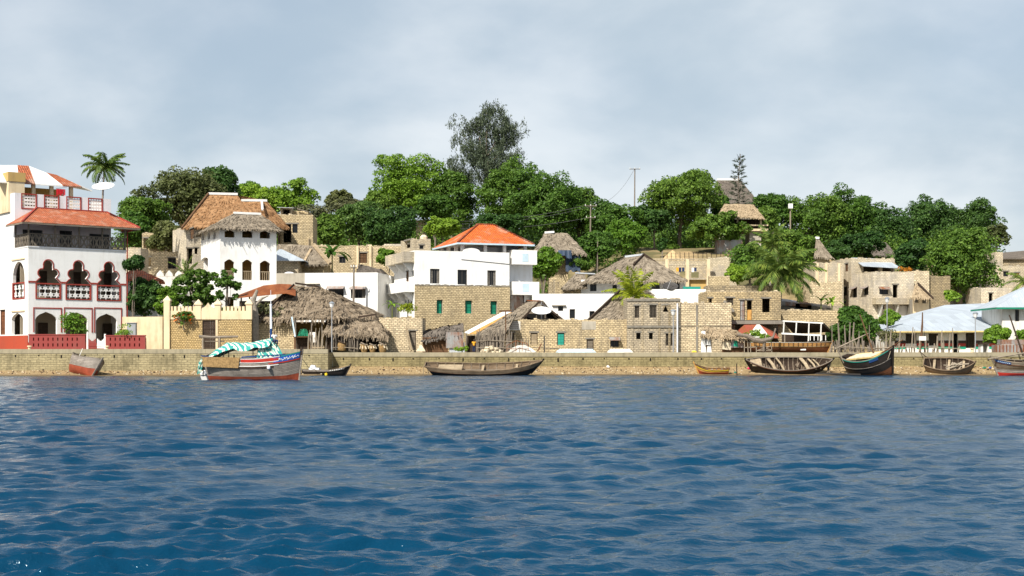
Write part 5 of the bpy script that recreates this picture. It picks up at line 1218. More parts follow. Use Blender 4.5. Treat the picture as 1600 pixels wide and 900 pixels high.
# far bits of white house seen through the trees
House('far_white_house', 'bit of a far white house showing between the trees above the bright bush', 'house', 722, 733, 262, 341, 5, 'worn_white', 0, par=.1)
House('far_pink_house', 'far pinkish cottage peeking out beside the bright round bush left of the villa roof', 'cottage', 650, 664, 258, 344, 5, 'cream_plaster', 0, par=.1)

# big tangle of thatch on the quay, left of centre
Y0 = 160; t = thing('thatched_boathouse', 'huge sagging grey thatched boathouse with a dark open front behind the quay lamp', 'boathouse', (X(495, Y0), Y0+3, 2.5))
A = pp(404, 499, 158.5); B = pp(497, 497, 157); C = pp(468, 446, 166); Dp = pp(461, 446, 166)
E = pp(500, 449, 166.5); G = pp(586, 496, 161); Fm = pp(512, 505, 157.5)
thatch(t, [(A, B, E, Dp), (B, pp(540, 497, 157), pp(520, 460, 164), E), (pp(538, 497, 157), G, pp(523, 462, 164.5), pp(518, 458, 164.5)), (G, pp(600, 492, 170), E+V((0, 3, 0)), pp(522, 460, 165)), (pp(395, 490, 170), A, Dp, Dp+V((0, 3, 0)))], 'thatch_old', amp=.32, dens=12, eave=.7, slen=.7)
t2 = thing('thatched_shed', 'lower sagging thatched shed roof reaching down to baskets on the quay', 'shed', (X(560, 157), 158, 2.4))
thatch(t2, [(pp(503, 521, 155.5), pp(607, 526, 155.5), pp(583, 491, 159.5), pp(520, 492, 159.5)), (pp(607, 526, 155.5), pp(611, 515, 162), pp(590, 493, 162), pp(583, 491, 159.5))], 'thatch_old', amp=.3, dens=12, eave=.55, slen=.7)
m = MB(); m.box(X(508, 159), X(604, 159), 159.2, 159.5, 2.2, Z(500, 159)); m.build('back_wall', 'wood_dark', t2)
m = MB(); f = fpx(462, 163.5, 0); wallp(m, f, 0, f.u(512), 2.2, Z(503, 163.5), [opx(f, (483, 519, 494, 535))], .3); m.build('mud_wall', 'ochre_plaster', t)
m = MB(); f = fpx(393, 158.8, 0); wallp(m, f, 0, f.u(462), 2.2, Z(504.5, 158.8), (), .4); m.build('stone_wall', 'coral_patch', t)
for i, px in enumerate((463, 486, 504)): m = MB(); m.tube([V((X(px, 157.3), 157.3, 2.3)), P(px+rnd.uniform(-2, 2), 498, 157.3)], .08, 6); m.build('post', 'pole_wood', t)
for i, px in enumerate((509, 535, 560, 603)): m = MB(); m.tube([V((X(px, 155.9), 155.9, 2.3)), P(px+rnd.uniform(-1, 2), 522, 155.9)], .07, 6); m.build('post', 'pole_wood', t2)
m = MB()
for a, b in (((460, 446), (400, 502)), ((462, 444), (500, 450)), ((560, 497), (588, 493))): m.beam(pp(a[0], a[1], 165 if a[1] < 480 else 158.5)+V((0, -.3, .1)), pp(b[0], b[1], 158.2 if b[1] > 480 else 166)+V((0, -.3, .12)), .14, .2)
m.build('ridge_pole', 'wood_dark', t)
t = thing('rusty_roofed_shed', 'open shed with a curved rusty orange sheet roof left of the big thatch', 'shed', (X(415, 163), 164, 2.5))
cs = [((372, 465), (372, 461)), ((395, 463), (412, 446)), ((425, 460), (436, 443.5)), ((447, 458), (452, 444)), ((462, 462), (462, 446))]
flatroof_faces(t, [(pp(*cs[i][0], 161.5), pp(*cs[i+1][0], 161.5), pp(*cs[i+1][1], 167), pp(*cs[i][1], 167)) for i in range(4)], 'rusty', th=.05)
f = fpx(374, 165.5, 0); m = MB(); m.fbox(f, 0, f.u(460), 2.2, Z(470, 165), -.2, 0); m.build('wall', 'dark_concrete', t)
for px in (377, 390, 441): m = MB(); m.tube([V((X(px, 162), 162, 2.3)), P(px, 463.5, 162)], .09, 5); m.build('post', 'wood_dark', t)
t = thing('dead_tree_stump', 'bleached dead tree stump standing by the right pier of the crenellated wall', 'tree stump', (X(396, 158), 158, 2.5)); m = MB()
m.tube([V((X(397, 158), 158, 2.2)), P(397, 490, 158), P(395, 470, 158), P(402, 453, 158)], [.65, .5, .32, .14], 8); m.tube([P(396, 480, 158), P(410, 466, 158.3), P(420, 462, 158.4)], [.25, .14, .05], 6); m.build('trunk', 'bark_pale', t, smooth=True)
shrub('thatch_scrub', 'heap of loose dry palm fronds against the rusty roofed shed', X(424, 159.5), 159.5, 5.2, 3.6, 3.0, 'leaf_scrub', 71, leaf=.2, lobes=16, per=30, cat='palm thatch')

# coral house with a plank door right of the sheds
House('low_coral_house', 'low square coral block house with a leaning plank beside its door', 'house', 592, 660, 159, 497, 6, 'coral_patch', 0, par=.2, front=[[639.5, 517, 650, 546, 'd:wood_grey']])
m = MB(); m.beam(P(643, 548, 157.6), P(635, 512, 158.6), .12, .3); o = m.build('leaning_plank', 'wood_pale'); tag(o, 'long pale plank leaning beside the door of the low coral house', 'plank')

# mud shed, zinc sheets, sloping sheet roof
t = thing('mud_shed', 'low brown plank shed under a ragged dirt coloured thatch', 'shed', (X(680, 160), 160, 2.4))
thatch(t, [(pp(659, 532, 157.8), pp(724, 522, 157.8), pp(724, 505, 161), pp(663, 517, 161)), (pp(724, 505, 161), pp(663, 517, 161), pp(663, 520, 164), pp(724, 512, 164), False)], 'thatch_dark', amp=.2, dens=9, eave=.3)
f = fpx(660, 158.3, 0); m = MB(); m.fbox(f, 0, f.u(700), 2.2, Z(527, 158.3), -.15, 0); m.build('plank_wall', 'wood_brown', t)
m = MB(); q = pp(700, 520, 157.9); f = fpx(697, 157.4, 0); m.fbox(f, 0, f.u(724), 2.9, Z(519, 157.4), -.03, 0); m.build('zinc_sheet', 'zinc_old', t); m = MB(); f = fpx(702, 157.6, 0); m.fbox(f, 0, f.u(726), 2.2, 2.95+.6, -.03, 0); m.build('lower_zinc_sheet', 'zinc', t)
t = thing('sheet_roofed_shed', 'shed with a steep roof of white and orange painted sheets beside the stick fence', 'shed', (X(760, 160), 160, 2.4))
flatroof_faces(t, [(pp(726, 519, 157.5), pp(733, 521, 157.5), pp(798, 487.5, 164), pp(786, 487, 164))], 'paint_white', th=.06)
flatroof_faces(t, [(pp(733.3, 521.5, 157.4), pp(744, 521, 157.4), pp(800, 488, 163.9), pp(794, 488, 163.9))], 'wood_orange_plain', 'orange_sheet', th=.06)
thatch(t, [(pp(742, 524, 157.2), pp(790, 522, 157.2), pp(808, 487, 163.5), pp(796, 489, 163.5))], 'thatch_grey', 'thatch_skirt', amp=.2, dens=10, eave=.5)
f = fpx(728, 158.5, 0); m = MB(); m.fbox(f, 0, f.u(786), 2.2, Z(524, 158.5), -.15, 0); m.build('wall', 'wood_dark', t)
for px in (729, 757, 786): m = MB(); m.tube([V((X(px, 158), 158, 2.3)), P(px, 518, 158)], .08, 5); m.build('post', 'pole_wood', t)
t = thing('open_gable_hut', 'thatched hut with a dark open gable above the long stone wall', 'hut', (X(830, 168), 168, 2.5))
thatch(t, [(pp(785, 500, 164.5), pp(812, 502, 164.5), pp(843, 470.5, 165.5), pp(824, 470, 169)), (pp(785, 500, 164.5), pp(824, 470, 169), pp(824, 470, 169), pp(800, 498, 172), False), (pp(882, 502, 165), pp(868, 496, 172), pp(848, 470, 172), pp(843, 470.5, 165.5)), (pp(868, 496, 172), pp(800, 498, 172), pp(824, 470, 172), pp(848, 470, 172), False)], 'thatch_grey', amp=.12, dens=9, eave=.35)
m = MB(); m.beam(pp(824, 469.5, 168.8), pp(843, 470, 165.5), .3, .12); m.build('rusty_ridge', 'rusty', t); m = MB(); m.beam(pp(843, 471, 165.2), pp(884, 503, 164.8), .22, .2); m.beam(pp(843, 471, 165.2), pp(812, 502, 164.5), .15, .2); m.build('gable_pole', 'wood_dark', t)
for px in (822, 838, 852): m = MB(); m.tube([P(px, 505, 165.6), P(px, 482, 165.6)], .07, 5); m.build('post', 'wood_grey', t)
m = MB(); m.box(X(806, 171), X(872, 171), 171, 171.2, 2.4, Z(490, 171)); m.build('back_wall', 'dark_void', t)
dish('large white satellite dish in front of the dark open gable', 846, 485, 163.4, 1.15, R(24), R(0), 6.1)
bpy.data.objects[COL.objects[-1].name]
# long stone house with a painted notice
H = House('long_coral_house', 'long low coral block house with a painted notice and barred windows along the quay', 'house', 792, 981, 163, 500, 6.5, 'coral_patch', 0, par=.6,
    front=[[829, 520, 840, 539, 's:wood_pale'], [870.5, 520, 882, 539, 's:paint_teal'], [916.5, 530, 927.5, 553, 'd:wood_grey'], [953.5, 529, 967, 542, 'glass', 'awn'], [798.5, 520.5, 803, 531, 'glass']])
f = H.fr; m = MB(); q = opx(f, (793, 502, 813, 516)); m.fbox(f, *q, .003, .02); s_ = m.build('notice_panel', 'worn_white', H.root)
m = MB(); q = (q[0]+.12, q[1]-.1, q[2]+.1, q[3]-.08)
for j in range(4):
    z1 = q[3]-(q[3]-q[2])*j/4-.02; z0 = z1-(q[3]-q[2])/4*.6; n = (5, 8, 7, 8)[j]; a = q[0]+(0.35, 0.05, .1, 0)[j]; b = q[1]-(0.1, 0, .1, .1)[j]
    for i in range(n):
        u0 = a+(b-a)*i/n; w = (b-a)/n*.66; m.fbox(f, u0, u0+.03, z0, z1, .021, .026); m.fbox(f, u0+.031, u0+w, z1-.03, z1, .021, .026)
        if i % 2: m.fbox(f, u0+w-.03, u0+w, z0, z1-.031, .021, .026)
        else: m.fbox(f, u0+.031, u0+w, (z0+z1)/2-.012, (z0+z1)/2+.012, .021, .026)
m.build('painted_lettering', 'wood_brown', s_)
m = MB(); m.fbox(f, f.u(909), f.u(931), f.z(920, 515), f.z(920, 502), .003, .03); m.build('render_patch', 'concrete', H.root)
# ---------------------------------------------------------------- houses of the right half
# white house with the broad grey thatch
H = House('low_white_house', 'low bright white block below the broad grey thatch with a small dark window', 'house', 832, 985, 174, 459, 7, 'white_plaster', 0, par=.1, front=[[872, 478.5, 880, 486, 'glass'], [890, 483, 898.5, 498, 'glass'], [921, 486, 929, 500, 'glass'], [847, 475, 850, 480, 'void']])
m = MB(); f = H.fr; m.fbox(f, f.u(862), f.u(884), f.z(870, 477.6), f.z(870, 476.6), .003, .3); m.build('ledge', 'concrete', H.root)
H = House('broad_thatched_house', 'broad white house under a wide hipped grey thatched roof with dark windows', 'house', 908, 1071, 184, 437, 11, 'white_plaster', -3, par=.02, front=[[922, 442.5, 932, 455, 'glass'], [957, 445, 964, 455, 'glass'], [1000, 440, 1005.5, 450, 'glass'], [1018, 439.5, 1031, 451.5, 'glass'], [1044, 440, 1062, 452, 'glass']])
e0 = pp(909, 440.5, 182.5); e1 = pp(1074, 438, 181.5); e2 = pp(1062, 436, 196); e3 = pp(925, 438, 197); k0 = pp(977, 402, 189); k1 = pp(1006, 398.5, 188)
thatch(H.root, [(e0, pp(996, 440.5, 182), k1, k0), (pp(996, 440.5, 182), e1, k1, k1), (e1, e2, k1, k1), (e2, e3, k0, k1), (e3, e0, k0, k0)], 'thatch_grey', amp=.14, dens=9, eave=.3)
m = MB(); m.beam(k1+V((0, -.1, .1)), pp(990, 414, 185.5), .18, .25); m.beam(k1+V((0, 0, .12)), pp(1050, 428, 184), .2, .25); m.build('ridge_pole', 'wood_dark', H.root); caps(H.root, [(k0, k1)], 'zinc', .4, .25)
House('x', 'x', 'x', 1018, 1105, 178, 452, 5, 'white_plaster', -2, par=.3, root=H.root, part='front_terrace')
m = MB(); a = P(1080, 452, 177.8); m.box(a.x-1, a.x+1.2, 177.9, 178.2, a.z, a.z+.35); m.build('awning_frame', 'paint_teal', H.root)
dish('dark grey mesh satellite dish on the white terrace below the broad thatch', 1047.5, 446.5, 178.6, 1.0, R(30), 0, Z(456, 178.6), 'dark_steel')
# smaller thatches left of it
H = House('small_thatched_cottage', 'small stone cottage with drooping thatch left of the broad thatched house', 'cottage', 880, 915, 184, 447, 6, 'coral_patch', 0, par=.02, front=[[891, 449, 896, 455, 'void']])
thatch(H.root, [(pp(877, 450, 182.5), pp(918, 449, 182.5), pp(914, 428, 188), pp(899, 427, 188)), (pp(885, 446, 190), pp(877, 450, 182.5), pp(899, 427, 188), pp(899, 427, 188))], 'thatch_grey', amp=.12, dens=9, eave=.3); m = MB(); m.beam(pp(899, 426.5, 188), pp(930, 428, 188), .5, .15); m.build('ridge_sheet', 'zinc', H.root)
m = MB(); t = thing('stone_pier', 'rough stone piers and grey stump wall between the villa and the small cottage', 'wall', (X(852, 180), 180, 4))
for a, b, y in ((833, 842, 441), (858, 863, 441), (864, 868, 437), (870, 874, 440)): m = MB(); m.box(X(a, 180), X(b, 180), 180, 181, 3, Z(y, 180)); m.build('pier', 'coral_grey', t)
H = House('hill_thatched_house', 'stone house with a tall faded grey thatch among green trees above the white block', 'house', 858, 888, 206, 398, 6, 'coral', 0, par=.02)
e0 = pp(834, 393, 203.5); e1 = pp(917, 396.5, 203.5); k0 = pp(851, 364.5, 209); k1 = pp(886, 364.5, 209)
thatch(H.root, [(e0, e1, k1, k0), (e1, pp(912, 394, 216), k1, k1), (pp(838, 391, 216), e0, k0, k0), (pp(912, 394, 216), pp(838, 391, 216), k0, k1)], 'thatch_grey', amp=.18, dens=9, eave=.4); caps(H.root, [(k0, pp(866, 363.5, 209))], 'paint_white', .5, .3)
m = MB(); a = P(872, 391, 203.2); 
for i in range(6): x0 = a.x+i*.32; m.face([(x0, 203.2-.1*(i % 2), a.z), (x0+.32, 203.2-.1*((i+1) % 2), a.z), (x0+.34, 202.6-.1*((i+1) % 2), a.z-(.8+.5*(i > 2))), (x0, 202.6-.1*(i % 2), a.z-.8-.3*(i > 3))])
for i in range(5): x0 = X(884, 203)+i*.42; m.face([(x0, 204-.15*(i % 2), Z(398, 204)), (x0+.42, 204-.15*((i+1) % 2), Z(398, 204)), (x0+.44, 203.6-.1*((i+1) % 2), Z(426, 204)+.4*(i % 2)), (x0, 203.6-.1*(i % 2), Z(424, 204))])
m.build('tarpaulin', 'tarp_blue', H.root)
# sloping thatch in front with the young palm
t = thing('sloping_thatched_hut', 'hut with a long sloping thatched roof half hidden by the bright young palm', 'hut', (X(950, 168), 168, 2.4))
thatch(t, [(pp(914, 505, 165.5), pp(985, 504, 165.5), pp(985, 478, 170), pp(968, 455, 171)), (pp(985, 504, 165.5), pp(1000, 504, 174), pp(985, 470, 172), pp(985, 478, 170)), (pp(968, 455, 171), pp(985, 478, 170), pp(1024, 462, 176), pp(1000, 446, 176), False)], 'thatch_grey', amp=.12, dens=9, eave=.25)
m = MB(); m.beam(pp(913, 506, 165.2), pp(968, 454.5, 170.8), .22, .25); m.build('verge_pole', 'wood_dark', t); m = MB(); m.box(X(925, 168), X(982, 168), 168, 172, 2.3, Z(503, 168)); m.build('wall', 'dark_concrete', t)

# two storey grey and coral house on the quay
H = House('grey_ruin_house', 'two storey grey plastered coral ruin with triangular niche and white pipe', 'house', 980, 1063, 162, 467, 8, 'coral_grey', 0, par=.7,
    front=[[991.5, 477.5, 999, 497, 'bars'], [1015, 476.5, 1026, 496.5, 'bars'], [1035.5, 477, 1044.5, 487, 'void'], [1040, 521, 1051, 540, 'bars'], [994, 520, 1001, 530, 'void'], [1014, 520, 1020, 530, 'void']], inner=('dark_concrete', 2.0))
f = H.fr; m = MB(); q = opx(f, (1035.5, 477, 1044.5, 487)); mu = (q[0]+q[1])/2; m.poly(f, [(q[0], q[3]), (q[0], q[2]), (mu, q[3]-.003)][::1], -.3, -.003); m.poly(f, [(mu, q[3]-.003), (q[1], q[2]), (q[1], q[3])], -.3, -.003); m.build('niche_gable', 'coral_grey', H.root)
for px in (988, 1004, 1030, 1046): m = MB(); m.fbox(f, f.u(px)-.12, f.u(px)+.12, 2.2, f.z(px, 472+2*(px % 3)), .003, .06); m.build('pilaster', 'coral_grey', H.root)
m = MB(); m.fbox(f, 0, H.W, f.z(1000, 512), f.z(1000, 509), .003, .12); m.fbox(f, -.05, H.W+.02, H.zt-.25, H.zt-.02, .003, .1); m.build('string_course', 'dark_concrete', H.root)
H2 = House('coral_block_house', 'tall bare coral block wall of the two storey house beside the grey ruin', 'house', 1063.5, 1143, 162.2, 474, 8, 'coral_patch', 0, par=.6)
f = H2.fr; m = MB(); m.fbox(f, 0, H2.W, f.z(1100, 510), f.z(1100, 508), .003, .06); m.build('string_course', 'coral_grey', H2.root)
m = MB(); m.fbox(f, H2.W*.3, H2.W*.34, 2.2, H2.zt-.2, .003, .05); m.build('pilaster', 'dark_concrete', H2.root)
m = MB(); x = X(1058.5, 161.6); m.tube([(x, 161.6, 2.35), (x, 161.6, Z(474, 161.6))], .09, 8); o = m.build('drainpipe', 'plastic_white'); tag(o, 'tall white pipe standing against the two storey ruin', 'pipe')
H3 = House('upper_coral_house', 'upper coral block storey with dark window holes over an overhanging grey slab', 'house', 1105, 1220, 166, 456, 8, 'coral_patch', 0, par=.3, zb=Z(500, 166),
    front=[[1107, 466, 1112.5, 476, 'void'], [1135, 465.5, 1146, 477, 'bars'], [1156, 469, 1164, 500, 's:zinc_old'], [1167, 469, 1175, 500, 'void'], [1191, 466.5, 1203, 488, 'void']])
f = H3.fr; r = H3.root
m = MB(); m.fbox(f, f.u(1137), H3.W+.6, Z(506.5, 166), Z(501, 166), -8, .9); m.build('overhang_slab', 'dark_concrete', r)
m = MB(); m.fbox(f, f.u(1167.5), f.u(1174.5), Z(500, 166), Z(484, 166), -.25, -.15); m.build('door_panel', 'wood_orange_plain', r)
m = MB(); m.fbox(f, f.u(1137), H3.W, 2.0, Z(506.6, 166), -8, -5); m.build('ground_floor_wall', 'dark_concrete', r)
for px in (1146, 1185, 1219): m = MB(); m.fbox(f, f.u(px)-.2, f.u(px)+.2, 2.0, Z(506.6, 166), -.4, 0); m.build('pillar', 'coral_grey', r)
m = MB(); m.beam(f.pt(f.u(1131), Z(470, 166), .15), f.pt(f.u(1146), Z(487, 166), .35), .25, .3); m.build('stair_stub', 'dark_concrete', r)
m = MB(); m.box(X(1106, 176), X(1215, 176), 176, 180, 4, Z(446, 176)); o = m.build('roof_wall', 'coral_grey', r)
House('grey_fence_wall', 'long grey coral block yard wall behind the canopy of the beached launch', 'wall', 1221, 1314, 172, 485, 1.2, 'coral_patch', 0, par=.1)
t = thing('sheet_metal_clutter', 'low tangle of zinc sheets and planks under the big coconut palm', 'scrap pile', (X(1255, 180), 180, 3.5))
for (a, y0, b, y1, mt) in ((1218, 470, 1250, 474, 'zinc_old'), (1243, 474, 1268, 476, 'wood_brown'), (1262, 477, 1300, 481, 'wood_grey'), (1222, 477, 1262, 480, 'dark_concrete')):
    m = MB(); p = P(a, y0, 180); q = P(b, y1, 180); m.hexa([p+V((0, 0, -.6)), q+V((0, 0, -.6)), q+V((0, 3, -.1)), p+V((0, 3, -.1))], [p, q, q+V((0, 3, .5)), p+V((0, 3, .5))]); m.build('sheet', mt, t)
m = MB(); m.box(X(1218, 181), X(1315, 181), 181, 184, 2, Z(478, 181)); m.build('low_wall', 'coral_grey', t)

# concrete frame building and stone walls on the slope
t = thing('concrete_frame_building', 'unfinished pale concrete frame of posts and beams with washing, above the broad thatch', 'building', (X(1060, 212), 212, 7)); Y = 212
f = fpx(1013, Y, 0)
for px in (1014, 1042, 1074, 1107): m = MB(); m.fbox(f, f.u(px)-.25, f.u(px)+.25, 5, Z(405, Y), -.5, 0); m.build('column', 'cream_plaster', t)
for y in (404, 413, 435): m = MB(); m.fbox(f, -.2, f.u(1110), Z(y+1.6, Y), Z(y, Y), -.45, -.05); m.build('beam', 'coral_pale', t)
m = MB(); wallp(m, Fr(f.pt(0, 0, -4), 0), 0, f.u(1112), 5, Z(404.5, Y), [opx(Fr(f.pt(0, 0, -4), 0), q) for q in ([1062, 424, 1075, 434], [1080, 425, 1092, 434])], .3); m.build('back_wall', 'coral_pale', t)
m = MB(); m.fbox(f, f.u(1078), f.u(1104), 5, Z(436.7, Y), -.9, -.6); m.build('yellow_screen', 'ochre_plaster', t); m = MB(); m.fbox(f, 0, f.u(1110), 5, Z(437, Y)-2.2, -3.6, -.55); m.build('floor_block', 'coral_pale', t)
for i, (px, mt) in enumerate(((1057, 'cloth_yellow'), (1061, 'cloth_navy'), (1066, 'cloth_navy'), (1081, 'cloth_white'), (1085, 'cloth_navy'))):
    m = MB(); u = f.u(px); m.fbox(f, u, u+.36, Z(424+i % 2, Y), Z(418, Y), -.3, -.26); o = m.build('washing', mt); o['category'] = 'laundry'; o['label'] = ('yellow cloth at the left end of the washing line on the concrete frame', 'dark navy cloth next to the yellow one on the concrete frame', 'second dark cloth, left of the middle concrete column', 'white cloth right of the middle column of the concrete frame', 'dark cloth at the right end of the washing line on the frame')[i]; o['group'] = 'washing hung on the concrete frame'
House('slope_stone_wall', 'coral retaining wall with whitewashed blocks on the slope beside the concrete frame', 'wall', 1108, 1152, 214, 403, 1.2, 'coral_pale', 0, par=.1)
House('slope_stone_wall', 'lower coral garden wall left of the round green bush on the slope', 'wall', 1108, 1140, 205, 432, 1.2, 'coral', 0, par=.1)
House('enclosure_wall', 'grey corrugated enclosure panels under the tree at the top of the sand slope', 'wall', 1118, 1160, 240, 375, .5, 'zinc_old', 0, par=.1)
t = thing('wire_fence', 'thin wire fence on dark stakes across the top of the sandy slope', 'fence', (X(1080, 232), 232, ground_z(X(1080, 232), 232)))
for i, px in enumerate(range(1042, 1128, 7)): x = X(px, 232); g = ground_z(x, 232); m = MB(); m.tube([(x, 232, g-.2), (x+rnd.uniform(-.1, .1), 232, g+1.7)], .05, 4); m.build('stake', 'wood_dark', t)
m = MB()
for h in (.5, 1.0, 1.5): m.tube([(X(1042, 232), 232, ground_z(X(1042, 232), 232)+h), (X(1085, 232), 232, ground_z(X(1085, 232), 232)+h), (X(1126, 232), 232, ground_z(X(1126, 232), 232)+h)], .015, 3)
m.build('fence_wire', 'wire', t)
x = X(1051, 236); g = ground_z(x, 236); m = MB()
for i in range(14):
    for j in range(5):
        a0, a1 = 2*math.pi*i/14, 2*math.pi*(i+1)/14; r0, r1 = 1.7*(1-j/5), 1.7*(1-(j+1)/5); fz = lambda r: g-.2+1.6*(1-(r/1.7))**.8
        q = [V((x+r0*math.cos(a0), 236+r0*math.sin(a0), fz(r0))), V((x+r0*math.cos(a1), 236+r0*math.sin(a1), fz(r0))), V((x+r1*math.cos(a1), 236+r1*math.sin(a1), fz(r1))), V((x+r1*math.cos(a0), 236+r1*math.sin(a0), fz(r1)))]
        m.face(q if r1 > .01 else q[:3])
tag(m.build('sand_heap', 'sand_heap'), 'cone shaped heap of sand behind the wire fence', 'sand heap')

# thatched houses on the hilltop
t = thing('hilltop_veranda_house', 'hilltop house with a brown thatched roof above an open balcony', 'house', (X(1165, 240), 240, 18)); Y = 240
f = fpx(1130, Y, 0); e0 = pp(1122, 336, Y-1); e1 = pp(1195, 341.5, Y-1); k0 = pp(1132, 318.5, Y+4); k1 = pp(1177, 319.5, Y+4)
thatch(t, [(e0, e1, k1, k0), (e1, pp(1190, 340, Y+9), k1, k1), (pp(1190, 340, Y+9), pp(1124, 336, Y+9), k0, k1), (pp(1124, 336, Y+9), e0, k0, k0)], 'thatch_tan', amp=.08, dens=7, eave=.25)
for px in (1134, 1152.5, 1189): m = MB(); m.fbox(f, f.u(px)-.14, f.u(px)+.14, Z(358, Y), Z(339, Y), -.3, 0); m.build('post', 'cream_plaster', t)
m = MB(); m.fbox(f, f.u(1130), f.u(1192), Z(358, Y), Z(340, Y), -6, -3); m.build('room', 'wood_dark', t)
for a, b in ((1152, 1200), ): m = MB(); m.fbox(f, f.u(a), f.u(b), Z(353, Y), Z(351, Y), .0, .15); m.build('handrail', 'cream_plaster', t); m = MB(); m.fbox(f, f.u(a), f.u(b), Z(361, Y), Z(357.5, Y), -6, .2); m.build('balcony_slab', 'cream_plaster', t)
m = MB(); m.fbox(f, f.u(1172), f.u(1190), 14, Z(361.2, Y), -5, -.5); m.build('lower_wall', 'concrete', t)
t = thing('far_thatched_house', 'big far grey thatched roof with a white ridge behind the wispy tree', 'house', (X(1152, 268), 268, 22)); Y = 266
e0 = pp(1112, 318, Y); e1 = pp(1187, 318, Y); k0 = pp(1120, 281.5, Y+6); k1 = pp(1157, 281.5, Y+6); b1 = pp(1180, 318, Y+14); b0 = pp(1114, 318, Y+14)
thatch(t, [(e0, e1, k1, k0), (e1, b1, k1, k1), (b1, b0, k0, k1), (b0, e0, k0, k0)], 'thatch_dark', amp=.08, dens=5, eave=.2); caps(t, [(k0, k1)], 'paint_white', .5, .35)
f = fpx(1122, Y+2, 0); m = MB(); m.fbox(f, 0, f.u(1182), 20, Z(317, Y), -8, 0); m.build('wall', 'concrete', t)
t = thing('pointed_hut', 'small hut with a steep pointed grey thatch and white finial right of the palms', 'hut', (X(1287, 222), 222, 12)); Y = 222
a = pp(1272, 401, Y-1); b = pp(1301, 403, Y-1); c = pp(1298, 401, Y+5); d = pp(1272, 401, Y+5); k0 = pp(1275, 373, Y+2); k1 = pp(1280, 374, Y+2)
thatch(t, [(a, b, k1, k0), (b, c, k1, k1), (c, d, k0, k1), (d, a, k0, k0)], 'thatch_grey', amp=.1, dens=9, eave=.25); caps(t, [(pp(1274, 372.5, Y+2), pp(1280, 373, Y+2))], 'paint_white', .35, .35)
f = fpx(1277, Y, 0); m = MB(); m.fbox(f, 0, f.u(1296), 9, Z(403, Y), -4, 0); m.build('wall', 'cream_plaster', t)
t = thing('round_thatched_hut', 'dim grey thatched dome half sunk in the dark trees behind the zinc roof', 'hut', (X(1377, 248), 248, 17)); Y = 246
a = pp(1352, 399, Y); b = pp(1402, 399, Y); k0 = pp(1362, 378, Y+4); k1 = pp(1384, 378, Y+4)
thatch(t, [(a, b, k1, k0), (b, b+V((-.5, 9, 0)), k1, k1), (a+V((.5, 9, 0)), a, k0, k0), (b+V((-.5, 9, 0)), a+V((.5, 9, 0)), k0, k1)], 'thatch_dark', amp=.1, dens=8, eave=.2)
f = fpx(1356, Y+1, 0); m = MB(); m.fbox(f, 0, f.u(1398), 15, Z(399, Y), -6, 0); m.build('wall', 'dark_concrete', t)

# coral houses at the right
House('grey_block_house', 'flat grey coral block house behind the coconut palm with faint pilasters', 'house', 1273, 1318, 206, 411, 8, 'coral_pale', 0, par=.4, front=[[1280, 420, 1284, 422, 'void']])
for px in (1277, 1291, 1311): m = MB(); f = fpx(1273, 206, 0); m.fbox(f, f.u(px)-.18, f.u(px)+.18, 5, Z(411.5, 206), .003, .12); m.build('pilaster', 'cream_plaster', COL.objects[-1].parent)
House('grey_block_annex', 'lower rubble annex below the flat grey coral block house', 'house', 1266, 1316, 200, 441, 5, 'coral_patch', 0, par=.3)
D = 10; H = House('awning_coral_house', 'two storey coral house with awning windows, roof terrace and blue zinc lean-to', 'house', 1364.5, 1428, 200, 425, D, 'coral_pale', 10, par=.8,
    front=[[1374, 450, 1388, 460, 'glass', 'awn'], [1395, 445, 1403, 465, 'void'], [1371, 477, 1382, 483, 'void'], [1402, 489, 1413, 497, 'void']], left=[[1317, 448, 1323.5, 462, 'glass', 'awn'], [1332, 450, 1339, 465, 'glass', 'awn'], [1349.5, 449, 1357, 461, 'glass', 'awn'], [1317, 468, 1322, 474, 'void']])
f = H.fr; r = H.root; m = MB(); m.fbox(f, -.2, H.W+.1, f.z(1390, 476), f.z(1390, 466), .004, 1.3); m.build('balcony', 'coral_pale', r)
for px in (1372, 1397, 1424): m = MB(); u = f.u(px); z1 = f.z(px, 476.2); m.hexa([f.pt(u, z1-2, .2), f.pt(u+.25, z1-2, .2), f.pt(u+.25, z1-2, .004), f.pt(u, z1-2, .004)], [f.pt(u, z1, 1.2), f.pt(u+.25, z1, 1.2), f.pt(u+.25, z1, .004), f.pt(u, z1, .004)]); m.build('balcony_bracket', 'worn_white', r)
m = MB(); m.fbox(f, f.u(1398), f.u(1424), 3, f.z(1400, 478), .004, .12); m.build('white_lower_wall', 'worn_white', r)
Lf = H.L; bk = H.fr.pt(0, 0, -D)
HB = House('x', 'x', 'x', 1330, 1398, 207.5, 404, 7, 'coral_pale', 10, root=r, zb=H.zt-1.2, par=.02, part='roof_room', front=[[1349, 416, 1373, 425.5, 'void'], [1379, 416, 1396, 425.5, 'void']], left=[[1320.5, 412, 1325, 424, 's:wood_brown']])
a, b = pp(1348, 415, 205), pp(1408, 418.5, 205); c, d = pp(1384, 404.5, 211), pp(1330, 402.5, 212); flatroof_faces(r, [(a, b, c, d)], 'zinc_pale', 'zinc_roof', .1)
House('x', 'x', 'x', 1424, 1452, 203, 424, 6, 'coral', 6, root=r, par=.3, part='rear_wing')
rs_ = rnd.random
shrub('bougainvillea', 'reddish bougainvillea on the roof terrace beside the blue zinc lean-to', X(1413, 204), 204, Z(426, 204)-.2, 2.2, 1.3, 'leaf_flower', 31, leaf=.14, lobes=12, per=20)
t = thing('gabled_thatched_hut', 'small gabled hut with worn thatch right of the awning coral house', 'hut', (X(1440, 198), 198, 6)); Y = 196
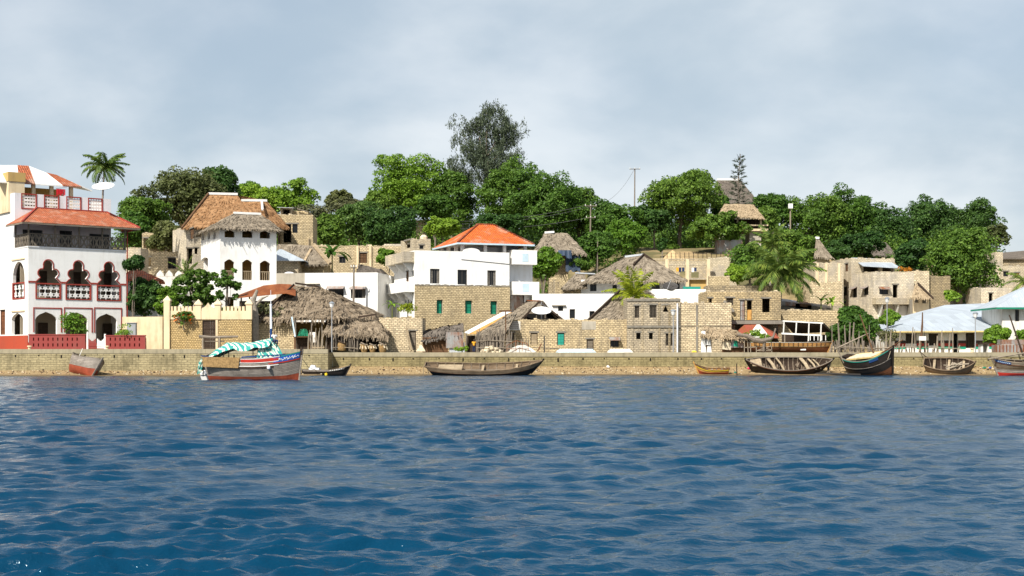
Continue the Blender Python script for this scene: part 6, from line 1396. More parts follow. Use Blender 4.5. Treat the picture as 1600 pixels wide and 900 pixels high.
thatch(t, [(pp(1424, 466, Y), pp(1457, 466, Y), pp(1437, 445, Y+4), pp(1430, 443, Y+4)), (pp(1457, 466, Y), pp(1458, 464, Y+6), pp(1436, 443, Y+5), pp(1437, 445, Y+4))], 'thatch_tan', amp=.08, dens=9, eave=.2)
f = fpx(1427, Y+1.5, 0); m = MB(); wallp(m, f, 0, f.u(1452), 4, Z(466, Y+1.5), [opx(f, (1429, 467, 1436, 473)), opx(f, (1441, 468, 1449, 474))], .3); m.build('wall', 'cream_plaster', t); m = MB(); m.fbox(f, 0, f.u(1452), 4, Z(466, Y), -3, -1.5); m.build('back_wall', 'dark_concrete', t); m = MB(); m.beam(pp(1434, 442, Y+3.6), pp(1458, 466, Y-.2), .2, .2); m.build('verge_pole', 'wood_dark', t)
House('brown_earth_bank_wall', 'brown earth coloured retaining wall below the big round tree', 'wall', 1446, 1485, 204, 432, 1, 'coral_grey', 0, par=.1)
House('stub_tower', 'pale coral stub tower beside dark boards far right', 'ruin', 1555, 1567, 232, 395, 5, 'coral_pale', 0, par=.2)
H = House('board_house', 'dark grey boarded house at the far right skyline', 'house', 1567, 1640, 236, 404, 6, 'coral_grey', 0, par=.02); f = H.fr
flatroof_faces(H.root, [(f.pt(-.3, H.zt, .5), f.pt(H.W, H.zt, .5), f.pt(H.W, H.zt+1.9, -5), f.pt(1.0, H.zt+1.3, -5))], 'thatch_dark', 'roof', .15)
House('pale_slope_house', 'pale coral house with a dark window and an orange board on the far right slope', 'house', 1530, 1640, 218, 416, 8, 'coral_pale', 0, par=.5, front=[[1567.5, 424, 1575.5, 432, 'glass'], [1585, 426, 1592.5, 434, 's:wood_orange_plain']])
House('lower_slope_house', 'lower pale coral house with a doorway above the long zinc roof', 'house', 1533, 1580, 205, 450, 7, 'coral_pale', 0, par=.4, front=[[1545, 458, 1551, 476, 'void']])

# painted school-like building with a long zinc roof
Y = 166; H = House('striped_long_building', 'long low white building with brown red and green stripes under a pale zinc roof', 'building', 1398, 1640, Y, 517, 10, 'paint_white', -2, par=.02,
    front=[[1415, 521, 1432, 537, 'bars'], [1451, 521, 1466, 540, 'bars'], [1509, 520, 1523, 544, 'bars'], [1490, 521, 1497, 551, 'void']])
f = H.fr; r = H.root; z = lambda y: f.z(1500, y)
segs = [(0, 1415), (1432, 1451), (1466, 1490), (1497, 1509), (1523, 1640)]
for y0, y1, mt, nm in ((532, 536.5, 'stripe_brown', 'brown_stripe'), (536.5, 541, 'stripe_red', 'red_stripe'), (541, 545.5, 'stripe_green', 'green_stripe')):
    for i, (a, b) in enumerate(segs):
        m = MB(); m.fbox(f, (f.u(a) if a else 0)+.003, f.u(b)-.003, z(y1)+.002, z(y0)-.002, .003, .03)
        if (a, b) == (1432, 1451) and y1 > 537: pass
        m.build(nm, mt, r)
ze = Z(516.5, 164.6); a = f.pt(-1.2, ze, 1.5); b = f.pt(H.W, ze+.05, 1.5); k0 = pp(1477, 476.5, 181); k1 = pp(1566, 473, 182.5); w0 = pp(1366, 513, 176)
flatroof_faces(r, [(a, b, V((b.x, k1.y, k1.z)), k1), (a, k1, k0, k0), (w0, a, k0, k0)], 'zinc_pale', 'zinc_roof', .1)
flatroof_faces(r, [(w0+V((0, 12, 0)), w0, k0, k0), (V((b.x, 195, ze)), w0+V((0, 12, 0)), k0, V((b.x, k1.y, k1.z)))], 'zinc_pale', 'zinc_roof_back', .1)
m = MB(); m.beam(a+V((0, -.03, -.16)), b+V((0, -.03, -.14)), .06, .14); m.build('yellow_fascia', 'faded_yellow', r)
Y = 163; H = House('white_green_eaved_house', 'white house with green edged pale roof cut by the right edge', 'house', 1566, 1660, Y, 479, 8, 'worn_white', -2, par=.02, front=[[1586, 484, 1592.5, 502, 'curtain']])
f = H.fr; flatroof_faces(H.root, hip_pts(f, -1, H.W, -9, 1.1, Z(480, Y-1), Z(445, Y+6), 4.5, H.W-.5), 'zinc_pale', 'roof', .1); m = MB(); ze = Z(480, Y-1)-.12; m.beam(f.pt(-1, ze, 1.12), f.pt(H.W, ze, 1.12), .05, .2); m.beam(f.pt(-1.02, ze, 1.1), f.pt(-1.02, ze, -9), .05, .2); m.build('green_fascia', 'paint_green', H.root)
# ---------------------------------------------------------------- trees and plants
G1 = 'trees along the hilltop'
for i, (px, yt, yb, w, Y, mt, lb, kw) in enumerate([
    (222, 304, 392, 88, 214, 'leaf_mid', 'mid green bushy tree just right of the balcony roof', dict(lobes=120)),
    (235, 283, 345, 56, 222, 'leaf_olive', 'thin airy grey green tree standing above the bushy one at the left', dict(lobes=55, per=40, dense=False)),
    (342, 256, 330, 62, 236, 'leaf_dark', 'dark green tree behind the right shoulder of the tall olive tree', {}),
    (302, 256, 372, 122, 226, 'leaf_olive', 'tall grey olive tree with a visible trunk left of the brown thatch', dict(lobes=190, trunk=True, per=60, leaf=.26)),
    (257, 345, 400, 56, 205, 'leaf_olive', 'small round tree with low branches growing over the roofless house', dict(lobes=60)),
    (212, 330, 395, 50, 208, 'leaf_mid', 'green shrubby tree beside the end of the balcony roof', {}),
    (412, 287, 345, 66, 250, 'leaf_bright', 'light green crown above the white ridge of the grey thatch', {}),
    (455, 278, 345, 84, 252, 'leaf_bright', 'light green spreading crown above the stone tower house', {}),
    (392, 282, 330, 40, 254, 'leaf_bright', 'small light green crown at the left foot of the light green group', {}),
    (483, 318, 372, 90, 240, 'leaf_scrub', 'pale dry scrubby tree right of the stone tower', dict(lobes=110, shape='flat', per=45)),
    (545, 304, 350, 90, 254, 'leaf_scrub', 'pale flat topped thorn tree in the skyline gap', dict(lobes=90, shape='flat', per=45)),
    (528, 297, 330, 46, 262, 'leaf_olive', 'small dull olive dome on the skyline gap', {}),
    (512, 334, 392, 52, 222, 'leaf_mid', 'dark round tree above the banana plants', {}),
    (562, 312, 388, 86, 228, 'leaf_dark', 'dark dense tree above the stone terrace house', dict(lobes=120)),
    (608, 322, 396, 92, 224, 'leaf_dark', 'darkest wide tree left of the villa stair tower', dict(lobes=120)),
    (592, 298, 350, 50, 246, 'leaf_mid', 'mid green tree filling the gap below the big light crown', {}),
    (632, 238, 350, 122, 256, 'leaf_bright', 'big light green tree left of the tall casuarina', dict(lobes=170, nb=9)),
    (706, 256, 372, 110, 256, 'leaf_mid', 'shady tree under the left arm of the tall casuarina', dict(lobes=140)),
    (680, 300, 352, 70, 242, 'leaf_mid', 'mid green crown behind the bright round bush', {}),
    (800, 246, 380, 116, 250, 'leaf_mid', 'tall full tree at the right foot of the casuarina', dict(lobes=170)),
    (858, 262, 388, 140, 246, 'leaf_mid', 'broadest green tree behind the villa roof', dict(lobes=220, nb=9)),
    (905, 290, 380, 66, 252, 'leaf_mid', 'green crown sloping down on the right of the broadest tree', {}),
    (780, 330, 385, 90, 236, 'leaf_dark', 'low dark crown just behind the villa roof ridge', {}),
    (956, 309, 385, 92, 242, 'leaf_mid', 'green tree in the skyline dip left of the utility pole', dict(lobes=120)),
    (975, 340, 408, 70, 230, 'leaf_bright', 'lighter tree on the slope left of the sandy clearing', {}),
    (932, 360, 420, 66, 222, 'leaf_mid', 'leafy tree behind the left slope of the broad thatch', {}),
    (1062, 263, 372, 138, 250, 'leaf_mid', 'big round dark green tree over the sandy clearing', dict(lobes=220, nb=9)),
    (1118, 328, 385, 96, 240, 'leaf_mid', 'lower green tree leaning in front of the hilltop balcony house', dict(lobes=110)),
    (1022, 318, 368, 66, 247, 'leaf_dark', 'left skirt tree below the big round crown', {}),
    (1208, 300, 360, 70, 262, 'leaf_mid', 'green tree right of the hilltop thatched roofs', {}),
    (1292, 298, 395, 70, 264, 'leaf_mid', 'green tree joining the two big crowns right of the lamp mast', {}),
    (1196, 322, 372, 44, 246, 'leaf_mid', 'small tree at the right corner of the hilltop balcony house', {}),
    (1126, 306, 345, 34, 256, 'leaf_mid', 'small crown between the big round tree and the far thatched house', {}),
    (1262, 304, 395, 84, 262, 'leaf_mid', 'green tree behind the tall white lamp mast', {}),
    (1324, 289, 400, 128, 268, 'leaf_mid', 'tallest tree of the right hand wood', dict(lobes=200, nb=9)),
    (1392, 320, 412, 92, 266, 'leaf_dark', 'darker tree in the middle of the right hand wood', dict(lobes=140)),
    (1452, 306, 410, 112, 270, 'leaf_dark', 'tall tree behind the bright round tree', dict(lobes=180)),
    (1516, 312, 400, 96, 272, 'leaf_dark', 'tree at the right end of the hilltop wood', dict(lobes=150)),
    (1556, 346, 392, 40, 268, 'leaf_olive', 'small grey tree trailing off at the right end of the wood', dict(lobes=50, dense=False)),
    (1345, 360, 408, 80, 240, 'leaf_dark', 'low dark thicket tree right of the pointed hut', {}),
    (1425, 372, 430, 60, 232, 'leaf_dark', 'low dark tree behind the awning coral house', {}),
    (1308, 374, 410, 40, 238, 'leaf_dark', 'small dark tree beside the pointed hut', {}),
    (1244, 358, 445, 96, 226, 'leaf_mid', 'round green tree just right of the coconut palms', dict(lobes=130)),
    (1172, 378, 446, 72, 214, 'leaf_mid', 'mid green tree left of the coconut palms', dict(lobes=90)),
    (1152, 412, 446, 50, 208, 'leaf_bright', 'bright green low bush tree left of the big coconut palm', dict(lobes=60)),
    (1500, 352, 474, 114, 212, 'leaf_mid', 'bright big round tree standing alone above the long zinc roof', dict(lobes=260, nb=10, per=80)),
    (690, 337, 374, 64, 222, 'leaf_bright', 'bright round bush tree left of the villa roof', {}),
    (606, 388, 420, 40, 200, 'leaf_bright', 'bright bush beside the villa stair tower', dict(lobes=40)),
    (850, 384, 442, 54, 200, 'leaf_bright', 'fresh green tree right of the villa balconies', dict(lobes=70)),
    (905, 398, 428, 50, 205, 'leaf_mid', 'green bush between the two grey thatches', dict(lobes=50)),
    ]):
    kw = dict(kw); kw.setdefault('lobes', 90)
    tree('leafy_tree', lb, px, yt, yb, w, Y, mt, 100+i, G1 if yt < 350 else None, **kw)
casuarina('tallest tree, a dark wispy casuarina rising above all others', 760, 168, 345, 108, 257, 5, n=46)
casuarina('slim leaning wispy casuarina by the far thatched house', 1158, 236, 322, 46, 258, 9, sparse=True, lean=-.8)
# the slopes between: low growth nobody could count
def undergrowth():
    rs = np.random.RandomState(3); C = []; Nn = []
    spots = []
    while len(spots) < 900:
        px = rs.uniform(180, 1560); Y = rs.uniform(208, 278) if len(spots) % 2 else rs.uniform(252, 280); x = X(px, Y)
        if 1000 < px < 1140 and Y < 246: continue
        spots.append((x, Y))
    for x, y in spots:
        s = rs.uniform(.8, 2.0)*(1.6 if y > 250 else 1); e = unit(rs.normal(0, 1, (85, 3))); e[:, 2] = np.abs(e[:, 2]); C.append(np.array([x, y, ground_z(x, y)+.1])+e*s*rs.uniform(.5, 1.05, (85, 1))*np.array([1.2, 1.2, 1.0 if y < 250 else 1.9])); Nn.append(e+np.array([0, 0, .4]))
    oc, on = [], []
    for i in range(120):
        px = 430+1110*(i+rs.rand())/120; y = rs.uniform(282, 294); x = X(px, y); s = rs.uniform(2.8, 4.2); e = unit(rs.normal(0, 1, (620, 3))); e[:, 2] = np.abs(e[:, 2]); lob = 1+.18*np.sin(e[:, :1]*7+i)*np.cos(e[:, 2:3]*9+i); oc.append(np.array([x, y, ground_z(x, y)+.3])+e*s*lob*rs.uniform(.6, 1.05, (620, 1))*np.array([1, 1, 1.75 if not 930 < px < 1010 else 1.0])); on.append(e+np.array([0, 0, .4]))
    o = bpy.data.objects.new('far_woodland', leaf_mesh('far_woodland', np.concatenate(oc), np.concatenate(on), .34, 'leaf_dark', rs)); COL.objects.link(o); o['kind'] = 'stuff'
    o = bpy.data.objects.new('undergrowth', leaf_mesh('undergrowth', np.concatenate(C), np.concatenate(Nn), .26, 'leaf_mid', rs)); COL.objects.link(o); o['kind'] = 'stuff'
undergrowth()
# palms
palm('coconut palm rising behind the satellite dish of the arcaded house', 163, 260, 186, 6, 3.8, 24, 'leaf_palm', 3, (.6, .5), .25, rt=.16, up=.85, leafw=.09, llen=.85)
palm('biggest coconut palm with arching fronds above the beached launch', 1222, 424, 176, 3.4, 5.6, 32, 'leaf_palm', 4, (.5, 0), .12, rt=.22, up=.95, leafw=.10, llen=1.05)
palm('taller slimmer coconut palm rising behind the biggest palm', 1206, 382, 200, 6, 4.2, 18, 'leaf_palm', 6, (.3, 0), .1, rt=.16, up=1.15, leafw=.09, llen=.9)
palm('young yellow green palm with windblown fronds by the grey ruin', 990, 462, 170.6, 2.4, 4.3, 22, 'leaf_lime', 8, (-.6, 0), -.22, name='young_palm', rt=.2, up=1.35, leafw=.085, llen=.85)
palm('palm cut by the right edge above the green eaved house', 1603, 440, 190, 6, 4.0, 18, 'leaf_palm', 10, (.2, 0), -.05, rt=.18, up=.8)
palm('low feathery palm beside the tall white thatched house', 292, 428, 172, 3, 2.6, 14, 'leaf_palm', 12, (0, 0), 0, name='feather_palm', rt=.12, up=1.2, llen=.6, droop=.6)
for k, (px, py, Y, zb, L, n, lb) in enumerate([(519, 398, 200, 9, 3.4, 11, 'large dark banana plant above the flat white block'), (505, 402, 199, 9, 2.4, 8, 'smaller banana plant left of the large one'), (613, 477, 170, 3, 1.6, 7, 'small banana plant by the left balcony of the villa'), (1283, 471, 178, 3.5, 2.0, 6, 'banana plant beside the scrap sheets under the palm'), (1300, 474, 177, 3.5, 1.9, 8, 'bright banana clump left of the awning coral house')]):
    banana(lb, px, py, Y, zb, L, n, 40+k, 'leaf_mid' if k < 2 else 'leaf_bright')
# garden trees behind the crenellated wall
tree('garden_tree', 'dark mango like tree in the garden behind the cream wall', 224, 432, 500, 66, 162.5, 'leaf_dark', 201, lobes=130, leaf=.2, lr=.55)
tree('garden_tree', 'spreading dark frangipani like tree behind the crenellated wall', 300, 416, 500, 104, 163, 'leaf_mid', 202, lobes=110, leaf=.2, lr=.36, dense=False, per=60, nb=11)
tree('garden_tree', 'thin leafy tree in front of the left windows of the tall white house', 355, 414, 488, 50, 162, 'leaf_mid', 203, lobes=40, leaf=.2, lr=.33, dense=False, per=30)
tree('garden_tree', 'small light bush tree between the two dark garden trees', 262, 448, 505, 40, 160.5, 'leaf_bright', 204, lobes=50, leaf=.18, lr=.4)
tree('garden_tree', 'thin crown with a slender stem at the far left of the garden', 208, 400, 425, 34, 160.5, 'leaf_dark', 205, lobes=18, leaf=.2, lr=.45, dense=False)
shrub('flowering_climber', 'green climber with orange flowers hanging over the crenellated wall', X(287, 155.8), 155.8, 5.0, 3.4, 2.2, 'leaf_mid', 51, lobes=14, per=26, flower='leaf_flower', d=.9)
shrub('garden_shrub', 'shrub with orange flowers just behind the battlements', X(272, 158), 158, 5.3, 4.5, 2.2, 'leaf_mid', 52, lobes=22, per=40, flower='leaf_flower')
tree('garden_tree', 'dark low tree behind the right half of the battlements', 352, 478, 505, 60, 160, 'leaf_dark', 206, lobes=50, leaf=.18, lr=.4)
shrub('garden_plant', 'pale green leafy plant by the lower left balcony of the villa', X(637, 166), 166, Z(498, 166), 2.3, 2.3, 'leaf_lime', 53, lobes=16, per=24)
shrub('weed_clump', 'bright green weeds on the quay beside the boy in yellow', X(722, 155.3), 155.3, 2.34, 2.2, .9, 'leaf_bright', 54, lobes=22, per=40, leaf=.09)
shrub('launch_shrub', 'bright green shrub between the red and white pyramid roof and the launch', X(1187, 160.5), 160.5, 2.34, 2.9, 2.9, 'leaf_bright', 55, lobes=30, per=50)
tree('quay_tree', 'bushy green tree on the quay between the launch and the stake fence', 1337, 479, 545, 76, 160, 'leaf_mid', 207, lobes=150, leaf=.18, lr=.55)
tree('quay_tree', 'darker low tree left of the bushy quay tree by the wall', 1310, 505, 546, 44, 161, 'leaf_dark', 208, lobes=60, leaf=.18, lr=.45)
tree('quay_tree', 'small pale green tree right of the bushy quay tree', 1389, 484, 512, 30, 168, 'leaf_bright', 209, lobes=30, leaf=.18, lr=.4)
shrub('dry_shrub', 'grey green dry shrub at the left end of the long zinc roof', X(1388, 163), 163, 2.4, 3.0, 3.0, 'leaf_scrub', 56, lobes=20, per=30)
tree('papaya_tree', 'small light green papaya rising above the long zinc roof', 1487, 455, 472, 24, 188, 'leaf_bright', 210, lobes=16, leaf=.24, lr=.5, dense=False, per=40)
tree('yellowish_shrub_tree', 'yellowish leafy shrub in front of the white house at the right edge', 1560, 508, 545, 44, 159, 'leaf_bright', 211, lobes=44, dense=False, leaf=.18, lr=.45)
tree('yellowish_shrub_tree', 'green leafy shrub cut by the right edge', 1600, 515, 545, 30, 159, 'leaf_bright', 212, lobes=30, leaf=.18, lr=.4)
tree('bare_snag', 'pale dead tree trunk wrapped in climbers on the sandy slope', 1035, 372, 396, 10, 236, 'leaf_dark', 213, lobes=14, lr=.4, leaf=.2, dense=False, bark='bark_pale')
# ---------------------------------------------------------------- poles, lamps, fences, quay clutter
def utility_pole(label, px, yt, yb, Y, arms=(), r=.13, name='utility_pole'):
    x = X(px, Y); z0 = min(Z(yb, Y), max(2.3, ground_z(x, Y))-.2); zt = Z(yt, Y); t = thing(name, label, 'utility pole', (x, Y, z0)); m = MB(); m.tube([(x-.1, Y, z0), (x, Y, zt)], [r*1.2, r*.8], 7); m.build('pole', 'pole_wood', t)
    for (dz, w) in arms:
        m = MB(); m.beam((x-w, Y-.1, zt-dz), (x+w, Y-.1, zt-dz), .12, .12); m.build('crossarm', 'wood_grey', t)
        for s in (-.9, 0, .9): m = MB(); m.tube([(x+w*s, Y-.1, zt-dz+.06), (x+w*s, Y-.1, zt-dz+.28)], .06, 6); m.build('insulator', 'paint_white', t)
    return V((x, Y, zt))
p1 = utility_pole('utility pole with a crossarm silhouetted on the skyline', 992, 263, 312, 262, [(.15, 1.0)])
p2 = utility_pole('weathered utility pole among the trees behind the villa roof', 923, 320, 390, 238, [(.2, 1.0), (2.2, .8)])
p3 = utility_pole('dark wooden pole in front of the flat white block', 553, 414, 484, 172, [(.3, .35)], .14)
utility_pole('shorter grey pole right of the hillside utility pole', 934, 376, 432, 220, [], .09)
utility_pole('slim post between the thatches on the slope', 921, 363, 388, 232, [], .14)
for i, (a, b, sag, lb) in enumerate(((p2+V((-.9, 0, -.1)), P(560, 330, 246), 2.2, 'upper power wire crossing in front of the trees behind the villa'), (p2+V((.9, 0, -.1)), P(562, 336, 246), 2.3, 'middle power wire crossing in front of the trees behind the villa'), (p2+V((0, 0, -2.1)), P(590, 345, 243), 1.7, 'lower power wire crossing in front of the trees behind the villa'), (p1, p2+V((.9, 0, 0)), 1.5, 'wire sagging from the skyline pole down to the hillside pole'))):
    m = MB(); m.tube([a.lerp(b, k/16)-V((0, 0, sag*4*(k/16)*(1-k/16))) for k in range(17)], .028, 4); tag(m.build('power_wire', 'wire'), lb, 'wire', 'power wires on the hill')
def lamp(label, px, yt, Y, zb, r=.055, name='street_lamp'):
    x = X(px, Y); zt = Z(yt, Y); t = thing(name, label, 'street lamp', (x, Y, zb)); m = MB(); m.tube([(x, Y, zb), (x, Y, zt-.75)], [r*1.25, r], 7); m.build('post', 'steel', t)
    m = MB(); m.tube([(x, Y, zt-.75), (x, Y, zt-.62), (x, Y, zt-.22)], [.06, .16, .30], 8); m.build('lantern', 'dish_white', t); m = MB(); m.tube([(x, Y, zt-.215), (x, Y, zt-.12), (x, Y, zt)], [.34, .27, .05], 8); m.build('lamp_cap', 'dish_grey', t)
lamp('quay lamp with a white lantern in front of the big thatch', 518.5, 471, 154.6, 2.34)
lamp('quay lamp in front of the two storey ruin', 1052, 483, 156, 2.34); lamp('tall quay lamp in front of the striped building', 1524, 487, 156, 2.34)
lamp('lamp post in front of the awning coral house, half hidden by the bush', 1386, 464, 164, 2.34)
t = thing('lamp_mast', 'white boxed lamp mast rising from the green trees on the hill', 'mast', (X(1235, 240), 240, 17)); m = MB(); m.tube([(X(1235, 240), 240, 17), P(1235, 320, 240)], .13, 6); m.build('mast', 'pole_pale', t); m = MB(); a = P(1235, 323, 239.8); m.box(a.x-.35, a.x+.35, 239.5, 240, a.z-.3, a.z+.5); m.build('lamp_box', 'paint_white', t)
# T shaped post and low pipe frames
t = thing('t_post', 'rusty T shaped post between the sheet roofed shed and the long wall', 'post', (X(790, 156.5), 156.5, 2.34)); m = MB(); m.beam((X(790.5, 156.5), 156.5, 2.3), P(790, 486, 156.5), .14); m.build('upright', 'wood_brown', t); m = MB(); m.beam(P(780, 486.5, 156.5), P(799, 485.5, 156.5), .12, .18); m.build('crossbar', 'wood_brown', t)
t = thing('pipe_frame', 'dark pipe rail on a post with a leaning brown board', 'railing', (X(860, 155.5), 155.5, 2.34)); m = MB(); m.beam((X(850.5, 155.5), 155.5, 2.3), P(850.5, 525, 155.5), .13); m.build('post', 'dark_steel', t); m = MB(); m.beam(P(832, 543, 155.4), P(875, 545, 155.4), .08); m.build('rail', 'dark_steel', t); m = MB(); m.beam(P(840, 549, 155.2), P(846, 537, 155.2), .3, .12); m.build('board', 'lumber_red', t)
t = thing('iron_cage', 'arched rusty iron cage frame on the quay right of the stick fence', 'frame', (X(812, 155.2), 155.2, 2.34)); m = MB()
for a, b in (((792, 549), (792, 540)), ((792, 540), (806, 532)), ((806, 532), (824, 537)), ((824, 537), (826, 548)), ((806, 532), (806, 549)), ((792, 545), (826, 545)), ((816, 535), (816, 549))): m.beam(P(*a, 155.2), P(*b, 155.2), .05)
m.build('iron_bars', 'rusty', t)
# stick fence
def fence(label, px0, px1, Y, y0, y1, n, mt='pole_wood', r=.05, name='stick_fence', rails=2, seed=3, cat='fence'):
    rr = random.Random(seed); t = thing(name, label, cat, (X((px0+px1)/2, Y), Y, 2.34))
    for i in range(n):
        px = px0+(px1-px0)*(i+rr.uniform(.1, .9))/n; x = X(px, Y); h = Z(rr.uniform(y0, y1), Y); k = rr.uniform(-.22, .22); q = r*rr.uniform(.6, 1.6); yy = Y+rr.uniform(-.25, .25)
        m = MB(); m.tube([(x, yy, 2.3), (x+k*.4+rr.uniform(-.05, .05), yy, (2.3+h)/2), (x+k, yy, h)], [q, q*.9, q*.6], 5); m.build('stake', mt, t)
    for j in range(rails):
        z = 2.34+.55+.75*j; m = MB(); m.tube([(X(px0, Y), Y-.3, z), (X((px0*2+px1)/3, Y), Y-.32, z+.12), (X(px1, Y), Y-.3, z-.06)], .045, 5); m.build('rail', 'pole_pale', t)
fence('dense fence of crooked sticks right of the boy in yellow', 744, 800, 156.2, 511, 530, 62, 'pole_wood', .06, seed=2)
fence('short tangled stick fence left of the barred window', 800, 828, 156.4, 524, 537, 12, seed=8, rails=1)
fence('row of tall boat stakes in front of the bushy quay tree', 1298, 1366, 156, 500, 540, 11, 'pole_wood', .075, 'boat_stakes', 1, 4, 'stakes')
fence('low rough plank fence below the bushy quay tree', 1296, 1375, 157, 530, 541, 26, 'pole_wood', .09, 'plank_fence', 1, 5)
fence('row of tall pale stakes in front of the striped building', 1366, 1500, 156, 508, 540, 20, 'pole_pale', .075, 'boat_stakes', 1, 6, 'stakes')
fence('low picket of cut poles along the quay before the striped building', 1376, 1492, 155.4, 532, 546, 17, 'pole_pale', .07, 'plank_fence', 1, 7)
fence('bundle of bleached sticks standing beside the green net table', 480, 504, 156, 511, 530, 15, 'pole_pale', .06, 'stick_bundle', 0, 11, 'sticks')
fence('leaning sticks and poles in front of the lower thatched shed', 520, 560, 155.6, 505, 535, 14, 'pole_wood', .05, 'stick_bundle', 1, 12, 'sticks')
m = MB(); m.tube([(X(1437, 154.8), 154.8, 2.3), P(1441, 510, 154.8), P(1441.5, 488, 154.8)], [.14, .11, .06], 6); tag(m.build('leaning_mast', 'wood_brown'), 'tall dark mooring mast with a crooked top before the striped building', 'mast')
t = thing('notice_board', 'small white board on two posts beside the dark mooring mast', 'sign', (X(1440, 154.6), 154.6, 2.34)); m = MB(); f = fpx(1436, 154.6, 0); m.fbox(f, 0, f.u(1447), Z(532, 154.6), Z(525.5, 154.6), -.05, 0); m.build('board', 'paint_white', t)
for px in (1437, 1446.5): m = MB(); m.beam((X(px, 154.7), 154.7, 2.3), P(px, 527, 154.7), .11); m.build('post', 'pole_pale', t)
# baskets, cart, net, boards
for i, (px, h, w, lb) in enumerate(((534, 1.15, .95, 'tall round basket with a dark rim under the quay lamp'), (569, .95, .85, 'cone shaped basket with torn sacking in front of the lower shed'), (582, .85, .75, 'crushed basket between the two cone shaped ones'), (598, .95, .9, 'cone shaped basket heaped with pale stuff near the square coral house'))):
    x = X(px, 155.6); t = thing('fish_basket', lb, 'basket', (x, 155.6, 2.34), 'baskets on the quay'); m = MB(); pr = [(.30, 0), (.42, .3), (.5, .7), (.52, 1.0)] if i != 0 else [(.34, 0), (.5, .35), (.52, .75), (.42, 1.0)]
    m.tube([(0, 0, h*b) for a, b in pr], [w*a for a, b in pr], 12); m.build('basket_body', 'basket', t, local=True)
    m = MB(); m.tube([(0, 0, h), (.05, 0, h+.10)], [w*.55, w*.50], 12); m.build('rim', 'rib_wood' if i else 'wood_dark', t, local=True)
    m = MB()
    for k in range(8): a = k*.8; m.beam((w*.4*math.cos(a), w*.4*math.sin(a), h), (w*.6*math.cos(a+.5), w*.6*math.sin(a+.5), h*rnd.uniform(.4, 1.15)), .06, .14)
    if i: m.build('torn_sacking', 'stone_pale', t, local=True)
t = thing('net_table', 'brown work table heaped with green net and a blue oar by the dhow bow', 'table', (X(473, 156), 156, 2.34)); Y = 156; f = fpx(458, Y, 0); W_ = f.u(484)
m = MB(); m.fbox(f, 0, W_, Z(527, Y), Z(525.5, Y), -1.2, 0); m.build('table_top', 'wood_brown', t)
for a in (.08, W_-.2): m = MB(); m.fbox(f, a, a+.2, 2.3, Z(527, Y), -.25, -.05); m.build('leg', 'wood_orange_plain' if a > 1 else 'wood_brown', t)
m = MB(); m.fbox(f, .3, W_-.3, 2.3, Z(528, Y), -1.1, -.9); m.build('back_panel', 'wood_dark', t)
t = thing('fishing_net', 'heap of green fishing net on the brown work table', 'net', (f.pt(W_*.6, Z(525.4, Y), -.5).x, Y+.5, Z(525.4, Y))); m = MB()
for i in range(60): a = rnd.uniform(0, 6.28); b = rnd.uniform(0, 6.28); m.beam((.75*math.cos(a), .3*math.sin(a), .02), (.35*math.cos(b), .2*math.sin(b), rnd.uniform(.3, .85)), .022)
m.build('net_strands', 'net_green', t, local=True)
m = MB(); m.beam(P(456, 495, 155.8), P(461, 526, 155.8), .16, .06); tag(m.build('oar', 'pale_blue'), 'pale blue oar leaning on the brown work table', 'oar')
t = thing('wooden_pallet', 'low pale pallet rack on the quay left of the quay lamp', 'pallet', (X(497, 155.2), 155.2, 2.34))
for j in range(2): m = MB(); m.beam((X(488, 155.2), 155.2, 2.6+.35*j), (X(507, 155.2), 155.2, 2.58+.35*j), .08, .1); m.build('slat', 'wood_pale', t)
for i in range(5): m = MB(); px = 489+4.2*i; m.beam((X(px, 155.25), 155.25, 2.34), (X(px, 155.25), 155.25, 3.15), .09, .06); m.build('upright', 'wood_pale', t)
m = MB(); m.hexa([P(650, 549, 155.3), P(665, 549, 155.3), P(665, 549, 155.9), P(650, 549, 155.9)], [P(656, 539, 155.5), P(659, 539, 155.5), P(659, 539, 155.7), P(656, 539, 155.7)]); tag(m.build('sacking_heap', 'stone_pale'), 'pale pointed heap of sacking in front of the square coral house', 'heap')
t = thing('stone_pile', 'pile of pale coral rubble beside the stick fence', 'rubble', (X(765, 155.2), 155.2, 2.34)); m = MB()
for i in range(90):
    x = X(rnd.gauss(768, 9), 155.2); y = rnd.uniform(154.6, 155.8); z = 2.36+max(0, .75-abs(x-X(767, 155.2))*.45)*rnd.random(); s = rnd.uniform(.08, .2); mm = Matrix.Translation((x, y, z)) @ Matrix.Rotation(rnd.uniform(0, 3), 4, 'Z') @ Matrix.Rotation(rnd.uniform(-.6, .6), 4, 'X'); m.box(-s, s, -s*.7, s*.7, -s*.5, s*.6, mm)
m.build('rubble_stones', 'stone_pale', t)
m = MB(); pts = [(-1.6, 0), (-1.3, .5), (-.5, .85), (.3, .9), (1.1, .5), (1.7, 0)]; f = Fr((X(816, 155.9), 155.9), 0); m.poly(f, [(a, 2.34+b) for a, b in pts][::-1], -.9, 0); tag(m.build('sand_bag_heap', 'worn_white'), 'low white heap behind the rusty iron cage', 'heap')
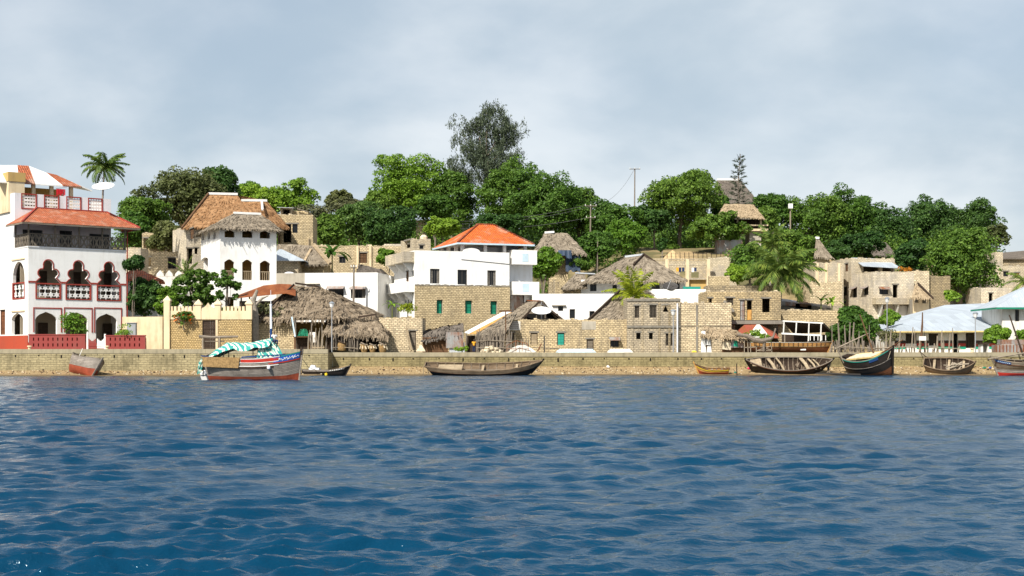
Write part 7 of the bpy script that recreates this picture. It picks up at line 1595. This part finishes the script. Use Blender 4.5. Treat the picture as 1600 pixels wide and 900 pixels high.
# litter on the beach and quay
for i, (px, py, Y, s, mt, nm, cat, lb) in enumerate([(1173, 576, 152, .35, 'pink_plastic', 'pink_bag', 'bag', 'pink bag lying by the bow of the ribbed dhow'), (1149, 583, 149.6, .18, 'paint_teal', 'teal_rag', 'rag', 'small teal rag on the sand right of the orange boat'), (1538, 575, 152.4, .22, 'paint_green', 'green_bottle', 'bottle', 'green plastic rubbish below the quay right of the broken boat'), (1547, 575, 152.6, .2, 'paint_blue', 'blue_rag', 'rag', 'blue rubbish beside the green one below the quay'), (950, 573, 153, .3, 'cloth_white', 'white_rag', 'rag', 'white rag at the foot of the wall below the young palm'), (1085, 549, 155, .3, 'paint_yellow', 'yellow_crate', 'crate', 'small yellow crate on the quay left of the tarpaulin hut')]):
    c = P(px, py, Y); c.z = beach_z(c.x, Y)+.03 if Y < 154 else 2.36; mm = Matrix.Translation(c) @ Matrix.Rotation(i*1.3, 4, 'Z'); m = MB(); m.tube([mm @ V((-s, 0, .05)), mm @ V((-s*.4, .05, s*.4)), mm @ V((s*.5, -.05, s*.3)), mm @ V((s, 0, .04))], [s*.2, s*.5, s*.42, s*.15], 7); tag(m.build(nm, mt), lb, cat)
for px, y, w, mt, lb in ((1086, 555, 7, 'paint_blue', 'blue paint smear on the wall coping near the tarpaulin hut'),): pass
t = thing('mooring_stake', 'dark mooring stake in the shallows right of the orange boat', 'stake', (X(1151, 148.6), 148.6, 0)); m = MB(); m.tube([(X(1151.5, 148.6), 148.6, -.3), (X(1151, 148.6), 148.6, 1.25)], .06, 6); m.build('stake', 'wood_dark', t)
m = MB(); m.tube([V((X(1238, 150.4), 150.4, .14)), V((X(1275, 149.2), 149.2, .14)), V((X(1345, 147.6), 147.6, .08))], [.20, .17, .12], 7); tag(m.build('floating_log', 'wet_timber'), 'long black log lying at the waterline below the ribbed dhow', 'log')
# hut with torn sheets, red and white pyramid roof
t = thing('tarpaulin_hut', 'small shaggy thatched hut walled with torn white sheets on the quay', 'hut', (X(1130, 156.5), 157, 2.34)); Y = 155.6
thatch(t, [(pp(1094, 524, Y), pp(1168, 530, Y-.3), pp(1150, 516, Y+2.5), pp(1102, 510, Y+2.5)), (pp(1168, 530, Y-.3), pp(1168, 528, Y+4.5), pp(1150, 516, Y+3), pp(1150, 516, Y+2.5)), (pp(1168, 528, Y+4.5), pp(1094, 524, Y+4.5), pp(1102, 510, Y+2.5), pp(1150, 516, Y+2.5))], 'thatch_tan', amp=.2, dens=14, eave=.35)
f = fpx(1096, Y+.5, 0); m = MB(); wallp(m, f, 0, f.u(1163), 2.3, Z(526, Y), [(f.u(1112), f.u(1128), 2.3, Z(529, Y))], .12); m.build('wall', 'wood_brown', t)
for i, (a, b, y0, y1, mt) in enumerate(((1095, 1103, 517, 551, 'cloth_white'), (1103, 1111, 523, 540, 'cloth_white'), (1104, 1112, 541, 551, 'worn_white'), (1128, 1142, 531, 547, 'stone_pale'), (1142, 1162, 530, 543, 'zinc_old'), (1146, 1153, 531, 542, 'stripe_green'))):
    m = MB(); f2 = f.off(.10+.05*i); m.poly(f2, [(f2.u(a), Z(y1, Y)+.1*(i % 2)), (f2.u(b), max(2.35, Z(y1, Y))), (f2.u(b-1), Z(y0+2*(i % 2), Y)), (f2.u(a+1+i % 2), Z(y0, Y))], 0, .03); m.build('torn_sheet', mt, t)
t = thing('pyramid_roof_kiosk', 'kiosk with a faded red and white pyramid sheet roof behind the tarpaulin hut', 'kiosk', (X(1183, 161), 162, 2.34)); Y = 160.5
a, b = pp(1147, 525, Y), pp(1218, 528, Y); c, d = pp(1212, 520, Y+6), pp(1150, 518, Y+6); ap = pp(1187, 507, Y+3); ap0 = pp(1163, 507.5, Y+3)
flatroof_faces(t, [(a, a.lerp(b, .30), ap0.lerp(ap, .8), ap0), (a.lerp(b, .8), b, ap, ap), (b, c, ap, ap), (d, a, ap0, ap0), (c, d, ap0, ap)], 'red_sheet', 'red_roof_panel', .06); flatroof_faces(t, [(a.lerp(b, .30), a.lerp(b, .8), ap, ap0.lerp(ap, .8))], 'worn_white', 'white_roof_panel', .06)
f = fpx(1152, Y+1, 0); m = MB(); m.fbox(f, 0, f.u(1214), 2.3, Z(527.5, Y), -4, 0); m.build('wall', 'wood_brown', t)
m = MB(); pts = [P(1152, 523, 154.9), P(1168, 525, 154.8), P(1178, 531, 154.8), P(1190, 533, 154.8), P(1203, 530, 154.8), P(1209, 526, 154.8)]; m.tube(pts, [.16, .24, .30, .28, .2, .12], 8); m.tube([P(1194, 532, 154.8), P(1193, 549, 154.9)], [.17, .14], 7); m.tube([P(1208, 527, 154.8), P(1212, 513, 154.9)], [.12, .08], 6)
tag(m.build('bent_tree_trunk', 'bark', smooth=True), 'grey bent tree trunk propped on the quay in front of the launch', 'tree trunk')
t = thing('pole_trestle', 'trestle of thin crossed poles under the bent trunk', 'trestle', (X(1185, 154.9), 155, 2.34)); m = MB()
for a, b in (((1163, 552), (1163, 532)), ((1169, 552), (1168, 534)), ((1173, 552), (1172, 532)), ((1182, 552), (1181, 532)), ((1196, 552), (1196, 520)), ((1206, 552), (1205, 533)), ((1180, 540), (1206, 547)), ((1206, 540), (1182, 548)), ((1163, 543), (1183, 542)), ((1185, 548), (1206, 548))): m.beam(P(a[0], a[1], 155.1), P(b[0], b[1], 155.1), .08)
m.build('poles', 'pole_pale', t)
# upturned pale blue canoes behind the coping
for i, (a, b, y, lb) in enumerate(((868, 932, 547.5, 'pale blue canoe lying upside down behind the wall left of the plank door'), (948, 990, 548, 'white and pale blue canoe lying behind the wall below the awning window'))):
    Y = 155.2; L_ = X(b, Y)-X(a, Y); t = thing('upturned_canoe', lb, 'canoe', (X((a+b)/2, Y), Y, 2.34+.40), rot=(math.pi, 0, 0)); hull(t, L_, .8, .36, .12, .1, 0, .4, .4, 0, ('pale_blue' if i == 0 else 'paint_white', 'pale_blue', 'wood_grey'), ribs=0, thw=0, rise=.1)
# metal crates at right
for i, (a, b, y0, lb) in enumerate(((1556, 1600, 539, 'long low grey metal crate with rusty ribs at the right edge of the quay'), (1565, 1615, 530.5, 'pale zinc trough lying across the top of the rusty ribbed crate'))):
    Y = 155.6; f = fpx(a, Y, 0); W_ = f.u(b); t = thing('metal_crate', lb, 'crate', (X((a+b)/2, Y), Y, 2.34 if i == 0 else 2.34+1)); z0 = 2.34 if i == 0 else Z(538.5, Y)+.003; m = MB(); m.fbox(f, 0, W_, z0, Z(y0, Y), -1.4, 0); m.build('crate_body', 'zinc_old', t)
    if i == 0:
        for k in range(9): m = MB(); u = W_*k/8.2; m.fbox(f, u, u+.07, z0, Z(y0, Y)+.02, .003, .07); m.build('rib', 'rusty', t)
t = thing('kiosk_box', 'small dark box kiosk between the striped building and the yellowish shrub', 'kiosk', (X(1539, 157), 157, 2.34)); f = fpx(1533, 157, 0); m = MB(); m.fbox(f, 0, f.u(1536), 2.3, Z(538, 157), -1, 0); m.fbox(f, f.u(1543), f.u(1545.5), 2.3, Z(538, 157), -1, 0); m.fbox(f, f.u(1536), f.u(1543), 2.3, Z(538, 157), -1, -.8); m.build('kiosk_wall', 'worn_white', t); m = MB(); m.fbox(f, -.15, f.u(1547), Z(538, 157)+.003, Z(535.5, 157), -1.1, .2); m.build('kiosk_roof', 'wood_dark', t)
t = thing('concrete_block', 'pale block standing on the coping near the tall quay lamp', 'block', (X(1519, 154.4), 154.4, 2.42)); m = MB(); x = X(1519, 154.4); m.tube([(x, 154.4, 2.42), (x, 154.4, 2.8)], [.2, .16], 8); m.build('block_body', 'cream_plaster', t); m = MB(); m.tube([(x, 154.4, 2.8), (x, 154.4, 2.9)], [.27, .27], 8); m.build('block_cap', 'cream_plaster', t)
# people
person('person in a yellow shirt and dark trousers standing on the quay by the weeds', (X(740.5, 155), 155, 2.34), R(15), 'cloth_yellow', 'cloth_navy', 'down', h=1.5)
# ---------------------------------------------------------------- boats
def boat(name, label, px, Y, z, yaw, roll=0, pitch=0, group=None, cat='boat'):
    return thing(name, label, cat, (X(px, Y), Y, z), group, (R(roll), R(pitch), R(yaw)))
# moored painted dhow
t = boat('painted_dhow', 'moored dhow with striped teal tarpaulin, red planks and a blue name board', 396, 124, -.40, -7, 0, 0, cat='dhow'); L = 9.6; t.scale = (.915,)*3
pt, top, hb = hull(t, L, 3.3, 2.5, .75, .30, .62, .35, .7, .72, ('hull_grey', 'hull_red', 'wood_brown'), ribs=8, thw=2, rise=.2, deck=.72, rubs=(
    (.86, .975, 'paint_red', -.15, .60, (-1, 1), 'red_plank'), (.835, .855, 'paint_white', -.2, .60, (-1, 1), 'white_line'), (.982, 1.0, 'paint_white', -.2, .62, (-1, 1), 'white_line'),
    (.70, .725, 'paint_white', -.98, .60, (-1, 1), 'white_rub_rail'), (.63, .695, 'wood_dark', -.98, .5, (-1, 1), 'dark_strake'), (.80, .965, 'paint_blue', .50, .97, (-1, 1), 'name_board'), (.755, .79, 'paint_red', .40, .985, (-1, 1), 'red_rub_rail'), (.97, 1.0, 'paint_teal', .64, .97, (-1, 1), 'teal_line')), st='paint_deep_blue')
nb = [o for o in t.children if o.name.startswith('name_board')][0]; m = MB()
for i in range(11):                                       # white flowing script on the blue board, too worn to read
    s = .60+.033*i; a = pt(s, .86+.03*math.sin(i*2.1), -1)+V((0, -.065, 0)); b = pt(s+.02, .90+.03*math.cos(i*1.7), -1)+V((0, -.065, 0)); c = pt(s+.028, .85, -1)+V((0, -.065, 0)); m.beam(a, b, .045, .045); m.beam(b, c, .035, .035)
    if i % 3 == 0: m.beam(a+V((0, 0, .16)), a+V((.05, 0, .19)), .045, .045)
m.build('painted_script', 'paint_white', nb, local=True)
m = MB()                                                   # tarpaulin slung from the mast over the stern
g = []
for i in range(25):
    s = i/24; x = -5.05+6.9*s; row = []
    for j in range(11):
        v = (j-5)/5; zc = 1.75+2.15*min(1, s*2.6)**.6+.55*s - .35*math.sin(math.pi*max(0, (s-.35)/.65))**2*0.6
        if s > .93: zc -= .0
        hw = 1.25+.15*math.sin(math.pi*s); z = zc-(.75+.10*math.sin(i*.9))*v*v+.035*math.sin(i*1.7+j*1.3)
        if s < .12: z = zc-(.9-.2*v*v)*(1-s/.12)*.4
        row.append(V((x+.1*math.sin(j*1.1), v*hw, z)))
    g.append(row)
for i in range(24):
    for j in range(10): m.face([g[i][j], g[i+1][j], g[i+1][j+1], g[i][j+1]], [(a_*.29, b_*.25) for a_, b_ in ((i, j), (i+1, j), (i+1, j+1), (i, j+1))])
def drape(pts, n=9, w=.9):                                  # hanging folds
    for k in range(n):
        u = k/(n-1); a = V(pts[0]).lerp(V(pts[1]), u); b = V(pts[3]).lerp(V(pts[2]), u); u2 = (k+1)/(n-1)
        if k == n-1: break
        a2 = V(pts[0]).lerp(V(pts[1]), u2); b2 = V(pts[3]).lerp(V(pts[2]), u2); o1 = V((0, .12*(k % 2), 0)); o2 = V((0, .12*((k+1) % 2), 0)); m.face([b+o1, b2+o2, a2+o2*.5, a+o1*.5])
drape([(.9, -.5, 4.3), (2.1, -.3, 4.5), (3.4, -1.05, 2.6), (.7, -1.25, 2.6)], 13); drape([(-5.1, -1.0, 2.2), (-4.6, -1.1, 2.75), (-4.7, -1.35, 1.2), (-5.2, -1.2, 1.0)], 7)
m.build('tarpaulin', 'striped_tarp', t, local=True)
m = MB()
for x, h in ((-4.7, 2.7), (-2.7, 3.6), (.2, 3.9)):
    for y in (-.9, .9): m.tube([(x, y, .8), (x, y*.8, h)], .05, 5)
m.tube([(-4.9, 0, 2.75), (-2.6, 0, 3.75), (1.8, 0, 4.1)], .06, 5); m.build('tarpaulin_frame', 'pole_wood', t, local=True)
m = MB(); m.tube([(1.72, 0, .6), (1.75, 0, 5.4)], [.13, .12], 8); m.build('mast', 'paint_deep_blue', t, local=True); m = MB(); m.tube([(1.75, 0, 5.4), (1.72, 0, 7.6)], [.12, .10], 8); m.tube([(1.72, 0, 7.6), (1.72, 0, 7.75)], [.13, .13], 8); m.tube([(1.72, 0, 7.75), (1.72, 0, 9.1)], [.035, .02], 5); m.build('mast_top', 'plastic_white', t, local=True)
m = MB()
for i in range(22): m.box(-4.35+.16*i, -4.35+.16*i+.15, -1.66, -1.60, 1.42+.03*math.sin(i)-.004*i, 2.15-.012*i+.02*math.cos(i*2))
m = MB(); m.hexa([V((-4.45, -1.62, 1.75)), V((-.95, -1.76, 1.62)), V((-.95, -1.68, 1.62)), V((-4.45, -1.54, 1.75))], [V((-4.6, -1.55, 2.7)), V((-.8, -1.76, 2.62)), V((-.8, -1.68, 2.62)), V((-4.6, -1.47, 2.7))]); m.build('woven_side_screen', 'basket', t, local=True)
m = MB(); q = pt(.42, .66, -1); m.tube([q+V((0, -.12, .2)), q+V((0, -.2, .05)), q+V((0, -.2, -.12)), q+V((0, -.14, -.25))], [.05, .17, .17, .05], 9); m.build('fender', 'plastic_white', t, local=True)
m = MB(); m.beam((-.8, -1.2, 2.66), (3.4, -.9, 2.9), .08, .14); m.beam((-.8, 1.2, 2.66), (3.4, .9, 2.9), .08, .14); m.build('blue_rail', 'paint_deep_blue', t, local=True)
m = MB(); m.beam((4.72, 0, 2.9), (4.75, 0, 3.65), .22, .22); m.build('bow_post', 'wood_dark', t, local=True)
q = t.matrix_basis
person('person in a white shirt sitting beside the mast of the painted dhow', (X(428.5, 123.4), 123.4, 3.0), R(30), 'cloth_white', 'cloth_navy', 'front', True, 1.7)
c = P(320, 586, 139.8); t = boat('white_tender', 'small white tender with its stern tied under the painted dhow tarpaulin', 326, 126.5, -.12, 95, 0, -6, cat='boat'); hull(t, 2.9, 1.3, .75, .35, .05, .8, .5, .05, .12, ('paint_white', 'dish_grey', 'plastic_white'), ribs=0, thw=1, rise=.1)
t = boat('black_skiff', 'low black skiff with a yellow float and white engine cover right of the dhow', 510, 146.2, -.18, -3, 0, 0); pt, top, hb = hull(t, 5.0, 1.5, .78, .5, .05, .75, .6, .05, .12, ('black_hull', 'black_hull', 'wood_grey'), ribs=5, thw=2, rise=.15, st='hull_grey', rubs=((.80, .96, 'hull_grey', -.95, .8, (-1, 1), 'grey_strake'),))
m = MB(); m.box(-1.75, -.7, -.5, .5, .62, 1.0); m.hexa([V((-1.7, -.4, 1.0)), V((-1.1, -.4, 1.0)), V((-1.1, .4, 1.0)), V((-1.7, .4, 1.0))], [V((-1.55, -.3, 1.3)), V((-1.2, -.3, 1.25)), V((-1.2, .3, 1.25)), V((-1.55, .3, 1.3))]); m.build('engine_cover', 'plastic_white', t, local=True)
m = MB(); q = pt(.05, .45, -1); m.tube([q+V((0, -.1, .15)), q+V((0, -.16, .08)), q+V((0, -.16, -.08)), q+V((0, -.1, -.15))], [.05, .15, .15, .05], 9); m.build('yellow_float', 'paint_yellow', t, local=True)
m = MB()
for i in range(6): q = pt(.2+.09*i, .9, -1)+V((0, -.07, 0)); m.beam(q, q+V((.12, 0, .03)), .05, .06)
m.build('worn_lettering', 'paint_white', t, local=True)
# tilted boat by the arcaded house
t = boat('tilted_white_boat', 'small white and red boat heeled over on the sand below the arcaded house', 127, 146.0, .0, -52, -24, 4); hull(t, 6.5, 2.5, 1.75, .45, .4, .5, .55, .2, .72, ('hull_grey', 'hull_red', 'wood_grey'), ribs=6, thw=2, full=.5, rise=.2, st='wood_grey')
m = MB(); m.tube([(-2.8, 0, 1.9), (-2.85, 0, 2.9)], .03, 5); m.build('stern_pin', 'paint_white', t, local=True)
# long grey open boat
t = boat('long_open_boat', 'long grey brown open boat aground in the middle of the beach', 757, 147.0, -.10, -3, 17, 0); pt, top, hb = hull(t, 12.3, 2.7, 1.05, .75, .32, .55, 1.3, 1.0, .0, ('black_hull', 'hull_red', 'weathered_brown'), ribs=12, thw=3, rise=.35, st='weathered_brown', deck=.4, rubs=((.64, .985, 'weathered_brown', -.99, .985, (-1, 1), 'grey_topside'), (.60, .63, 'lumber_red', -.99, .98, (-1, 1), 'red_line')))
m = MB(); m.box(-4.8, -2.3, -.85, .8, .98, 1.06); m.build('stern_deck', 'wood_pale', t, local=True); m = MB(); m.beam((-5.9, 0, 1.1), (-5.9, .0, -.3), .06, .06); m.tube([(-6.3, -.3, 1.2), (-6.35, -.35, .0)], .025, 4); m.build('stern_rope', 'rope', t, local=True)
# small orange boat
t = boat('small_orange_boat', 'small orange brown boat with a raised bow on the sand below the tarpaulin hut', 1112, 149.4, .05, 176, -10, 0); pt, top, hb = hull(t, 3.7, 1.25, .62, .62, .08, .6, .5, .1, .0, ('wood_orange_plain', 'hull_red', 'wood_orange_plain'), ribs=4, thw=3, rise=.15, st='wood_brown', rubs=((.80, .88, 'paint_yellow', -.95, .9, (-1, 1), 'yellow_line'), (.1, .5, 'hull_red', -.95, .9, (-1, 1), 'red_side')))
# ribbed dhow heeled toward the camera
t = boat('ribbed_dhow', 'black dhow heeled towards the water showing pale ribs, pointed at both ends', 1231, 150.4, .22, -2.5, 30, 0, cat='dhow'); pt, top, hb = hull(t, 9.3, 2.9, 1.15, .55, .55, .0, 1.2, .9, .0, ('black_hull', 'black_hull', 'wood_dark'), ribs=16, thw=0, rise=.3, st='wood_grey', rubs=((.93, .99, 'lumber_red', -.95, .95, (-1, 1), 'wale'),))
for x, w in ((-1.8, .3), (-.9, .16), (1.7, .34), (2.5, .18), (3.0, .14)):
    h = hb(x/4.65)*.94; m = MB(); m.beam((x+.25, -h, 1.12), (x+.05, 0, 1.16), w, .1); m.beam((x+.05, 0, 1.16), (x-.3, h, 1.12), w, .1); m.build('thwart', 'wood_pale', t, local=True)
m = MB()
for i in range(34): x = rnd.uniform(-2.8, 3.2); m.beam((x, rnd.uniform(-.4, .6), .35), (x+rnd.uniform(-.3, .3), rnd.uniform(0, .9), rnd.uniform(.5, 1.0)), .07)
m.build('loose_timbers', 'rib_wood', t, local=True)
m = MB(); m.poly(Fr((-4.1, 0), 0), [(0, 1.45), (1.25, 1.2), (0, 1.5)], -.5, .5); m.box(-3.9, -2.9, -.75, .8, 1.28, 1.33); m.build('bow_deck', 'wood_pale', t, local=True)
t = thing('prop_frame', 'wooden prop frame holding the right end of the ribbed dhow', 'prop', (X(1293, 150), 150, .5)); m = MB()
for a, b in (((1291, 564), (1296, 583)), ((1297, 568), (1292, 583)), ((1289, 570), (1298, 567))): m.beam(P(*a, 149.6), P(*b, 149.6), .16)
m.build('prop_timbers', 'wood_grey', t)
# launch on the quay with its canopy
t = boat('beached_launch', 'long orange and dark red wooden launch standing on the quay', 1231, 157.6, 2.30, 0, 0, 0, cat='launch'); pt, top, hb = hull(t, 9.9, 2.6, 1.22, .12, .05, .6, .55, .1, .62, ('wood_orange', 'lumber_red', 'wood_brown'), ribs=0, thw=0, rise=.1, st='wood_pale', deck=.8, rubs=((.985, 1.0, 'paint_white', -.95, .95, (-1, 1), 'white_rail'), (.60, .64, 'wood_pale', -.97, .96, (-1, 1), 'rub_rail')))
m = MB()
for i in range(17): s = -.9+.108*i; a, b = pt(s, .66, -1), pt(s, .97, -1); m.beam(a+V((0, -.05, 0)), b+V((0, -.05, 0)), .07, .07)
m.build('side_battens', 'wood_brown', t, local=True)
m = MB(); m.box(1.2, 1.8, -1.05, -.95, .35, .5); m.build('nameplate', 'paint_white', t, local=True)
t = thing('launch_canopy', 'open shed roof on white posts over the stern of the beached launch', 'canopy', (X(1262, 158.5), 159, 2.34)); Y = 157.0
a, b = pp(1223, 501.5, Y), pp(1286, 505, Y); c, d = pp(1299, 518, Y+3.2), pp(1240, 521, Y+3.2)
m = MB(); m.face([a, b, c, d]); m.face([p-V((0, 0, .06)) for p in (d, c, b, a)]); m.build('roof', 'wood_dark', t); m = MB(); m.beam(a, b, .12, .14); m.build('eave_rail', 'paint_white', t); m = MB(); m.beam(b, c, .1, .2); m.build('verge_board', 'wood_grey', t)
for px, y0, y1 in ((1225, 503, 521), (1244.5, 503, 521), (1264, 504, 533), (1283, 506, 533)): m = MB(); m.beam(P(px, y0, Y), P(px-1, y1, Y), .12); m.build('post', 'worn_white', t)
m = MB(); m.beam(P(1221, 521, Y), P(1283, 524, Y), .1, .18); m.build('handrail', 'paint_white', t)
for px, y0, y1 in ((1262, 533, 552), (1283, 533, 552), (1226, 521, 552)): m = MB(); m.beam(P(px, y0, Y+1.8), P(px, y1, Y+1.8), .12); m.build('lower_post', 'pole_pale', t)
m = MB()
for i in range(5): m.beam(P(1266+6*i, 524, Y), P(1266+6*i, 532, Y), .07)
m.build('railing_bars', 'paint_white', t)
m = MB(); f = Fr((X(1222, Y+3.3), Y+3.3), 0); m.fbox(f, 0, f.u(1292), 2.3, Z(523, Y+3.3), -.1, 0); m.build('back_screen', 'wood_dark', t)
# dark dhow with yellow covered deck, bow towards us
t = boat('yellow_decked_dhow', 'dark dhow with bright yellow boards on deck leaning to the left', 1366, 148.0, -.25, -50, 15, -5, cat='dhow'); t.scale = (1.12,)*3; pt, top, hb = hull(t, 5.6, 2.8, 2.0, .75, .45, .5, .7, .5, .55, ('black_hull', 'lumber_red', 'wood_dark'), ribs=4, thw=0, rise=.25, full=.46, st='wood_grey', rubs=((.62, .645, 'hull_grey', -.95, .96, (-1, 1), 'grey_rail'), (.84, .95, 'paint_deep_blue', .30, .6, (-1, 1), 'name_board'), (.955, .985, 'paint_teal', -.9, .9, (-1, 1), 'teal_line')))
m = MB()
for i in range(7): y = -1.0+.3*i; m.box(-2.2+.1*(i % 3), 1.7-.15*(i % 2), y, y+.27, 2.12+.012*i, 2.19+.012*i)
m.build('yellow_boards', 'faded_yellow', t, local=True); m = MB(); m.box(-1.9, 1.0, -.9, .8, 2.21, 2.27); m.build('cream_sheet', 'stone_pale', t, local=True)
m = MB(); m.tube([(1.2, .2, 2.2), (3.6, .6, 3.2)], [.09, .05], 6); m.build('bowsprit', 'wood_brown', t, local=True)
for (a, b, mt) in (((-2.3, -.9, 1.9), (-2.5, -1.3, 3.8), 'pole_pale'), ((-1.8, .9, 2.1), (-1.9, .9, 4.2), 'pole_pale'), ((-2.6, -1.4, 3.4), (-.6, 1.5, 4.0), 'pole_pale'), ((.3, .4, 2.2), (-.6, .9, 6.0), 'wood_brown')): m = MB(); m.tube([a, b], [.08, .05], 6); m.build('spar', mt, t, local=True)
m = MB(); m.tube([pt(.95, .9, -1), pt(.9, .9, -1)+V((.3, -.8, -.5))], .03, 4); m.build('rope', 'rope', t, local=True)
# broken bleached boat
t = boat('broken_bleached_boat', 'bleached broken open boat full of loose timbers heeled on the sand', 1484, 150.2, .15, -20, 30, 0); pt, top, hb = hull(t, 5.2, 2.7, 1.2, .25, .3, .55, .6, .4, .3, ('weathered_brown', 'lumber_red', 'wood_dark'), ribs=8, thw=3, rise=.2, st='weathered_brown')
m = MB()
for i in range(16): x = rnd.uniform(-1.9, 1.5); m.beam((x, rnd.uniform(-.8, .2), rnd.uniform(.5, 1.1)), (x+rnd.uniform(.2, 1.1), rnd.uniform(0, .9), rnd.uniform(.7, 1.15)), rnd.uniform(.08, .2), .07)
m.build('loose_timbers', 'pole_pale', t, local=True)
m = MB(); m.tube([P(1437, 549, 154.2), P(1445, 556, 152.5), P(1456, 562, 150.6)], .045, 5); tag(m.build('mooring_rope', 'wood_dark'), 'dark rope running from the wall to the broken bleached boat', 'rope')
# boats cut by the right edge
t = boat('blue_named_boat', 'brown boat with a blue name board and a long spar cut by the right edge', 1602, 151.0, .42, 178, -9, 0); pt, top, hb = hull(t, 7.4, 2.2, 1.05, .45, .2, .5, .7, .3, .25, ('wood_grey', 'wood_brown', 'wood_dark'), ribs=7, thw=3, rise=.2, st='pole_pale', rubs=((.72, .93, 'paint_deep_blue', .50, .93, (-1, 1), 'name_board'), (.66, .70, 'lumber_red', -.9, .95, (-1, 1), 'red_line')))
nb = [o for o in t.children if o.name.startswith('name_board')][0]; m = MB()
for i in range(7): q = pt(.56+.05*i, .80, 1)+V((0, .07, 0)); m.beam(q, q+V((-.10, 0, .05)), .04, .07)
m.build('worn_lettering', 'pale_blue', nb, local=True)
m = MB(); m.tube([P(1544, 561, 150.2), P(1605, 551, 150.8)], [.07, .10], 6); tag(m.build('long_spar', 'pole_pale'), 'long pale spar lying over the blue named boat', 'spar'); m = MB(); m.tube([P(1599, 556, 151.2), P(1577, 492, 151.8)], [.12, .07], 6); tag(m.build('leaning_mast', 'wood_dark'), 'dark mast leaning left above the crates at the right edge', 'mast')
t = boat('red_bottomed_boat', 'low grey boat with a red bottom in the shallows at the right edge', 1602, 146.5, -.12, 180, 0, 0); hull(t, 6.2, 1.4, .72, .15, .1, .5, .3, .1, .42, ('hull_grey', 'paint_red', 'wood_grey'), ribs=4, thw=3, rise=.1, st='wood_grey')
m = MB(); m.tube([P(472, 560, 122.8), P(482, 574, 135), P(493, 578, 145.6)], .03, 4); tag(m.build('mooring_rope', 'rope'), 'rope from the painted dhow bow to the black skiff', 'rope')
